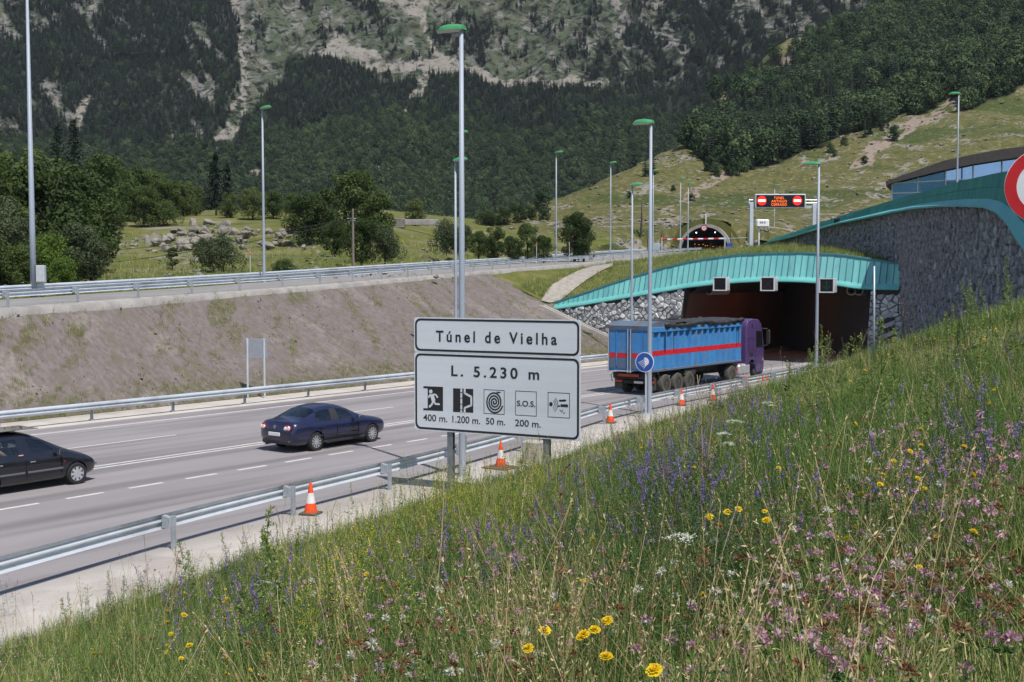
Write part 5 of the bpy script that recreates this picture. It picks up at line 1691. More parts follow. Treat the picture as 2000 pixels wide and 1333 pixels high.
# ================================================================== cones
M_['cone'] = mat('orange rubber', lin(226, 84, 38), lin(206, 70, 32), scale=6, rough=.6, spec=.3)
M_['cone_white'] = mat('white band', (.72, .70, .68), (.55, .53, .5), scale=12, rough=.5)
M_['rubber'] = mat('dark rubber base', (.05, .05, .045), (.09, .085, .07), scale=8, rough=.9)
def cone(base, label, s=1.0, rz=0.3):
    t = thing('traffic_cone', base, label, 'traffic cone', rz, 'traffic cones along the guardrail')
    f = lambda z: (.165 - .135 * z / .76)
    a, b = .27, .52
    MB().bevel_box((0, 0, .02 * s), (.44 * s, .44 * s, .045 * s), .012).build('foot', M_['rubber'], t)
    MB().lathe([(f(0) * s, .04 * s), (f(a) * s, a * s)], 20).build('lower_body', M_['cone'], t, sharp=50)
    MB().lathe([(f(a) * s, a * s), (f(b) * s, b * s)], 20).build('white_band', M_['cone_white'], t, sharp=50)
    MB().lathe([(f(b) * s, b * s), (f(.76) * s, .76 * s), (.022 * s, .785 * s)], 20).build('tip', M_['cone'], t, sharp=50)
    return t
cone(G(607, 1004, .03), 'orange and white traffic cone beside the near guardrail, nearest of the row')
cone(G(978, 912, .03), 'traffic cone standing on a rusty plate under the information sign')
cone(G(1192, 826, .03), 'traffic cone left of the round blue sign')
cone(G(1331, 792, .03), 'traffic cone in front of the trailer wheels, right of the lamp post')
cone(G(1392, 782, .03), 'traffic cone in front of the middle of the trailer')
cone(G(1490, 764, .03), 'left traffic cone of the pair by the truck cab')
cone(G(1499, 763, .03), 'right traffic cone of the pair by the truck cab', rz=.9)
p = G(1459, 764, .03)
dp_ = thing('delineator', p, 'slim plain orange delineator post between two cones', 'delineator')
MB().tube([(0, 0, 0), (0, 0, .72), (0, 0, .76)], [.075, .06, .04], 12).build('tube', M_['cone'], dp_, smooth=True)
MB().lathe([(.16, 0), (.16, .03), (.08, .05)], 16).build('foot', M_['rubber'], dp_)
for px_, py_, lb in ((1558, 748, 'small traffic cone at the far end of the near guardrail'), (1583, 746, 'smallest traffic cone just left of the tunnel lamp post')):
    cone(G(px_, py_, .03), lb, .75)
p = G(978, 914, .034)
tag(MB().bevel_box((p[0], p[1], .05), (.9, .8, .03), .01).build('metal_plate', mat('rusty steel', (.19, .10, .05), (.10, .06, .04), scale=5, rough=.9)), 'rusty square metal cover under a traffic cone', 'metal cover')
p = G(1043, 906, .02)
tag(MB().bevel_box((p[0], p[1], .36), (.62, .5, .75), .03, .2).build('concrete_block', M_['concrete']), 'pale concrete block behind the near guardrail, under the information sign', 'concrete block')

# ================================================================== poles and wires beyond the service road
M_['wood'] = mat('weathered wood', (.22, .18, .15), (.14, .115, .095), scale=3, rough=1, stretch=(4, 4, .4))
up_p = P(690, 531, 97)
wp_ = thing('utility_pole', up_p, 'weathered wooden utility pole with small cross arms before the dark trees', 'utility pole')
H_ = P(690, 408, 97)[2] - up_p[2]
MB().tube([(0, 0, -.4), (0, 0, H_)], [.12, .085], 10).build('pole', M_['wood'], wp_)
for dz, l_, a_ in ((.82, .75, .15), (1.02, .7, -.35)):
    MB().box((-RT[0] * .12, -RT[1] * .12, H_ - dz), (l_, .07, .07), AZ + a_).build('cross_arm', M_['galv_post'], wp_)
M_['cable'] = mat('black cable', (.012, .012, .012), rough=.7)
def cable(pts, label):
    P3 = [P(*q_) for q_ in pts]
    tag(MB().tube(P3, .022, 5).build('cable', M_['cable'], smooth=True), label, 'cable')
def sagline(a, b, sag, n=12):
    return [(a[0] + (b[0] - a[0]) * t, a[1] + (b[1] - a[1]) * t + sag * 4 * t * (1 - t), a[2] + (b[2] - a[2]) * t) for t in np.linspace(0, 1, n)]
cable(sagline((690, 426, 97), (-150, 492, 76), 26), 'upper black cable sagging from the wooden pole across the rocks')
cable(sagline((690, 431, 97), (-150, 538, 76), 22), 'lower black cable sagging from the wooden pole across the meadow')
def marker(px, y0, y1, d, label, red=True):
    p = P(px, y1, d); h = P(px, y0, d)[2] - p[2]
    t = thing('snow_pole', p, label, 'marker pole', 0, 'snow marker poles')
    MB().tube([(0, 0, -.3), (0, 0, h)], .03, 8).build('pole', M_['galv'], t)
    if red:
        for k in range(2): MB().tube([(0, 0, h * (.78 + .14 * k)), (0, 0, h * (.85 + .14 * k))], .042, 8).build('red_band', M_['cone'], t)
marker(489, 486, 545, 80, 'thin red-banded snow pole left of the lamp before the rocks')
marker(1048, 474, 509, 118, 'thin red-topped snow pole in front of the dark bushes')
marker(1112, 473, 505, 118, 'plain grey snow pole right of the dark bushes', False)
p = hill_at(1254, 470); t = thing('utility_pole', p, 'dark leaning wooden post on the pasture left of the old tunnel', 'utility pole')
MB().tube([(0, 0, -.5), (.15, 0, 3.6), (.1, 0, 6.2)], [.22, .16, .03], 8).build('pole', mat('dark wood', (.07, .05, .045), (.04, .03, .028), scale=3, rough=1), t)

# ================================================================== old tunnel
M_['vault'] = mat('old concrete', (.34, .31, .28), (.25, .225, .20), scale=.8, rough=.95, coord='World')
M_['void'] = mat('unlit lining', (.012, .011, .011), rough=1)
orz = math.atan2(od[1], od[0]) - math.pi / 2
ot = thing('old_tunnel', OT, 'old arched tunnel mouth closed off at the foot of the pasture', 'tunnel', orz)
ro, ri = 4.45, 3.95
def arch(r, z0=-.4, n=24, sq=1.02): return [(-r, z0)] + [(r * math.cos(a), r * sq * math.sin(a)) for a in np.linspace(math.pi, 0, n)] + [(r, z0)]
mb = MB(); A, B = arch(ro), arch(ri)
vs = [(p[0], 0, p[1]) for p in A] + [(p[0], 0, p[1]) for p in B] + [(p[0], 30, p[1]) for p in A] + [(p[0], 60, p[1]) for p in B]
n = len(A); fs = []
for k in range(n - 1): fs += [(k, k + 1, n + k + 1, n + k), (k, 2 * n + k, 2 * n + k + 1, k + 1)]
mb.add(vs[:], fs); mb.build('arch_ring', M_['vault'], ot)
mb = MB(); mb.add(vs, [(n + k, n + k + 1, 3 * n + k + 1, 3 * n + k) for k in range(n - 1)] + [tuple(range(3 * n, 4 * n))]); mb.build('bore', M_['void'], ot)
ring(MB(), [(5.9 * math.cos(a), 5.45 * math.sin(a)) for a in np.linspace(0, math.pi, 26)] + [(-5.9, -.4), (5.9, -.4)], [(ro * .985 * math.cos(a), ro * .985 * 1.02 * math.sin(a)) for a in np.linspace(0, math.pi, 26)] + [(-ro * .985, -.4), (ro * .985, -.4)], .7, 1.1).build('spandrel', M_['mound'], ot)
M_['warn'] = mat('amber lamp', (.8, .25, .05), emit=(1, .2, .03), estr=1.6)
M_['white_lamp'] = mat('white lamp', (.9, .9, .9), emit=(1, 1, 1), estr=3.0)
for k in range(15):
    u = k / 14; x = -3.2 + 6.6 * u
    if random.random() < .35: continue
    o = MB().box((x, 3 + 6 * abs(.5 - u), 1.5 - .9 * u + random.uniform(-.1, .1)), (.12, .05, .07)).build('warning_light', M_['warn'], ot)
for x in (-1.55, 1.6): MB().box((x, .6, 3.15), (.16, .1, .16)).build('ceiling_light', M_['white_lamp'], ot)
t = thing('road_sign', OT + np.array([-od[0] * .35, -od[1] * .35, 3.85]), 'small round red-rimmed sign on the crown of the old tunnel arch', 'road sign', orz)
plate(MB(), disc(.48), 0, .03).build('disc', M_['sign_white'], t); ring(MB(), disc(.49), disc(.36), -.02, 0.005).build('red_ring', M_['sign_red'], t)
plate(MB(), disc(.09, 8, -.12, 0), -.015, .0).build('mark', M_['sign_black'], t); plate(MB(), disc(.09, 8, .12, 0), -.015, .0).build('mark', M_['sign_black'], t); MB().box((0, .15, 0), (.1, .3, .1)).build('bracket', M_['galv_post'], t)
tag(MB().tube([OT + [0, .4, 4.3], OT + [0, .4, 6.2]], .09, 8).build('vent_pipe', M_['sign_white']), 'white pipe standing on top of the old tunnel arch', 'pipe')
# height limit bar in front
hb = OT - np.array([od[0], od[1], 0]) * 10; hb[2] = OT[2] - .5
t = thing('height_bar', hb, 'red and white striped height limit bar in front of the old tunnel', 'barrier', orz)
for k in range(12):
    MB().tube([(-4.2 + k * .82, 0, 2.2), (-4.2 + (k + 1) * .82, 0, 2.2)], .13, 8).build('bar_section', M_['sign_red'] if k % 2 == 0 else M_['sign_white'], t)
for x in (-4.3, 5.75): MB().tube([(x, 0, -.5), (x, 0, 2.5)], .11, 8).build('post', M_['galv'], t)
MB().tube([(5.75, 0, 2.2), (9.2, 0, 2.3)], .05, 6).build('arm', M_['galv'], t)
MB().bevel_box((-5.2, .3, .9), (1.1, .7, 1.5), .03).build('control_cabinet', M_['galv'], t)
MB().bevel_box((6.6, -.3, 1.0), (.8, .5, 1.0), .03).build('control_box', M_['sign_blue'], t)
for k in range(34):
    sd = -1 if k < 10 else 1
    x = sd * (5.2 + random.random() * (3.2 if sd < 0 else 9.5)); y = random.uniform(-3, 4)
    p = OT + np.array([od[1] * x + od[0] * y, -od[0] * x + od[1] * y, 0])
    boulder(0, 0, random.choice((.4, .5, .7)), 'pale blocks of the dry stone heap beside the old tunnel' if False else 'pale boulder heaped beside the old tunnel mouth', random.uniform(.0, 1.3), base=p, group='boulders beside the old tunnel')

# ================================================================== message board on its gantry
M_['amber'] = mat('amber diodes', (.5, .08, .01), emit=(1.0, .16, .015), estr=1.1)
M_['red_led'] = mat('red diodes', (.6, .01, .01), emit=(1.0, .012, .012), estr=.75)
M_['pale_led'] = mat('pale diodes', (.5, .6, .45), emit=(.62, .85, .58), estr=.8)
vb = P(1523, 478, 132); vs_ = 132 / FPX
vm = thing('message_board', vb, 'lit message board on a two-legged steel gantry, two red discs beside amber words', 'message board', AZ)
def vpx(x, y): return ((x - 1523) * vs_, (478 - y) * vs_)
x0, z1 = vpx(1474, 380); x1, z0 = vpx(1573, 407.5)
hb_ = MB().bevel_box(((x0 + x1) / 2, .25, (z0 + z1) / 2), (x1 - x0, .5, z1 - z0), .06).build('housing', M_['alu'], vm)
MB().box(((x0 + x1) / 2, -.012, (z0 + z1) / 2), (x1 - x0 - .3, .03, z1 - z0 - .26)).build('screen', M_['black_panel'], vm)
for px_ in (1487, 1556):
    c = vpx(px_, 393); r_ = .53
    o = plate(MB(), disc(r_, 30, *c), -.06, -.02).build('no_entry_disc', M_['red_led'], vm)
    plate(MB(), [(c[0] - .40, c[1] - .13), (c[0] + .40, c[1] - .13), (c[0] + .40, c[1] + .13), (c[0] - .40, c[1] + .13)], -.075, -.055).build('bar', M_['pale_led'], o)
for row, (wd, xa, xb) in enumerate((('TUNEL', 1510.5, 1530.5), ('ANTIGUO', 1505.5, 1535.5), ('CERRADO', 1505.5, 1535.5))):
    yb_ = 390.2 + row * 6.4
    a = vpx(xa, yb_); b = vpx(xb, yb_ - 4.9)
    letter(vm, wd, a[0], b[0], a[1], b[1], -.04, M_['amber'], 1.15, .006)
for px_, yt in ((1468.5, 396), (1591, 400)):
    x, zt2 = vpx(px_, yt)
    MB().bevel_box((x, .45, zt2 / 2 - 1.0), (.42, .42, zt2 + 2.0), .03).build('leg', M_['galv'], vm)
xa, za = vpx(1466, 404.5); xb, _ = vpx(1597, 404)
MB().box(((xa + xb) / 2, .75, za), (xb - xa, .5, .28)).build('beam', M_['galv'], vm)
for a, b in ((1464, 1474), (1573, 1596)):
    for y in (391, 397):
        p0, p1 = vpx(a, y), vpx(b, y)
        MB().tube([(p0[0], .45, p0[1]), (p1[0], .45, p1[1])], .045, 6).build('walkway_rail', M_['galv'], vm)
    for x in (a, b):
        p0, p1 = vpx(x, 391), vpx(x, 405)
        MB().tube([(p0[0], .45, p0[1]), (p1[0], .45, p1[1])], .045, 6).build('walkway_post', M_['galv'], vm)
# white box on a post behind the gantry
wb = P(1482, 480, 150); k_ = 150 / FPX
t = thing('camera_box', wb, 'white equipment box on a pale post under the message board', 'equipment box', AZ)
MB().tube([(0, 0, -1.5), (0, 0, 36 * k_)], .10, 8).build('post', M_['sign_white'], t)
b_ = MB().bevel_box((6 * k_, 0, 43 * k_), (25 * k_, 1.0, 15 * k_), .12).build('box', M_['sign_white'], t)
for x in (1.5, 5.0, 9.5): MB().box((x * k_, -.51, 44.5 * k_), (2.6 * k_, .02, 3.5 * k_)).build('label_plate', M_['post_dark'], b_)

# ================================================================== glazed control building
DB = 112.0; kb = DB / FPX
gb = P(1741, 392, DB)
M_['roof'] = mat('brown sheet roof', (.055, .042, .042), (.038, .030, .031), scale=1.5, rough=.6, stretch=(3, 1, 1))
M_['glass_blue'] = mat('blue mirror glass', (.34, .46, .66), (.30, .42, .60), scale=.3, rough=.03, metal=.9)
M_['glass_dark'] = mat('dark blue glass', (.06, .13, .19), (.04, .10, .15), scale=.3, rough=.03, metal=.8)
M_['mullion'] = mat('pale frame', (.55, .57, .60), rough=.45)
B_RZ = R(14)
bd = thing('control_building', gb, 'control building with curved brown roof and blue glazed front above the wall', 'building', B_RZ)
b_ax = np.array([math.cos(B_RZ), math.sin(B_RZ), 0]); b_n = np.array([-b_ax[1], b_ax[0], 0])
def bpx(x, y):
    r = rays(np.array(float(x)), np.array(float(y))); o_ = np.array([0, 0, EYE])
    q_ = o_ + r * (((gb - o_) @ b_n) / (r @ b_n))
    return (float((q_ - gb) @ b_ax), float(q_[2] - gb[2]))
rt = [(1731.5, 356), (1796, 333), (1842, 316.5), (1901, 304), (1955, 294), (2000, 288.5), (2060, 284), (2140, 281), (2240, 283)]
rb = [(1732, 366), (1740, 360), (1796, 346), (1845, 334), (1901, 322.5), (1955, 314), (2000, 308), (2060, 304), (2140, 301), (2240, 303)]
poly = [bpx(*q_) for q_ in rt] + [bpx(*q_) for q_ in rb[::-1]]
rf = MB().prism([(p[0], -.9, p[1]) for p in poly], (0, 11, 0)).build('roof', M_['roof'], bd)
topx = lambda x: np.interp(x, [a for a, _ in rb[1:]], [b for _, b in rb[1:]])
cols = [1742, 1792, 1846, 1900, 1956, 2010, 2066, 2122, 2178, 2230]
tr1 = lambda x: np.interp(x, [1742, 1880, 2240], [359, 351, 338]); tr2 = lambda x: np.interp(x, [1742, 1880, 2240], [378, 374, 366])
for a, b in zip(cols[:-1], cols[1:]):
    a2, b2 = a + 1, b - 1
    rowsx = [(lambda x: topx(x) + 1.5, tr1), (lambda x: tr1(x) + 1, tr2), (lambda x: tr2(x) + 1, lambda x: 400 + 0 * x)]
    for ri_, (ft, fb_) in enumerate(rowsx):
        if fb_(a2) - ft(a2) < -1 and fb_(b2) - ft(b2) < 1: continue
        q4 = [bpx(a2, max(fb_(a2), ft(a2) + .2)), bpx(b2, fb_(b2)), bpx(b2, ft(b2)), bpx(a2, ft(a2))]
        tl = random.uniform(-.006, .006)
        MB().prism([(q_[0], .02 + tl * (q_[0]), q_[1]) for q_ in q4], (0, .05, 0)).build('window_pane', M_['glass_blue' if ri_ == 0 and a > 1800 else 'glass_dark'], bd)
for x in cols:
    p0, p1 = bpx(x, 402), bpx(x, topx(x) + .5)
    MB().box((p0[0], -.02, (p0[1] + p1[1]) / 2), (.10, .12, p1[1] - p0[1])).build('mullion', M_['mullion'], bd)
for f_ in (tr1, tr2):
    a, b = bpx(1742, f_(1742)), bpx(2230, f_(2230))
    for u0, u1 in zip(cols[:-1], cols[1:]):
        a, b = bpx(u0, f_(u0)), bpx(u1, f_(u1)); th = .05
        MB().prism([(a[0] + .06, -.06, a[1] - th), (b[0] - .06, -.06, b[1] - th), (b[0] - .06, -.06, b[1] + th), (a[0] + .06, -.06, a[1] + th)], (0, .1, 0)).build('transom', M_['mullion'], bd)
sidep = [bpx(1742, 402), bpx(1742, 362)]
MB().prism([(.06, .1, -1.2), (.06, 9.5, -1.2), (.06, 9.5, sidep[1][1]), (.06, .1, sidep[1][1])], (.12, 0, 0)).build('side_wall', M_['mullion'], bd)
MB().box((12, 5, -2.2), (24.2, 10, 3.4)).build('plinth', M_['concrete'], bd)
MB().box((12, 4.5, 1.2), (23, .2, 3.5)).build('inner_wall', M_['post_dark'], bd)
# ================================================================== vehicles
M_['tyre'] = mat('tyre rubber', (.018, .018, .018), (.03, .03, .03), scale=10, rough=.85, spec=.3)
M_['alloy'] = mat('alloy rim', (.58, .58, .60), (.50, .50, .52), scale=5, rough=.35, metal=.6)
M_['hubcap'] = mat('silver hubcap', (.50, .50, .53), (.43, .43, .46), scale=5, rough=.45, metal=.35)
M_['chrome'] = mat('chrome', (.72, .73, .75), rough=.12, metal=1.0)
M_['trim'] = mat('black trim', (.022, .022, .024), rough=.6)
M_['well'] = mat('wheel well', (.008, .008, .008), rough=1)
M_['tail'] = mat('red tail lamp', (.42, .012, .014), (.34, .01, .012), scale=6, rough=.15, spec=.6, coat=.6)
M_['tail_white'] = mat('clear tail lamp', (.75, .70, .68), rough=.12, spec=.7, coat=.6)
M_['plate_white'] = mat('number plate', (.70, .70, .68), (.62, .62, .61), scale=12, rough=.4)
M_['seat'] = mat('grey seat fabric', (.12, .12, .125), (.09, .09, .095), scale=10, rough=.95)
M_['seat_light'] = mat('pale headrest', (.42, .44, .42), (.34, .36, .34), scale=10, rough=.9)
M_['car_glass'] = glass_mat('car glass', (.55, .62, .60), base=.05)
M_['car_glass_dark'] = glass_mat('tinted car glass', (.30, .34, .33), base=.05)
RXm = Matrix.Rotation(math.pi / 2, 3, 'X')
CL = 9


def loft_car(stations, win, arches, paint, r_arch):
    """stations: list of (x[9], y[9], z[9]) half sections, mirrored and subdivided; win[(station, row)] -> slot.
    Returns {slot: mesh}; slot 0 = body"""
    n = len(stations)
    V_ = []
    for (xs_, ys_, zs_) in stations:
        row = [(x, y, z) for x, y, z in zip(xs_, ys_, zs_)]
        V_ += row + [(x, -y, z) for x, y, z in row[:-1][::-1]]
    m = 2 * CL - 1
    bm = bmesh.new()
    vs = [bm.verts.new(v) for v in V_]
    lay = bm.faces.layers.int.new('slot')
    for i in range(n - 1):
        for k in range(m):
            k2 = (k + 1) % m
            f = bm.faces.new((vs[i * m + k], vs[i * m + k2], vs[(i + 1) * m + k2], vs[(i + 1) * m + k]))
            row = k if k < CL - 1 else (m - 2 - k if k < m - 1 else -1)
            f[lay] = win.get((i, row, 0 if k < CL - 1 else 1), 0)
    for i in (0, n - 1):
        b = i * m
        for k in range(CL - 2):
            bm.faces.new((vs[b + k], vs[b + k + 1], vs[b + m - 2 - k], vs[b + m - 1 - k]))
        bm.faces.new((vs[b + CL - 2], vs[b + CL - 1], vs[b + CL]))
    bmesh.ops.recalc_face_normals(bm, faces=bm.faces[:])
    me = bpy.data.meshes.new('cage')
    for f in bm.faces: f.material_index = f[lay]
    mats_n = max(win.values()) + 1
    bm.to_mesh(me); bm.free()
    for k in range(mats_n + 1): me.materials.append(paint)
    ob = bpy.data.objects.new('cage', me); COL.objects.link(ob)
    sd = ob.modifiers.new('sub', 'SUBSURF'); sd.levels = 2; sd.render_levels = 2
    cutters = []
    for (x, y) in arches:
        cm = MB().lathe([(r_arch, -.22), (r_arch, .22)], 40, mx=RXm).mesh('cutter', paint)
        c = bpy.data.objects.new('cutter', cm); COL.objects.link(c); c.location = (x, y, .315)
        bo = ob.modifiers.new('arch', 'BOOLEAN'); bo.operation = 'DIFFERENCE'; bo.object = c; bo.solver = 'EXACT'
        cutters.append(c)
    bpy.context.view_layer.update()
    dg = bpy.context.evaluated_depsgraph_get()
    me2 = bpy.data.meshes.new_from_object(ob.evaluated_get(dg))
    out = {}
    bm = bmesh.new(); bm.from_mesh(me2)
    slots = sorted({f.material_index for f in bm.faces})
    for s_ in slots:
        b2 = bm.copy()
        bmesh.ops.delete(b2, geom=[f for f in b2.faces if f.material_index != s_], context='FACES')
        mm = bpy.data.meshes.new('body')
        for f in b2.faces:
            f.smooth = True
            f.material_index = 0
            if s_ == 0:
                c = f.calc_center_median()
                for (ax_, ay_) in arches:
                    if abs(math.hypot(c.x - ax_, c.z - .315) - r_arch) < .03 and abs(c.y - ay_) < .25: f.material_index = 1; f.smooth = False
                    if abs(c.y - ay_ * .75) < .12 and math.hypot(c.x - ax_, c.z - .315) < r_arch - .01 and abs(f.normal.y) > .9 and abs(c.y) < .8: f.material_index = 1
        b2.to_mesh(mm); b2.free(); out[s_] = mm
    bm.free()
    for c in cutters: bpy.data.objects.remove(c)
    bpy.data.objects.remove(ob)
    return out


def wheel(parent, x, y, r, kind, w=.205):
    t = bpy.data.objects.new('wheel', None); COL.objects.link(t); t.parent = parent; t.location = (x, y, r)
    sgn = 1 if y > 0 else -1
    MB().lathe([(r * .66, -w / 2), (r * .93, -w / 2 * 1.02), (r, -w * .36), (r, w * .36), (r * .93, w / 2 * 1.02), (r * .66, w / 2)], 36, mx=RXm, close=True).build('tyre', M_['tyre'], t, sharp=40)
    rm = MB(); f0 = sgn * w * .46
    rim_m = M_['alloy'] if kind == 'alloy' else M_['hubcap']
    RM = Matrix.Rotation(math.pi / 2, 3, 'X')
    # rim dish
    MB().lathe([(r * .70, f0 * .98), (r * .66, f0 * .98), (r * .60, f0 * .4), (.03, f0 * .3)] if sgn > 0 else [(r * .70, f0 * .98), (r * .66, f0 * .98), (r * .60, f0 * .4), (.03, f0 * .3)], 36, mx=Matrix(((1, 0, 0), (0, 0, 1), (0, 1, 0)))).build('rim_barrel', M_['trim'], t, sharp=30)
    n_ = 11 if kind == 'alloy' else 8
    ring_o = [(r * .70 * math.cos(a), r * .70 * math.sin(a)) for a in np.linspace(0, 2 * math.pi, 37)[:-1]]
    ring_i = [(r * .62 * math.cos(a), r * .62 * math.sin(a)) for a in np.linspace(0, 2 * math.pi, 37)[:-1]]
    ring(rm, ring_o, ring_i, f0 * .96, f0 * 1.04)
    if kind == 'alloy':
        for k in range(n_):
            a = 2 * math.pi * k / n_
            thick(rm, [(r * .12 * math.cos(a), r * .12 * math.sin(a)), (r * .64 * math.cos(a + .10), r * .64 * math.sin(a + .10))], r * .12, f0 * .90, f0 * 1.02)
        plate(rm, [(r * .18 * math.cos(a), r * .18 * math.sin(a)) for a in np.linspace(0, 2 * math.pi, 17)[:-1]], f0 * .88, f0 * 1.05)
    else:
        for k in range(n_):
            a = 2 * math.pi * k / n_
            plate(rm, [(r * q_ * math.cos(a + b), r * q_ * math.sin(a + b)) for q_, b in ((.30, -.39), (.63, -.20), (.63, .20), (.30, .39))], f0 * .90, f0 * 1.03)
        plate(rm, [(r * .36 * math.cos(a), r * .36 * math.sin(a)) for a in np.linspace(0, 2 * math.pi, 25)[:-1]], f0 * .88, f0 * 1.06)
    rm.build('rim', rim_m, t)


def car_common(root, meshes, names, body_mats, wheels, r, kind):
    body = None
    for s_, me in meshes.items():
        me.materials.clear()
        if s_ == 0:
            for m_ in body_mats: me.materials.append(m_)
            me.set_sharp_from_angle(angle=R(50))
            body = link('body', me, root)
        else:
            nm, mm = names[s_]
            me.materials.append(mm)
            link(nm, me, root)
    for (x, y) in wheels: wheel(root, x, y, r, kind)
    return body


def seat(root, x, y, light=False, s=1.0):
    MB().bevel_box((x, y, .52), (.5, .46, .2), .05).bevel_box((x - .25, y, .78), (.14, .44, .55), .05).build('seat', M_['seat'], root)
    MB().bevel_box((x - .30, y, 1.14 * s), (.10, .26, .17), .04).build('headrest', M_['seat_light'] if light else M_['seat'], root)


# ---- navy saloon
def sec(x, y, z): return (x if isinstance(x, list) else [x] * CL, y, z)
yB = [.55, .80, .885, .915, .895, .845, .62, .34, 0]
ST = [
    sec([.16, .10, .05, .0, .05, .12, .16, .17, .17], [.45, .66, .74, .77, .75, .68, .52, .28, 0], [.30, .30, .42, .60, .86, .99, 1.03, 1.04, 1.045]),
    sec([.24, .24, .24, .24, .26, .30, .32, .32, .32], [.52, .76, .86, .895, .875, .80, .60, .32, 0], [.24, .24, .38, .62, .88, 1.01, 1.055, 1.07, 1.075]),
    sec([.62, .62, .62, .62, .62, .66, .66, .62, .60], [.54, .79, .88, .91, .89, .835, .63, .34, 0], [.21, .21, .36, .62, .89, 1.02, 1.08, 1.10, 1.105]),
    sec([1.15, 1.15, 1.15, 1.15, 1.15, 1.0, 1.24, 1.36, 1.38], [.55, .80, .885, .915, .895, .845, .655, .36, 0], [.20, .20, .36, .62, .83, .93, 1.365, 1.44, 1.455]),
    sec([1.9, 1.9, 1.9, 1.9, 1.9, 2.02, 1.98, 1.95, 1.95], yB[:6] + [.675, .37, 0], [.19, .19, .36, .62, .81, .90, 1.425, 1.485, 1.50]),
    sec([2.05, 2.05, 2.05, 2.05, 2.05, 2.10, 2.06, 2.07, 2.07], yB[:6] + [.675, .37, 0], [.19, .19, .36, .62, .81, .895, 1.425, 1.485, 1.50]),
    sec([3.05, 3.05, 3.05, 3.05, 3.05, 3.12, 2.62, 2.60, 2.58], yB[:6] + [.655, .36, 0], [.20, .20, .36, .62, .80, .885, 1.375, 1.44, 1.455]),
    sec([3.45, 3.45, 3.45, 3.45, 3.45, 3.35, 3.36, 3.42, 3.44], [.55, .80, .88, .91, .885, .835, .70, .4, 0], [.21, .21, .36, .62, .84, .935, .985, 1.01, 1.015]),
    sec([4.0, 4.0, 4.0, 4.0, 4.0, 4.0, 4.02, 4.05, 4.06], [.55, .79, .87, .90, .87, .80, .64, .36, 0], [.22, .22, .36, .60, .79, .86, .895, .915, .92]),
    sec([4.46, 4.48, 4.50, 4.52, 4.50, 4.47, 4.46, 4.50, 4.52], [.50, .70, .79, .81, .78, .71, .58, .32, 0], [.24, .24, .38, .56, .70, .765, .80, .82, .825]),
    sec([4.60, 4.66, 4.72, 4.74, 4.70, 4.64, 4.62, 4.66, 4.68], [.40, .55, .62, .64, .62, .56, .46, .26, 0], [.28, .28, .40, .54, .65, .70, .72, .73, .735])]
win = {}
for sd in (0, 1):
    for r_ in (6, 7): win[(2, r_, sd)] = 1; win[(6, r_, sd)] = 2
    win[(3, 5, sd)] = 3 + sd; win[(5, 5, sd)] = 5 + sd; win[(4, 5, sd)] = 7
M_['navy'] = mat('navy metallic paint', (.005, .007, .040), (.004, .005, .032), scale=30, rough=.32, spec=.5, coat=1.0)
pr_, pf_ = G(615, 881), G(720, 865)
car = thing('saloon_car', ((pr_[0] + pf_[0]) / 2 - .86, pr_[1] - 1.08, 0), 'dark blue four-door saloon car driving towards the tunnel', 'car', math.pi / 2)
ms = loft_car(ST, win, [(1.10, .80), (1.10, -.80), (3.81, .80), (3.81, -.80)], M_['navy'], .365)
body = car_common(car, ms, {1: ('rear_window', M_['car_glass']), 2: ('windscreen', M_['car_glass']), 3: ('side_window', M_['car_glass_dark']), 4: ('side_window', M_['car_glass_dark']), 5: ('side_window', M_['car_glass']), 6: ('side_window', M_['car_glass']), 7: ('pillar_trim', M_['trim'])},
                  [M_['navy'], M_['well']], [(1.10, .79), (1.10, -.79), (3.81, .79), (3.81, -.79)], .318, 'alloy')
for x, y in ((2.55, .36), (2.55, -.36)): seat(car, x, y)
MB().bevel_box((1.75, 0, .56), (.5, 1.2, .2), .05).bevel_box((1.48, 0, .80), (.16, 1.2, .5), .05).build('rear_bench', M_['seat'], car)
for y in (-.38, .38): MB().bevel_box((1.46, y, 1.12), (.1, .26, .15), .04).build('headrest', M_['seat'], car)
MB().box((2.3, 0, .42), (3.6, 1.45, .04)).build('floor_pan', M_['trim'], car)
MB().bevel_box((3.2, 0, .86), (.4, 1.4, .16), .04).build('dashboard', M_['trim'], car)


def surf_patch(pts3, off_vec, m, name, root, d=.012):
    MB().prism(pts3, off_vec).build(name, m, root)


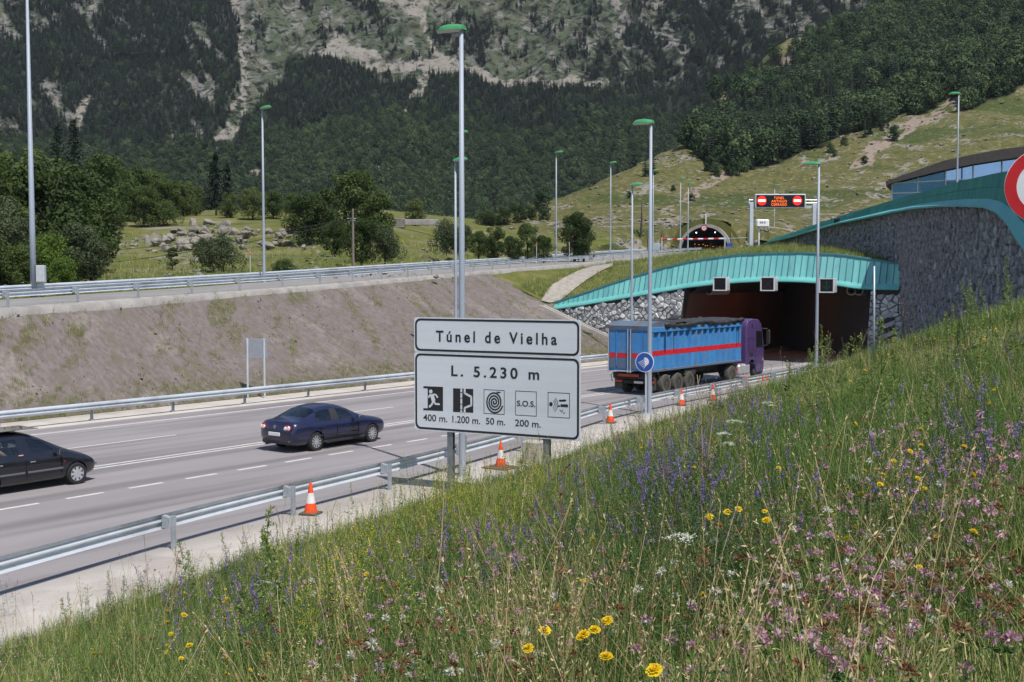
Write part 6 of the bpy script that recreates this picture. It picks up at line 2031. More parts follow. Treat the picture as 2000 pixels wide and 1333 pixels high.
def lamp_cluster(cx2, cy2, cz2, s):
    pass
for sgn in (-1, 1):
    tl = MB().lathe([(.001, -.05), (.10, -.045), (.145, -.02), (.15, .0), (.13, .03)], 20, c=(.085, sgn * .60, .845), mx=Matrix.Rotation(math.pi / 2, 3, 'Y') @ Matrix.Diagonal((.68, 1.18, .9))).build('tail_lamp', M_['tail'], car, sharp=40)
    MB().lathe([(.001, -.05), (.055, -.05), (.065, -.02), (.06, 0)], 18, c=(.062, sgn * .53, .835), mx=Matrix.Rotation(math.pi / 2, 3, 'Y')).build('reversing_lens', M_['tail_white'], tl, sharp=40)
    MB().lathe([(.001, -.05), (.06, -.05), (.075, -.02), (.07, 0)], 18, c=(.078, sgn * .665, .848), mx=Matrix.Rotation(math.pi / 2 - sgn * .0, 3, 'Y')).build('indicator_lens', M_['tail_white'], tl, sharp=40)
    ml = MB().bevel_box((3.02, sgn * 1.0, .99), (.12, .20, .14), .04).build('mirror', M_['navy'], car)
    MB().box((2.955, sgn * 1.0, .99), (.01, .15, .10)).build('mirror_glass', M_['chrome'], ml)
    for x in (1.35, 2.35): MB().bevel_box((x, sgn * .915, .80), (.17, .03, .03), .01).build('door_handle', M_['navy'], car)
    MB().bevel_box((2.46, sgn * .905, .27), (1.9, .03, .10), .012).build('sill_strip', M_['trim'], car)
    MB().bevel_box((2.2, sgn * .927, .50), (2.1, .018, .03), .006).build('rubbing_strip', M_['trim'], car)
for sgn in (-1, 1):
    for x in (1.32, 2.07, 3.10): MB().box((x, sgn * .916, .60), (.010, .012, .46)).build('door_seam', M_['well'], car)
    MB().box((2.2, sgn * .917, .345), (1.8, .010, .010)).build('door_seam', M_['well'], car)
MB().bevel_box((.02, 0, .62), (.03, .54, .12), .008).build('number_plate', M_['plate_white'], car)
em = MB().lathe([(.055, -.012), (.062, -.012), (.062, .012), (.055, .012)], 24, c=(.055, 0, .86), mx=Matrix.Rotation(math.pi / 2, 3, 'Y'), close=True)
for pl in ([(-.03, .045), (0, .0), (.03, .045)], [(-.048, .02), (-.022, -.045), (0, .0), (.022, -.045), (.048, .02)]):
    for a, b in zip(pl[:-1], pl[1:]): em.tube([(.048, a[0], .86 + a[1]), (.048, b[0], .86 + b[1])], .007, 5)
em.build('emblem', M_['chrome'], car)
MB().bevel_box((.115, 0, .36), (.10, 1.36, .16), .05).build('rear_apron', M_['trim'], car)
MB().tube([(.02, .45, .26), (.3, .45, .27)], .035, 10).build('exhaust', M_['chrome'], car)
MB().bevel_box((4.69, 0, .52), (.06, .8, .16), .02).build('grille', M_['trim'], car)
for sgn in (-1, 1): MB().bevel_box((4.50, sgn * .56, .665), (.14, .24, .10), .04).build('headlamp', M_['tail_white'], car)

# ---- dark people carrier at the left edge
M_['dark_paint'] = mat('black-blue paint', (.004, .004, .010), (.003, .003, .008), scale=30, rough=.30, spec=.5, coat=1.0)
yB = [.52, .78, .85, .87, .855, .82, .62, .34, 0]
SV = [
    sec([.14, .08, .03, .0, .03, .06, .22, .30, .32], [.45, .64, .72, .75, .74, .70, .52, .30, 0], [.30, .30, .42, .62, .86, .98, 1.42, 1.54, 1.56]),
    sec([.26, .26, .26, .26, .26, .28, .42, .45, .46], [.50, .74, .83, .86, .84, .80, .56, .31, 0], [.23, .23, .38, .62, .88, 1.0, 1.48, 1.58, 1.60]),
    sec([.80, .80, .80, .80, .80, .82, .84, .82, .82], yB[:6] + [.60, .34, 0], [.20, .20, .36, .62, .88, .99, 1.50, 1.60, 1.62]),
    sec([1.05, 1.05, 1.05, 1.05, 1.05, 1.02, .98, .98, .98], yB, [.19, .19, .36, .62, .88, .985, 1.505, 1.60, 1.625]),
    sec([1.80, 1.80, 1.80, 1.80, 1.80, 1.84, 1.80, 1.80, 1.80], yB, [.19, .19, .36, .62, .87, .965, 1.50, 1.60, 1.62]),
    sec([1.92, 1.92, 1.92, 1.92, 1.92, 1.94, 1.90, 1.90, 1.90], yB, [.19, .19, .36, .62, .87, .96, 1.50, 1.595, 1.615]),
    sec([2.85, 2.85, 2.85, 2.85, 2.85, 3.02, 2.30, 2.24, 2.20], yB, [.20, .20, .36, .62, .85, .93, 1.44, 1.54, 1.56]),
    sec([3.22, 3.22, 3.22, 3.22, 3.22, 3.16, 3.20, 3.24, 3.26], [.52, .78, .845, .865, .84, .80, .68, .4, 0], [.21, .21, .36, .60, .82, .925, .975, 1.0, 1.005]),
    sec([3.72, 3.72, 3.72, 3.72, 3.72, 3.72, 3.73, 3.76, 3.78], [.52, .75, .82, .845, .81, .74, .60, .34, 0], [.22, .22, .36, .56, .74, .81, .84, .86, .865]),
    sec([4.02, 4.03, 4.05, 4.06, 4.02, 3.98, 3.97, 4.0, 4.02], [.45, .62, .70, .72, .69, .62, .50, .28, 0], [.24, .24, .38, .52, .64, .69, .71, .72, .725]),
    sec([4.10, 4.13, 4.16, 4.17, 4.13, 4.09, 4.07, 4.10, 4.11], [.36, .50, .58, .60, .57, .50, .40, .22, 0], [.28, .28, .39, .50, .59, .63, .645, .65, .655])]
win = {}
for sd in (0, 1):
    for r_ in (6, 7): win[(6, r_, sd)] = 2
    win[(3, 5, sd)] = 3 + sd; win[(5, 5, sd)] = 5 + sd; win[(1, 5, sd)] = 7 + sd
pf_ = G(150, 946)
van = thing('people_carrier', (pf_[0] - .82, pf_[1] - 3.39, 0), 'black people carrier cut off by the left edge, driving towards the tunnel', 'car', math.pi / 2)
ms = loft_car(SV, win, [(.80, .78), (.80, -.78), (3.39, .78), (3.39, -.78)], M_['dark_paint'], .35)
names = {2: ('windscreen', M_['car_glass'])}
for k in (3, 4, 5, 6, 7, 8): names[k] = ('side_window', M_['car_glass'])
car_common(van, ms, names, [M_['dark_paint'], M_['well']], [(.80, .765), (.80, -.765), (3.39, .765), (3.39, -.765)], .305, 'hubcap')
for x, y in ((2.25, .36), (2.25, -.36)): seat(van, x, y, True, 1.04)
for y in (-.5, 0, .5): seat(van, 1.35, y, y == -.5, 1.02)
MB().box((2.0, 0, .42), (3.4, 1.4, .04)).build('floor_pan', M_['trim'], van)
MB().bevel_box((2.95, 0, .86), (.5, 1.3, .18), .05).build('dashboard', M_['trim'], van)
for sgn in (-1, 1):
    ml = MB().bevel_box((2.82, sgn * .97, .99), (.14, .20, .16), .05).build('mirror', M_['dark_paint'], van)
    MB().box((2.745, sgn * .97, .99), (.01, .15, .11)).build('mirror_glass', M_['chrome'], ml)
    for x in (1.12, 2.06): MB().bevel_box((x, sgn * .868, .80), (.16, .03, .04), .012).build('door_handle', mat('grey handle', (.16, .16, .18), rough=.4) if 'grey handle' not in bpy.data.materials else bpy.data.materials['grey handle'], van)
    for x, l_ in ((1.36, .92), (2.42, 1.05)): MB().bevel_box((x, sgn * .882, .53), (l_, .025, .055), .01).build('door_moulding', mat('grey moulding', (.10, .10, .115), rough=.5) if 'grey moulding' not in bpy.data.materials else bpy.data.materials['grey moulding'], van)
    MB().bevel_box((3.95, sgn * .54, .64), (.12, .2, .10), .04).build('headlamp', M_['tail_white'], van)
    MB().bevel_box((3.02, sgn * .853, .70), (.05, .02, .03), .006).build('side_repeater', M_['tail'], van)
    MB().bevel_box((4.05, sgn * .60, .50), (.22, .14, .05), .02).build('bumper_strip', bpy.data.materials['grey moulding'], van)
    MB().bevel_box((.08, sgn * .68, .95), (.10, .12, .42), .04).build('tail_lamp', M_['tail'], van)
for sgn in (-1, 1):
    for x in (.98, 1.87, 2.92): MB().box((x, sgn * .872, .62), (.010, .012, .52)).build('door_seam', M_['well'], van)
MB().box((1.5, 0, 1.655), (1.9, 1.0, .012)).build('roof_panel', M_['dark_paint'], van)

# passenger on the rear seat resting an arm on the sill
M_['skin'] = mat('skin', lin(206, 160, 132), lin(196, 148, 122), scale=8, rough=.6)
M_['shirt'] = mat('dark shirt', (.03, .035, .05), (.02, .025, .04), scale=6, rough=.9)
def skinned(name, nodes, edges, parent, m, lvl=2):
    me = bpy.data.meshes.new(name); me.from_pydata([n[0] for n in nodes], edges, []); me.materials.append(m)
    o = bpy.data.objects.new(name, me); COL.objects.link(o)
    sk = o.modifiers.new('skin', 'SKIN'); sk.use_smooth_shade = True
    for v, nd in zip(me.skin_vertices[0].data, nodes): v.radius = (nd[1], nd[2] if len(nd) > 2 else nd[1])
    me.skin_vertices[0].data[0].use_root = True
    o.modifiers.new('sub', 'SUBSURF').levels = lvl; o.modifiers['sub'].render_levels = lvl
    dg = bpy.context.evaluated_depsgraph_get(); m2 = bpy.data.meshes.new_from_object(o.evaluated_get(dg))
    bpy.data.objects.remove(o); m2.name = name
    return link(name, m2, parent)
bx_, by_ = 1.30, -.47
nodes = [((bx_, by_, .72), .15, .13), ((bx_ - .05, by_, .95), .14, .12), ((bx_ - .08, by_, 1.12), .16, .11), ((bx_ - .08, by_, 1.22), .055), ((bx_ - .06, by_, 1.30), .085, .09), ((bx_ - .05, by_, 1.40), .075, .085),
         ((bx_ - .05, by_ - .16, 1.12), .06), ((bx_ + .10, by_ - .27, .99), .048), ((bx_ + .36, by_ - .30, 1.00), .036), ((bx_ + .45, by_ - .31, 1.01), .042, .025),
         ((bx_ - .05, by_ + .16, 1.12), .06), ((bx_ + .10, by_ + .22, .92), .045), ((bx_ + .32, by_ + .12, .82), .036),
         ((bx_ + .20, by_ - .10, .66), .085), ((bx_ + .52, by_ - .10, .68), .065), ((bx_ + .56, by_ - .10, .45), .05), ((bx_ + .20, by_ + .10, .66), .085), ((bx_ + .52, by_ + .10, .68), .065), ((bx_ + .56, by_ + .10, .45), .05),
         ((bx_ + .53, by_ - .335, 1.005), .010), ((bx_ + .54, by_ - .315, 1.008), .010), ((bx_ + .535, by_ - .295, 1.008), .010), ((bx_ + .515, by_ - .275, 1.005), .009), ((bx_ + .47, by_ - .26, 1.02), .011)]
edges = [(0, 1), (1, 2), (2, 3), (3, 4), (4, 5), (2, 6), (6, 7), (7, 8), (8, 9), (2, 10), (10, 11), (11, 12), (0, 13), (13, 14), (14, 15), (0, 16), (16, 17), (17, 18), (9, 19), (9, 20), (9, 21), (9, 22), (9, 23)]
pw = thing('person', (van.location[0], van.location[1], 0.0), 'passenger in the rear of the black car with a bare arm along the window sill', 'person', math.pi / 2)
skinned('person_body', nodes, edges, pw, M_['skin'])
MB().lathe([(.155, 0), (.165, .12), (.17, .28), (.15, .40), (.08, .46)], 16, c=(bx_ - .05, by_, .72), mx=Matrix.Diagonal((.95, 1.12, 1))).build('shirt', M_['shirt'], pw, smooth=True)
MB().lathe([(.092, 0), (.105, .05), (.095, .12), (.05, .165), (.005, .175)], 16, c=(bx_ - .07, by_, 1.34)).build('hair', mat('dark hair', (.02, .014, .01), rough=.8), pw, smooth=True)

# ---- tipper lorry
M_['blue'] = mat('worn blue paint', lin(66, 134, 190), lin(56, 118, 174), scale=1.2, detail=8, rough=.6, coord='Object', c3=lin(104, 124, 142), s3=1.6, m3=(.52, .78), streak=((3, 3, .25), lin(92, 104, 114), .60, .80), spec=.4)
M_['blue_dirty'] = mat('dirty blue paint', lin(72, 104, 138), lin(96, 100, 106), scale=1.6, detail=9, rough=.7, c3=lin(96, 84, 74), s3=1.4, m3=(.5, .7))
M_['red_band'] = mat('red band', lin(200, 34, 44), lin(182, 30, 38), scale=2, detail=8, rough=.5, c3=lin(150, 60, 60), s3=2.5, m3=(.6, .8))
M_['purple'] = mat('purple cab paint', lin(80, 58, 108), lin(70, 50, 96), scale=1.5, rough=.4, coat=.4)
M_['tarp'] = mat('black tarpaulin', (.022, .021, .022), (.045, .042, .042), scale=3, rough=.55, bump=.4, bscale=6)
M_['grime'] = mat('dirty chassis', (.045, .040, .036), (.02, .018, .017), scale=4, detail=8, rough=.95, c3=(.10, .085, .07), s3=2)
M_['tank'] = mat('pale tank', (.46, .46, .47), (.36, .36, .37), scale=3, rough=.45, metal=.3)
tr0 = np.array([-28.45, 49.75, 0])
lorry = thing('tipper_lorry', (tr0[0] - 1.25, tr0[1], 0), 'blue tipper lorry with red stripe and purple cab entering the tunnel', 'lorry', math.pi / 2)
W2, L_, zb0, zt0 = 1.25, 10.15, 1.22, 3.42
MB().box((L_ / 2, 0, (zb0 + zt0 - .1) / 2), (L_ - .2, 2 * W2 - .26, zt0 - zb0 - .1)).build('body_shell', M_['blue'], lorry)
# side ribs and panels
nr_ = 15
for sgn in (-1, 1):
    for k in range(nr_ + 1):
        x = .12 + (L_ - .24) * k / nr_
        MB().prism([(x - .10, sgn * (W2 - .14), zb0 + .06), (x - .04, sgn * W2, zb0 + .06), (x + .04, sgn * W2, zb0 + .06), (x + .10, sgn * (W2 - .14), zb0 + .06)], (0, 0, zt0 - zb0 - .34)).build('side_rib', M_['blue'], lorry)
    MB().bevel_box((L_ / 2, sgn * (W2 - .05), zt0 - .13), (L_, .14, .26), .02).build('top_rail', M_['blue'], lorry)
    MB().bevel_box((L_ / 2, sgn * (W2 - .06), zb0 + .02), (L_, .13, .12), .015).build('bottom_rail', M_['blue_dirty'], lorry)
    for k in range(nr_):
        x0_, x1_ = .12 + (L_ - .24) * k / nr_, .12 + (L_ - .24) * (k + 1) / nr_
        MB().prism([(x0_ + .101, sgn * (W2 - .124), 1.98), (x1_ - .101, sgn * (W2 - .124), 1.98), (x1_ - .101, sgn * (W2 - .124), 2.24), (x0_ + .101, sgn * (W2 - .124), 2.24)], (0, -sgn * .02, 0)).build('red_stripe', M_['red_band'], lorry)
    for k in range(nr_ + 1):
        x = .12 + (L_ - .24) * k / nr_
        MB().prism([(x - .101, sgn * (W2 - .125), 1.98), (x - .041, sgn * (W2 + .006), 1.98), (x + .041, sgn * (W2 + .006), 1.98), (x + .101, sgn * (W2 - .125), 1.98)], (0, 0, .26)).build('red_stripe', M_['red_band'], lorry)
    # mudguards, side gear
    MB().bevel_box((4.2, sgn * 1.05, .95), (1.2, .25, .35), .05).build('side_locker', M_['grime'], lorry)
# rear doors
rear = MB(); rear.box((.02, 0, (zb0 + zt0) / 2 + .05), (.10, 2 * W2 - .02, zt0 - zb0 + .1)); rear.build('tail_frame', M_['blue'], lorry)
for y0_, y1_ in ((-1.17, -.80), (-.74, -.10), (.10, .74), (.80, 1.17)):
    dr = MB().bevel_box((-.045, (y0_ + y1_) / 2, 2.62), (.05, y1_ - y0_, 1.05), .02).build('door_panel', M_['blue'], lorry)
    MB().bevel_box((-.045, (y0_ + y1_) / 2, 1.58), (.05, y1_ - y0_, .52), .02).build('door_panel', M_['blue_dirty'], lorry)
    MB().box((-.04, (y0_ + y1_) / 2, 2.0), (.05, y1_ - y0_ + .03, .27)).build('red_stripe', M_['red_band'], lorry)
for y in (-.08, .08, -1.21, 1.21): MB().tube([(-.10, y, zb0 - .1), (-.10, y, zt0 - .1)], .03, 8).build('locking_bar', M_['galv_post'], lorry)
for y in (-.77, .77): MB().bevel_box((-.05, y, 2.4), (.07, .05, 1.9), .01).build('door_post', M_['blue'], lorry)
hood = np.array([[(x, y, zt0 + .02 + z) for y in (-W2, -W2 * .5, 0, W2 * .5, W2)] for x, z in ((-.10, -.18), (-.12, .04), (.25, .22), (.9, .26), (1.6, .18))])
MB().grid(hood).build('tail_hood', M_['blue_dirty'], lorry)
for sgn in (-1, 1): MB().prism([(-.12, sgn * W2, zt0 - .2), (1.6, sgn * W2, zt0 - .1), (1.6, sgn * W2, zt0 + .2), (.9, sgn * W2, zt0 + .28), (.25, sgn * W2, zt0 + .24), (-.12, sgn * W2, zt0 + .06)], (0, -sgn * .03, 0)).build('hood_cheek', M_['blue_dirty'], lorry)
# tarpaulin: slack sheet over the body plus a rolled edge
rngt = np.random.default_rng(2)
gx = np.linspace(1.3, L_ + .1, 40); gy = np.linspace(-W2 - .02, W2 + .02, 13)
GX, GY = np.meshgrid(gx, gy, indexing='ij')
GZ = zt0 + .16 + .10 * fbm(GX * .9, GY * 2, 3, 3) + .10 * np.cos(GY / W2 * 1.4) - .05
MB().grid(np.stack([GX, GY, GZ], -1)).build('tarpaulin', M_['tarp'], lorry, smooth=True)
for sgn in (-1, 1):
    pts_ = [(x, sgn * (W2 + .02 + .03 * math.sin(x * 2.1)), zt0 + .06 + .05 * math.sin(x * 1.3 + 1) + .05 * float(fbm(np.array(x * 1.5), np.array(.3), 2, 5))) for x in np.linspace(1.25, L_ + .1, 44)]
    MB().tube(pts_, [.10 + .035 * math.sin(i * 1.7) + .02 * math.sin(i * .6) for i in range(44)], 9).build('tarpaulin_roll', M_['tarp'], lorry, smooth=True)
    sk = np.array([[(x, sgn * (W2 + .015 + .02 * math.sin(x * 5)), zt0 + .1 - (.14 + .10 * float(fbm(np.array(x * 1.1), np.array(7.), 3, 6))) * t) for x in np.linspace(1.25, L_, 44)] for t in (0, .5, 1)])
    MB().grid(sk).build('tarpaulin_skirt', M_['tarp'], lorry, smooth=True)
    for x in (1.35, 2.2, 9.7): MB().box((x, sgn * (W2 + .012), zt0 - .55), (.05, .012, 1.3)).build('strap', M_['tarp'], lorry)
MB().prism([(4.2, -.3, zt0 + .25), (4.9, -.3, zt0 + .42), (4.7, .2, zt0 + .42), (4.2, .2, zt0 + .25)], (0, 0, .06)).build('loose_flap', M_['tarp'], lorry)
# chassis, bumper, lamps
for sgn in (-1, 1): MB().box((5.6, sgn * .42, .95), (11, .12, .30)).build('chassis_beam', M_['grime'], lorry)
MB().bevel_box((.55, 0, .62), (.16, 2.3, .18), .02).build('rear_bumper', M_['grime'], lorry)
MB().bevel_box((.4, 0, .95), (.5, 2.2, .32), .03).build('rear_crossmember', M_['grime'], lorry)
MB().bevel_box((.10, .15, .98), (.05, 1.2, .13), .01).build('reflector_board', mat('orange reflector', lin(190, 72, 26), lin(160, 40, 30), scale=3, rough=.4), lorry)
for sgn in (-1, 1):
    MB().bevel_box((.44, sgn * .92, .64), (.06, .42, .13), .01).build('tail_lamp', M_['tail'], lorry)
    MB().prism([(.5, sgn * .75, .25), (.5, sgn * 1.2, .25), (.5, sgn * 1.2, .85), (.5, sgn * .75, .85)], (.03, 0, 0)).build('mudflap', M_['rubber'], lorry)
MB().box((.42, -.25, .62), (.02, .52, .12)).build('number_plate', M_['plate_white'], lorry)
MB().tube([(.35, 1.15, 1.1), (.30, 1.3, .95), (.38, 1.28, .6)], .03, 6).build('spare_hose', M_['tank'], lorry)
def truck_wheel(x, y, r=.50):
    t = bpy.data.objects.new('wheel', None); COL.objects.link(t); t.parent = lorry; t.location = (x, y, r)
    sgn = 1 if y > 0 else -1; w = .34
    MB().lathe([(r * .58, -w / 2), (r * .93, -w / 2), (r, -w * .36), (r, w * .36), (r * .93, w / 2), (r * .58, w / 2)], 30, mx=RXm, close=True).build('tyre', M_['rubber'], t, sharp=40)
    MB().lathe([(r * .60, sgn * w * .46), (r * .54, sgn * w * .46), (r * .44, sgn * w * .1), (r * .24, sgn * w * .1), (r * .2, sgn * w * .5), (.01, sgn * w * .52)], 24, mx=Matrix(((1, 0, 0), (0, 0, 1), (0, 1, 0)))).build('rim', M_['grime'], t, sharp=30)
for x in (1.55, 2.82, 4.08):
    for y in (-1.06, 1.06): truck_wheel(x, y)
for y in (-1.02, 1.02):
    truck_wheel(9.15, y); truck_wheel(12.55, y)
    MB().tube([(9.15 + .62 * math.cos(a), y, .5 + .62 * math.sin(a)) for a in np.linspace(-.1, math.pi + .1, 12)], .06, 6).build('mudguard', M_['grime'], lorry)
    MB().bevel_box((10.55, y, .70), (1.45, .5, .62), .1).build('fuel_tank', M_['tank'], lorry)
MB().box((10.6, 0, .72), (4.6, .9, .22)).build('tractor_frame', M_['grime'], lorry)
for sgn in (-1, 1): MB().bevel_box((9.7, sgn * 1.16, .78), (.14, .1, .14), .02).build('marker_lamp', M_['tail'], lorry)
# cab
cab_prof = [(10.75, .55), (10.75, 3.05), (10.95, 3.45), (11.6, 3.55), (12.35, 3.50), (12.75, 3.25), (12.98, 2.6), (13.12, 1.9), (13.16, 1.1), (13.14, .55), (12.95, .42), (12.1, .42), (12.02, .85), (11.5, 1.15), (11.1, 1.0), (11.0, .55)]
bmx = MB()
for (ya, yb_) in ((-1.25, 1.25),):
    bmx.prism([(x, ya, z) for x, z in cab_prof], (0, yb_ - ya, 0))
cabm = bmx.mesh('cab', M_['purple'])
bm = bmesh.new(); bm.from_mesh(cabm)
eds = [e for e in bm.edges if len(e.link_faces) == 2 and e.calc_face_angle(0) > .9]
bmesh.ops.bevel(bm, geom=eds, offset=.07, segments=3, affect='EDGES', profile=.6)
bm.to_mesh(cabm); bm.free(); cabm.set_sharp_from_angle(angle=R(35))
cab = link('cab', cabm, lorry)
for sgn in (-1, 1):
    o = MB().prism([(12.08, sgn * 1.252, 1.92), (12.94, sgn * 1.252, 1.92), (12.80, sgn * 1.252, 2.80), (12.08, sgn * 1.252, 2.84)], (0, sgn * .012, 0)).build('side_window', M_['black_panel'], cab)
    dl_ = MB()
    for a, b in (((12.02, .95), (12.02, 2.86)), ((12.02, 2.86), (12.85, 2.80)), ((12.02, 1.88), (12.95, 1.88))): dl_.tube([(a[0], sgn * 1.252, a[1]), (b[0], sgn * 1.252, b[1])], .012, 5)
    dl_.build('door_gap', M_['trim'], cab)
    hp = MB()
    for a, b in (((11.0, 1.75), (11.65, 1.75)), ((11.65, 1.75), (11.65, 2.45)), ((11.65, 2.45), (11.0, 2.45)), ((11.0, 2.45), (11.0, 1.75))): hp.tube([(a[0], sgn * 1.252, a[1]), (b[0], sgn * 1.252, b[1])], .012, 5)
    hp.build('locker_outline', M_['trim'], cab)
    MB().box((11.45, sgn * 1.255, 1.5), (.45, .012, .24)).build('air_grille', M_['trim'], cab)
    MB().bevel_box((11.5, sgn * 1.255, 3.15), (.2, .03, .26), .01).build('roof_vent', M_['trim'], cab)
    MB().prism([(11.05, sgn * 1.1, .98), (11.12, sgn * 1.26, 1.0), (11.5, sgn * 1.26, 1.2), (11.9, sgn * 1.26, 1.05), (11.9, sgn * 1.1, 1.0)], (0, 0, .04)).build('wheel_trim', M_['trim'], cab)
    MB().bevel_box((13.0, sgn * 1.12, 1.15), (.2, .28, .22), .04).build('headlamp', mat('amber headlamp', (.5, .22, .12), (.42, .2, .14), scale=4, rough=.2) if 'amber headlamp' not in bpy.data.materials else bpy.data.materials['amber headlamp'], cab)
    mi = MB().bevel_box((13.12, sgn * 1.52, 2.45), (.12, .24, .85), .05).build('mirror', M_['trim'], cab)
    MB().tube([(12.9, sgn * 1.25, 2.95), (13.05, sgn * 1.5, 2.95), (13.08, sgn * 1.5, 2.85)], .02, 6).build('mirror_arm', M_['trim'], mi)
    MB().tube([(12.95, sgn * 1.25, 1.95), (13.05, sgn * 1.5, 1.98), (13.08, sgn * 1.5, 2.05)], .02, 6).build('mirror_arm', M_['trim'], mi)
MB().prism([(13.14, -1.12, 1.85), (13.14, 1.12, 1.85), (12.90, 1.08, 3.0), (12.90, -1.08, 3.0)], (.02, 0, .005)).build('windscreen', M_['black_panel'], cab)
MB().bevel_box((12.9, 0, .5), (.55, 2.4, .34), .06).build('front_bumper', M_['trim'], cab)
# ================================================================== flowering bank in the foreground
def pm_(name, a, b=None, tr=.42, rnd=0, rough=.6): return mat(name, tuple(c * 1.85 for c in a), tuple(c * 1.4 for c in (b or a)), scale=2.2, detail=4, rough=rough, spec=.2, trans=tr, coord='World', lo=.3, hi=.7)
PM = {'green': pm_('grass green', (.105, .155, .034), (.075, .118, .026)), 'lush': pm_('lush green', (.066, .118, .028), (.050, .092, .022)), 'yellowgreen': pm_('yellow-green blade', (.21, .225, .075), (.165, .18, .06)),
      'straw': pm_('dry straw', (.36, .29, .16), (.28, .22, .12), .25), 'brown': pm_('withered brown', (.15, .075, .035), (.10, .05, .026), .2), 'leafdark': pm_('vetch leaf', (.048, .085, .028), (.036, .066, .022)),
      'purple': pm_('vetch purple', (.165, .105, .28), (.13, .085, .24), .3, .2), 'pink': pm_('clover pink', (.33, .17, .23), (.27, .14, .19), .3, .25), 'white': pm_('white petals', (.40, .40, .34), (.36, .36, .31), .3, .1),
      'yellow': pm_('yellow petals', (.44, .32, .010), (.42, .30, .010), .3, .1), 'lemon': pm_('melilot yellow', (.40, .35, .02), (.36, .31, .02), .3, .1), 'stalk': pm_('dead stalk', (.20, .155, .10), (.13, .10, .07), .0), 'orange': pm_('flower centre', (.60, .28, .01), (.5, .22, .01), .1, .1)}
KEYS = list(PM)
KI = {k: i for i, k in enumerate(KEYS)}
rg = np.random.default_rng(77)


class PB:
    """quads with a material key each"""
    def __init__(s): s.v = []; s.m = []

    def q(s, a, b, c, d, k): s.v += [a, b, c, d]; s.m.append(KI[k])

    def blade(s, base, az, h, w, bend, k, seg=3, tw=0.0):
        base = np.asarray(base, float); d = np.array([math.cos(az), math.sin(az), 0]); sd = np.array([-d[1], d[0], 0])
        pts = []
        for i in range(seg + 1):
            t = i / seg
            pts.append((base + d * bend * t * t + np.array([0, 0, h * (t - .18 * (bend / max(h, .01)) * t * t)]), w * (1 - t) ** .7 * .5 + .0004))
        for (p, a), (q_, b) in zip(pts[:-1], pts[1:]): s.q(p - sd * a, p + sd * a, q_ + sd * b, q_ - sd * b, k)
        return pts[-1][0]

    def stem(s, pts, w, k):
        for p, q_ in zip(pts[:-1], pts[1:]):
            p = np.asarray(p, float); q_ = np.asarray(q_, float)
            for sd in (np.array([w / 2, 0, 0]), np.array([0, w / 2, 0])): s.q(p - sd, p + sd, q_ + sd * .8, q_ - sd * .8, k)

    def leaf(s, c, l, w, k, nrm=None, di=None):
        n = rg.normal(size=3) + (np.array([0, 0, .8]) if nrm is None else nrm); n /= np.linalg.norm(n)
        a = np.cross(n, rg.normal(size=3)) if di is None else np.asarray(di, float) - n * (n @ di); a /= np.linalg.norm(a) + 1e-9; b = np.cross(n, a); c = np.asarray(c, float)
        s.q(c, c + a * l * .5 + b * w / 2, c + a * l, c + a * l * .5 - b * w / 2, k)

    def mesh(s, name):
        v = np.array(s.v); f_ = np.arange(len(v)).reshape(-1, 4)
        used = sorted(set(s.m)); mp = {u: i for i, u in enumerate(used)}
        return np_mesh(name, v, f_, [PM[KEYS[u]] for u in used], [mp[m] for m in s.m])


def realize(name, builders, P_, R_, S_, I_, label, cat):
    """one mesh of all the plants"""
    vs, ms = [], []
    cx_a, sx_a = np.cos(R_[:, 0]), np.sin(R_[:, 0]); cy_a, sy_a = np.cos(R_[:, 1]), np.sin(R_[:, 1]); cz_a, sz_a = np.cos(R_[:, 2]), np.sin(R_[:, 2])
    O = np.zeros_like(cx_a); E = O + 1
    Rx = np.stack([E, O, O, O, cx_a, -sx_a, O, sx_a, cx_a], -1).reshape(-1, 3, 3); Ry = np.stack([cy_a, O, sy_a, O, E, O, -sy_a, O, cy_a], -1).reshape(-1, 3, 3); Rz = np.stack([cz_a, -sz_a, O, sz_a, cz_a, O, O, O, E], -1).reshape(-1, 3, 3)
    MM = (Ry @ Rx @ Rz) * S_[:, None, :]
    for k, b in enumerate(builders):
        w = np.where(I_ == k)[0]
        if not len(w): continue
        v = np.array(b.v, np.float32)
        q_ = np.einsum('kij,nj->kni', MM[w].astype(np.float32), v) + P_[w][:, None, :].astype(np.float32)
        vs.append(q_.reshape(-1, 3)); ms.append(np.tile(np.array(b.m, np.int32), len(w)))
    v = np.concatenate(vs); m_ = np.concatenate(ms); nq = len(m_)
    me = bpy.data.meshes.new(name)
    me.vertices.add(len(v)); me.vertices.foreach_set('co', v.ravel())
    me.loops.add(nq * 4); me.loops.foreach_set('vertex_index', np.arange(nq * 4, dtype=np.int32))
    me.polygons.add(nq); me.polygons.foreach_set('loop_start', np.arange(0, nq * 4, 4, dtype=np.int32))
    for k in KEYS: me.materials.append(PM[k])
    me.polygons.foreach_set('material_index', m_)
    me.update(calc_edges=True)
    print(name, 'quads', nq, 'plants', len(P_))
    return tag(link(name, me), label, cat, None, 'stuff')


def tuft(n, h0, h1, spread, probs, w=(.003, .0065), seeds=0, seg=3):
    b = PB()
    for _ in range(n):
        r = spread * math.sqrt(rg.random()); a = rg.uniform(0, 6.28); h = rg.uniform(h0, h1)
        b.blade((r * math.cos(a), r * math.sin(a), -.02), rg.uniform(0, 6.28), h, rg.uniform(*w), h * rg.uniform(.05, .65), rg.choice(list(probs), p=list(probs.values())), seg)
    for _ in range(seeds): seed_stem(b, spread)
    return b


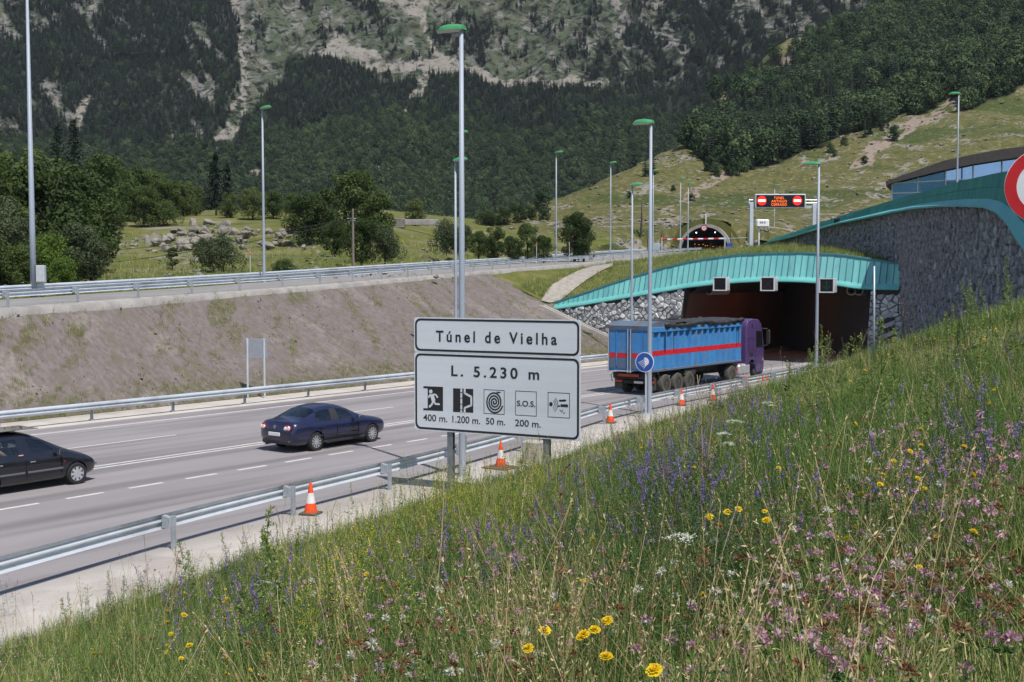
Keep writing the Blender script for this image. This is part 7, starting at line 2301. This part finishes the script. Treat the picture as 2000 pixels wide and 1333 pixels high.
def seed_stem(b, spread, h=None, k='straw', hk=None):
    r = spread * rg.random(); a = rg.uniform(0, 6.28); h = h or rg.uniform(.45, .8); az = rg.uniform(0, 6.28); bd = h * rg.uniform(.08, .4)
    base = np.array([r * math.cos(a), r * math.sin(a), 0]); d = np.array([math.cos(az), math.sin(az), 0])
    f = lambda t: base + d * bd * t * t + np.array([0, 0, h * t])
    b.stem([f(t) for t in (0, .4, .75, 1)], .0022, rg.choice(['straw', 'yellowgreen']))
    hk = hk or rg.choice(['straw', 'straw', 'brown'])
    for t in np.linspace(.80, 1.02, 11):
        for _ in range(1): b.leaf(f(t) + rg.normal(size=3) * .004, rg.uniform(.012, .022), .005, hk, np.zeros(3), d * .4 + [0, 0, 1] + rg.normal(size=3) * .55)


def clover_head(b, c, k, r=.014):
    c = np.asarray(c, float)
    for _ in range(34):
        u = rg.normal(size=3); u /= np.linalg.norm(u); u[2] = abs(u[2]) * 1.1 - .25
        b.leaf(c + u * r * .35, r * 1.0, r * .38, k if rg.random() < .85 else ('white' if k == 'pink' else k), rg.normal(size=3) * .5, u)


def trefoil(b, c, s_=.02, k='lush'):
    a0 = rg.uniform(0, 6.28)
    for i in range(3):
        a = a0 + i * 2.09; b.leaf(c, s_, s_ * .75, k, np.array([0, 0, 2.5]), np.array([math.cos(a), math.sin(a), .2]))


def clover(nh, k, leaves=14):
    b = PB()
    for _ in range(nh):
        h = rg.uniform(.22, .48); x, y = rg.normal(size=2) * .06; tx, ty = x + rg.normal() * .05, y + rg.normal() * .05
        b.stem([(x, y, 0), ((x + tx) / 2, (y + ty) / 2, h * .55), (tx, ty, h)], .0025, 'green')
        clover_head(b, (tx, ty, h), k, rg.uniform(.014, .020)); trefoil(b, (tx, ty, h - .02), .018)
    for _ in range(leaves):
        h = rg.uniform(.06, .30); x, y = rg.normal(size=2) * .09
        b.stem([(x, y, 0), (x + rg.normal() * .02, y, h)], .0018, 'green'); trefoil(b, (x, y, h), rg.uniform(.014, .024), rg.choice(['lush', 'green']))
    return b


def vetch(ns, fl):
    b = PB()
    for i in range(ns):
        h = rg.uniform(.35, .70); az = rg.uniform(0, 6.28); x, y = rg.normal(size=2) * .07; bd = rg.uniform(.05, .25)
        f = lambda t: np.array([x + math.cos(az) * bd * t, y + math.sin(az) * bd * t, h * t])
        b.stem([f(0), f(.5), f(1)], .0025, 'leafdark')
        for t in np.linspace(.2, .95, 7):
            a2 = rg.uniform(0, 6.28); d = np.array([math.cos(a2), math.sin(a2), .35])
            for q_ in np.linspace(.012, .06, 4):
                for sg in (-1, 1): b.leaf(f(t) + d * q_, .022, .006, 'leafdark', np.array([0, 0, 1.5]), np.array([-d[1] * sg, d[0] * sg, .2]) + d * .3)
        if i < fl:
            a2 = rg.uniform(0, 6.28); p0 = f(.9); L_ = rg.uniform(.06, .10); d = np.array([math.cos(a2) * .3, math.sin(a2) * .3, 1.0])
            b.stem([p0, p0 + d * .08, p0 + d * (.08 + L_)], .002, 'leafdark')
            for q_ in np.linspace(0, 1, 15):
                for _ in range(2):
                    u = rg.normal(size=3); u[2] = -.3; u /= np.linalg.norm(u)
                    b.leaf(p0 + d * (.07 + L_ * q_), .016 * (1.15 - q_ * .6), .0065, 'purple', rg.normal(size=3) * .5, u)
    return b


def daisy_head(b, c, r, nrm, k='yellow'):
    nrm = np.asarray(nrm, float); nrm /= np.linalg.norm(nrm); a = np.cross(nrm, [.3, .9, .1]); a /= np.linalg.norm(a); e = np.cross(nrm, a); c = np.asarray(c, float)
    for ring_, (n, rr, up) in enumerate(((22, 1.0, .12), (16, .72, .35), (10, .42, .6))):
        for i in range(n):
            t = 2 * math.pi * (i + rg.uniform(-.2, .2)) / n; d = a * math.cos(t) + e * math.sin(t)
            L_ = r * rr * rg.uniform(.85, 1.1)
            sd = np.cross(nrm, d) * r * .14
            p0 = c + d * r * .08 + nrm * r * .05 * ring_; p1 = c + d * L_ + nrm * (r * up + rg.normal() * r * .06)
            b.q(p0 - sd * .4, p0 + sd * .4, p1 + sd, p1 - sd, k if ring_ < 2 else 'yellow')
    for i in range(8):
        t = i * .785; d = a * math.cos(t) + e * math.sin(t); sd = np.cross(nrm, d) * r * .14
        b.q(c - nrm * r * .55 + d * r * .12 - sd, c - nrm * r * .55 + d * r * .12 + sd, c + d * r * .26 + sd, c + d * r * .26 - sd, 'green')


def hawkbit(n):
    b = PB()
    for _ in range(n):
        h = rg.uniform(.35, .6); x, y = rg.normal(size=2) * .05; tx, ty = x + rg.normal() * .06, y + rg.normal() * .06
        b.stem([(x, y, 0), ((x + tx) / 2, (y + ty) / 2, h * .5), (tx, ty, h)], .003, 'green')
        daisy_head(b, (tx, ty, h), rg.uniform(.013, .018), rg.normal(size=3) * .3 + [0, -.2, 1])
    for _ in range(8): b.blade((rg.normal() * .02, rg.normal() * .02, 0), rg.uniform(0, 6.28), .12, .015, .08, 'green')
    return b


def melilot():
    b = PB()
    for _ in range(5):
        h = rg.uniform(.5, .95); az = rg.uniform(0, 6.28); x, y = rg.normal(size=2) * .05; bd = rg.uniform(.03, .2)
        f = lambda t: np.array([x + math.cos(az) * bd * t, y + math.sin(az) * bd * t, h * t])
        b.stem([f(0), f(.5), f(1)], .003, 'green')
        for t in np.linspace(.3, .95, 9):
            p = f(t); d = rg.normal(size=3) * .6 + [0, 0, .9]; d /= np.linalg.norm(d)
            for _ in range(3): b.leaf(p, .022, .009, 'green')
            if t > .45:
                for q_ in np.linspace(.02, .09, 11): b.leaf(p + d * q_, .008, .005, 'lemon')
    return b


def umbel():
    b = PB(); h = .62
    b.stem([(0, 0, 0), (.02, 0, h * .5), (.03, .01, h)], .005, 'green')
    for i in range(20):
        a = rg.uniform(0, 6.28); r = .055 * math.sqrt(rg.random()); c = np.array([.03 + r * math.cos(a), .01 + r * math.sin(a), h + .055 - r * .35])
        b.stem([(.03, .01, h), c], .0012, 'green')
        for _ in range(12): b.leaf(c + rg.normal(size=3) * [.008, .008, .002], .008, .006, 'white', np.array([0, 0, 2.]))
    for _ in range(16): b.leaf(np.array([rg.normal() * .05, rg.normal() * .05, rg.uniform(.05, .3)]), .05, .012, 'lush')
    return b


def dry_stalk(h=1.1, head=True):
    b = PB(); az = rg.uniform(0, 6.28); bd = rg.uniform(.05, .4) * h
    f = lambda t: np.array([math.cos(az) * bd * t * t, math.sin(az) * bd * t * t, h * t])
    b.stem([f(t) for t in np.linspace(0, 1, 6)], .006, 'stalk')
    for t in np.linspace(.35, .95, 7):
        d = rg.normal(size=3) * .7 + [0, 0, .8]; L_ = rg.uniform(.1, .28) * h * (1.15 - t); p = f(t)
        b.stem([p, p + d * L_ * .5, p + d * L_ + [0, 0, .03]], .0035, 'stalk')
        if head:
            for _ in range(9): b.leaf(p + d * L_ + [0, 0, .03] + rg.normal(size=3) * .006, .018, .008, 'brown')
    return b


def weed(h=1.1):
    b = PB(); az = rg.uniform(0, 6.28); bd = rg.uniform(.0, .15)
    f = lambda t: np.array([math.cos(az) * bd * t, math.sin(az) * bd * t, h * t])
    b.stem([f(0), f(.5), f(1)], .007, 'green')
    for t in np.linspace(.08, 1.0, 34):
        a = rg.uniform(0, 6.28); d = np.array([math.cos(a), math.sin(a), rg.uniform(.2, .9)]); p = f(t); L_ = .13 * (1.15 - t)
        b.leaf(p, L_ + .03, (L_ + .03) * .28, 'green', np.array([0, 0, 1.5]), d)
        if t > .35:
            b.stem([p, p + d * .09 * (1.3 - t)], .003, 'green')
            for q_ in (.4, .7, 1.0):
                for _ in range(3): b.leaf(p + d * .09 * (1.3 - t) * q_, .035, .011, rg.choice(['green', 'yellowgreen']))
    return b


G1 = {'green': .50, 'yellowgreen': .28, 'straw': .06, 'lush': .16}
G2 = {'green': .40, 'yellowgreen': .46, 'straw': .14}
G3 = {'lush': .65, 'green': .35}
plants = []
def addp(builders):
    i = len(plants); plants.extend(builders); return (i, len(plants))
# near, middle and far grass
I_N = [addp([tuft(30, .14, .52, .10, g, (.003, .007), 0, 3) for _ in range(3)]) for g in (G1, G2, G3)]
I_M = [addp([tuft(22, .16, .50, .15, g, (.006, .011), 0, 2) for _ in range(3)]) for g in (G1, G2, G3)]
I_F = [addp([tuft(15, .16, .50, .24, g, (.012, .022), 0, 2) for _ in range(3)]) for g in (G1, G2, G3)]
I_SEED = addp([(lambda b: ([seed_stem(b, .10) for _ in range(4)], b)[1])(PB()) for _ in range(4)])
I_CLOV = addp([clover(3, 'pink', 8) for _ in range(3)])
I_WHIT = addp([clover(3, 'white', 8) for _ in range(2)])
I_BRWN = addp([clover(3, 'brown', 8) for _ in range(2)])
I_TREF = addp([clover(0, 'pink', 22) for _ in range(2)])
I_VET = addp([vetch(5, 3) for _ in range(4)])
I_VETL = addp([vetch(5, 0) for _ in range(3)])
I_HAWK = addp([hawkbit(2) for _ in range(2)])
I_MELI = addp([melilot() for _ in range(2)])
I_UMB = addp([umbel()])
I_LEAF = addp([tuft(16, .10, .30, .07, {'lush': .5, 'green': .4, 'yellowgreen': .1}, (.014, .034), 0, 4) for _ in range(3)])
I_DRY = addp([dry_stalk(1.0), dry_stalk(.85), dry_stalk(1.1, False)])
I_WEED = addp([weed(1.0), weed(1.2)])

SP, SR, SS, SI = [], [], [], []
def put(xy, rng_, s=1.0, sj=.25, tilt=.15):
    n = len(xy)
    if n == 0: return
    z = bank_z(xy[:, 0], xy[:, 1])
    SP.append(np.column_stack([xy, z])); r = rg.normal(size=(n, 3)) * tilt; r[:, 2] = rg.uniform(0, 6.28, n); SR.append(r)
    sc_ = (np.asarray(s) * rg.uniform(1 - sj, 1 + sj, n))[:, None].repeat(3, 1); SS.append(sc_); SI.append(rg.integers(rng_[0], rng_[1], n))


def in_view(xy, pad=160):
    z = bank_z(xy[:, 0], xy[:, 1]) + .3
    p = np.column_stack([xy, z]); d = p @ FH
    x, y = to_px(p)
    return (d > 2.3) & (x > -pad) & (x < 2000 + pad) & (y < 1333 + 420)


# base sward, denser near the camera
n = 150000
dist = 2.3 * (78 / 2.3) ** rg.random(n)
azs = rg.uniform(-.50, .50, n)
xy = (FH[:2][None] * np.cos(azs)[:, None] + RT[:2][None] * np.sin(azs)[:, None]) * dist[:, None]
q_ = xy[:, 0] - toe_x(np.clip(xy[:, 1], -12, 76))
ok = (q_ > -1.15 + 1.9 * fbm(xy[:, 0] * .9, xy[:, 1] * .9, 3, 12)) & (xy[:, 0] < 27) & (xy[:, 1] < 75) & (xy[:, 1] > -13) & in_view(xy)
dens = np.minimum(np.minimum(130., 900. / dist), 9000. / dist ** 2)          # plants per square metre
here = n / (1.0 * math.log(78 / 2.3)) / dist ** 2
ok &= rg.random(n) < dens / here
xy = xy[ok]; dist = dist[ok]; q_ = q_[ok]
edge = smooth(-.3, 2.6, q_)
kind = fbm(xy[:, 0] * .35, xy[:, 1] * .35, 3, 31)
sel = rg.random(len(xy))
bias = .10 * smooth(2.6, .3, q_) + .09 * smooth(9, 26, dist) - .05 * smooth(9, 4, dist)
cls = np.where((kind + bias + (sel - .5) * .5) > .56, 1, np.where((kind + bias + (sel - .5) * .4) < .42, 2, 0))
hgt = (.62 + .36 * edge) * (.75 + .55 * fbm(xy[:, 0] * .5 + 3, xy[:, 1] * .5, 3, 44))
for I_, m0 in ((I_N, dist < 9), (I_M, (dist >= 9) & (dist < 22)), (I_F, dist >= 22)):
    for c_ in range(3):
        m_ = m0 & (cls == c_); put(xy[m_], I_[c_], hgt[m_])
sub = rg.random(len(xy))
for rr, p_ in ((I_SEED, .05), (I_LEAF, .10), (I_VETL, .06), (I_TREF, .10), (I_BRWN, .018), (I_CLOV, .010), (I_WHIT, .005), (I_HAWK, .006)):
    m_ = (sub < p_) & (edge > .45); sub = np.where(m_, 9, sub - p_)
    m_ &= (dist < 30) | (rg.random(len(xy)) < .3)
    put(xy[m_] + rg.normal(size=(m_.sum(), 2)) * .05, rr, .92 * np.clip(dist[m_] / 22, 1, 1.4))


# ragged tall growth along the lower edge of the bank
n = 420; Ye = rg.uniform(6, 62, n); qe = rg.normal(.35, .7, n)
xe = np.column_stack([toe_x(Ye) + qe, Ye])
ke = rg.random(n)
put(xe[ke < .30], I_DRY, .62, .35); put(xe[(ke >= .30) & (ke < .45)], I_WEED, .5, .35); put(xe[(ke >= .45) & (ke < .72)], I_SEED, .95, .3); put(xe[(ke >= .72) & (ke < .86)], I_VET, .9, .3); put(xe[ke >= .86], I_MELI, .8, .3)


def on_bank(px, py, h):
    """foot points of plants of height h whose tops are seen at the pixels"""
    px = np.atleast_1d(np.asarray(px, float)); py = np.atleast_1d(np.asarray(py, float)); h = np.broadcast_to(np.asarray(h, float), px.shape)
    ds = 2.4 * (70 / 2.4) ** np.linspace(0, 1, 420)
    r = rays(px, py); t = ds[None, :] / (r @ FH)[:, None]
    X = r[:, 0:1] * t; Y = r[:, 1:2] * t; Z_ = EYE + r[:, 2:3] * t
    bz_ = bank_z(X, np.clip(Y, -13, 75)) + h[:, None]
    hit = (Z_ < bz_) & (X > toe_x(np.clip(Y, -12, 76)) - .2)
    k = hit.argmax(1); ok = hit.any(1)
    ar = np.arange(len(px))
    return np.stack([X[ar, k], Y[ar, k]], -1)[ok], ds[k][ok]


def patch(cx2, cy2, sx, sy, n, rr, h, s=1.0):
    xy_, d_ = on_bank(rg.normal(cx2, sx, n), rg.normal(cy2, sy, n), h)
    if len(xy_): put(xy_, rr, s * np.clip(d_ / 20, 1, 1.5))
for a in [(1300, 985, 100, 50, 58, I_VET), (1220, 930, 80, 35, 30, I_VET), (400, 1195, 80, 35, 42, I_VET), (900, 1085, 110, 35, 34, I_VET), (1340, 850, 70, 60, 46, I_VET), (1480, 830, 60, 40, 34, I_VET), (1880, 900, 90, 60, 24, I_VET), (1820, 660, 80, 30, 22, I_VET), (620, 1110, 120, 40, 14, I_VET), (1290, 1040, 110, 55, 120, I_VETL),
          (1680, 1080, 190, 110, 60, I_CLOV), (1820, 930, 130, 70, 46, I_CLOV), (1880, 860, 90, 30, 34, I_CLOV), (760, 1180, 120, 60, 45, I_CLOV), (1560, 1260, 200, 60, 22, I_CLOV), (1000, 1090, 80, 40, 50, I_CLOV),
          (1750, 1130, 190, 110, 70, I_BRWN), (850, 1240, 200, 60, 50, I_BRWN), (1650, 1150, 240, 100, 18, I_WHIT), (850, 1250, 160, 50, 10, I_WHIT),
          (830, 930, 60, 40, 46, I_MELI), (920, 1000, 80, 40, 44, I_MELI), (700, 1080, 60, 30, 16, I_MELI), (1020, 930, 40, 30, 14, I_MELI), (640, 1190, 50, 30, 10, I_MELI),
          (1450, 950, 300, 120, 20, I_HAWK), (1750, 660, 130, 40, 34, I_HAWK), (1850, 960, 110, 20, 12, I_HAWK), (1240, 880, 60, 30, 14, I_HAWK), (350, 1260, 140, 40, 12, I_HAWK)]:
    patch(a[0], a[1], a[2], a[3], a[4], a[5], .45)
for px_, py_ in ((1500, 788), (1512, 793), (1440, 838), (1405, 862), (1425, 850), (520, 1140), (1330, 1065)):
    xy_, d_ = on_bank(px_, py_, .66)
    if len(xy_): put(xy_, I_UMB, 1.0, .1, .05)
for a in [(1900, 590, 60, 30, 26), (1690, 640, 45, 30, 20), (1600, 690, 50, 20, 16), (1760, 630, 40, 25, 10), (1960, 560, 30, 20, 14), (470, 1060, 160, 30, 16)]:
    patch(*a, I_WEED, .9, .85)
for a in [(1250, 790, 90, 40, 34), (240, 1090, 90, 30, 16), (560, 1040, 120, 40, 16), (1000, 990, 150, 60, 14), (1650, 650, 80, 40, 14), (1480, 720, 60, 20, 16), (1850, 620, 100, 40, 16)]:
    patch(*a, I_DRY, .85, .9)
patch(1700, 900, 260, 200, 90, I_SEED, .6); patch(700, 1200, 300, 60, 70, I_SEED, .6); patch(1200, 1200, 300, 70, 50, I_SEED, .6)
for px_, py_, h_ in ((1112, 742, 1.0), (1128, 790, .9), (960, 842, .8), (1205, 712, 1.1), (1330, 705, 1.1), (1385, 715, 1.0), (1290, 730, 1.0), (250, 1020, .95), (165, 1010, 1.0), (520, 985, .9), (640, 1010, .8)):
    xy_, d_ = on_bank(px_, py_, h_)
    if len(xy_): put(xy_, I_DRY, h_ / 1.0, .08, .08)
SP, SR, SS, SI = (np.concatenate(q_) for q_ in (SP, SR, SS, SI))
nG = I_F[-1][1]; mG = SI < nG
meshes = [b.mesh('plant') for b in plants]
scatter('meadow_flowers', SP[~mG], SR[~mG], SS[~mG], SI[~mG] - nG, meshes[nG:], 'wild flowers, herbs and dry stalks growing through the grass of the bank', 'flowers')
realize('meadow_grass', plants, SP[mG], SR[mG], SS[mG], SI[mG], 'tall flowering grass covering the bank beside the road', 'grass')

# ---- flowers that stand out singly
def place(px, py, h):
    xy_, d_ = on_bank(px, py, h)
    return np.array([xy_[0, 0], xy_[0, 1], float(bank_z(xy_[0, 0], xy_[0, 1]))])
def head_part(fn, name, parent):
    b = PB(); fn(b); return link(name, b.mesh(name), parent)
YF = [(1070, 1238, .022, 'leftmost open bloom of the yellow cluster at the bottom'), (1103, 1241, .015, 'half-closed yellow bloom between two open ones'), (1129, 1229, .019, 'yellow bloom in the middle of the bottom cluster'), (1160, 1217, .021, 'highest yellow bloom of the bottom cluster'), (1183, 1233, .021, 'rightmost yellow bloom of the bottom cluster'),
      (1041, 1270, .020, 'yellow bloom set apart below left of the cluster'), (1192, 1286, .021, 'yellow bloom set apart below right of the cluster'), (1273, 1315, .021, 'lowest yellow bloom at the bottom picture edge'),
      (1382, 1012, .022, 'left yellow bloom of the upper group beside the dark vetch'), (1415, 1001, .020, 'second yellow bloom of the upper group'), (1447, 996, .018, 'third yellow bloom of the upper group'), (1494, 1019, .020, 'lowest yellow bloom of the upper group'), (1512, 1001, .014, 'small yellow bloom at the right of the upper group')]
for (px_, py_, r_, lb) in YF:
    r_ *= 1.0; p = place(px_, py_, .60); t = thing('yellow_flower', p, lb, 'flower', 0, 'yellow composite flowers')
    lean = rg.normal(size=2) * .03
    dirc = np.array([-p[0], -p[1], 0]); dirc /= np.linalg.norm(dirc)
    head_part(lambda b: daisy_head(b, (lean[0], lean[1], .60), r_, dirc * .55 + [0, 0, 1] + rg.normal(size=3) * .15), 'petals', t)
    head_part(lambda b: b.stem([(0, 0, -.05), (lean[0] * .3, lean[1] * .3, .3), (lean[0], lean[1], .59)], .004, 'green'), 'stem', t)
    head_part(lambda b: [b.leaf((0, 0, .03 + .1 * i), .07, .014, 'green', None, np.array([math.cos(i * 2.), math.sin(i * 2.), .6])) for i in range(4)], 'leaf_pair', t)
    head_part(lambda b: [b.leaf((lean[0] + rg.normal() * .004, lean[1] + rg.normal() * .004, .60 + r_ * .4), .006, .004, 'orange') for i in range(10)], 'centre', t)
PF = [(1448, 1205), (1498, 1214), (1484, 1242), (1350, 1265), (1512, 1183), (1511, 1160), (1541, 1197), (1551, 1216), (1578, 1243), (1588, 1252), (1646, 998), (1668, 1005), (1622, 1023), (1747, 970), (1804, 1121), (1750, 1106), (1710, 1132), (1720, 1135), (1940, 1245), (1975, 1250), (1885, 951), (1908, 950), (1960, 915), (1940, 903), (1810, 905), (1583, 1082), (1600, 1085), (1525, 1058), (1660, 1155), (1675, 1168), (1635, 1300), (1650, 1303), (1495, 1258)]
cl_m = [(lambda b: (clover_head(b, (0, 0, 0), 'pink', .0165), b)[1])(PB()).mesh('flower_head') for _ in range(3)]
st_m = (lambda b: (b.stem([(0, 0, -.52), (.01, 0, -.2), (0, 0, 0)], .003, 'green'), b)[1])(PB()).mesh('stem')
tf_m = (lambda b: ([trefoil(b, (0, 0, -.03), .024) for _ in range(3)], [trefoil(b, (0.01, 0, -.2), .02)], b)[2])(PB()).mesh('leaf')
for k, (px_, py_) in enumerate(PF):
    p = place(px_, py_, .50)
    t = thing('pink_clover', p + [0, 0, .50], 'round pink clover flower head among the grasses at the lower right', 'flower', rg.uniform(0, 6), 'pink clover flowers at the lower right')
    h_ = link('flower_head', cl_m[k % 3], t); h_.scale = (1.0 + .25 * rg.random(),) * 3; link('stem', st_m, t); link('leaf', tf_m, t)

# grass on the mound, the verges and tufts on the cut slope
SP, SR, SS, SI = [], [], [], []
def put3(p, rr, s, sj=.3):
    n = len(p)
    SP.append(p); r = rg.normal(size=(n, 3)) * .12; r[:, 2] = rg.uniform(0, 6.28, n); SR.append(r); SS.append((s * rg.uniform(1 - sj, 1 + sj, n))[:, None].repeat(3, 1)); SI.append(rg.integers(rr[0], rr[1], n))
FA, FB, FC = I_F
n = 5600
X = rg.uniform(-58, -25.2, n); Y = 77.7 + 22 * rg.random(n) ** 1.6
ok = (X > -60.3 - .27 * (Y - 77) + 3.5)
ppx, ppy = to_px(np.column_stack([X, Y, mound_z(X, Y)]))
ok &= ~inpoly(ppx, ppy, ramp)
p = np.column_stack([X, Y, mound_z(X, Y)])[ok]
put3(p[::2], FB, 1.1); put3(p[1::2], FA, 1.1)
p2 = p[rg.random(len(p)) < .04]; put3(p2, I_SEED, 1.1)
Yg_, T_, Xg_, Zg_, gr_ = CUT
w_ = np.clip(gr_, 0.05, 1) ** 1.3; w_ = (w_ / w_.sum()).ravel(); id_ = rg.choice(len(w_), 3800, p=w_)
p = np.stack([Xg_.ravel()[id_], Yg_.ravel()[id_], Zg_.ravel()[id_]], -1) + rg.normal(size=(3800, 3)) * [.1, .15, 0]
put3(p[:2300], FB, .55, .5); put3(p[2300:2600], I_VETL, .6, .4); put3(p[2600:], FA, .5, .5)
n = 2400; Y = rg.uniform(5, 150, n); o_ = rg.uniform(7.9, 12.5, n)
X = up_x(Y) - o_; z = up_z(Y) - .05 - np.clip(o_ - 9.5, 0, 9) * .15
p = np.stack([X, Y, z], -1); put3(p[::2], FA, 1.0); put3(p[1::2], FB, 1.0); pk_ = rg.random(n)
put3(p[pk_ < .05], I_HAWK, 1.6); put3(p[(pk_ > .06) & (pk_ < .09)], I_UMB, 1.4); put3(p[(pk_ > .1) & (pk_ < .15)], I_MELI, 1.0)
n = 3000; px_ = rg.uniform(150, 960, n); d_ = 80 + 60 * rg.random(n)
pp = at(px_, d_); dx_, _ = near_upper(pp[:, 0], pp[:, 1]); pp = pp[dx_ < -9.5]
put3(pp[::3], FB, 1.2); put3(pp[1::3], FA, 1.1)
scatter('verge_grass', np.concatenate(SP), np.concatenate(SR), np.concatenate(SS), np.concatenate(SI), meshes, 'rough grass on the mound, slopes and verges', 'grass')
# pebbles on the cut slope
id_ = rg.integers(0, Xg_.size, 2600)
p = np.stack([Xg_.ravel()[id_], Yg_.ravel()[id_], Zg_.ravel()[id_]], -1) + rg.normal(size=(2600, 3)) * [.1, .2, 0]
s_ = rg.choice([.03, .045, .06, .1], 2600, p=[.45, .3, .2, .05])
rot = rg.uniform(0, 6, (2600, 3))
scatter('slope_stones', p, rot, np.stack([s_, s_, s_ * .7], -1), rg.integers(0, 12, 2600), rocks_, 'small stones lying on the bare cut slope', 'stones')

# ================================================================== air between here and the mountain
hz = bpy.data.materials.new('mountain air'); hz.use_nodes = True
hn = hz.node_tree; hn.nodes.remove(hn.nodes['Principled BSDF'])
pv = hn.nodes.new('ShaderNodeVolumePrincipled')
pv.inputs['Color'].default_value = (.80, .88, 1.0, 1)
pv.inputs['Density'].default_value = 0.00007
pv.inputs['Anisotropy'].default_value = 0.2
hn.links.new(pv.outputs[0], hn.nodes['Material Output'].inputs['Volume'])
tag(MB().box((0, 0, 748.5), (9100, 9100, 1500)).build('haze', hz), 'thin bluish haze over the valley', 'haze', kind='stuff')
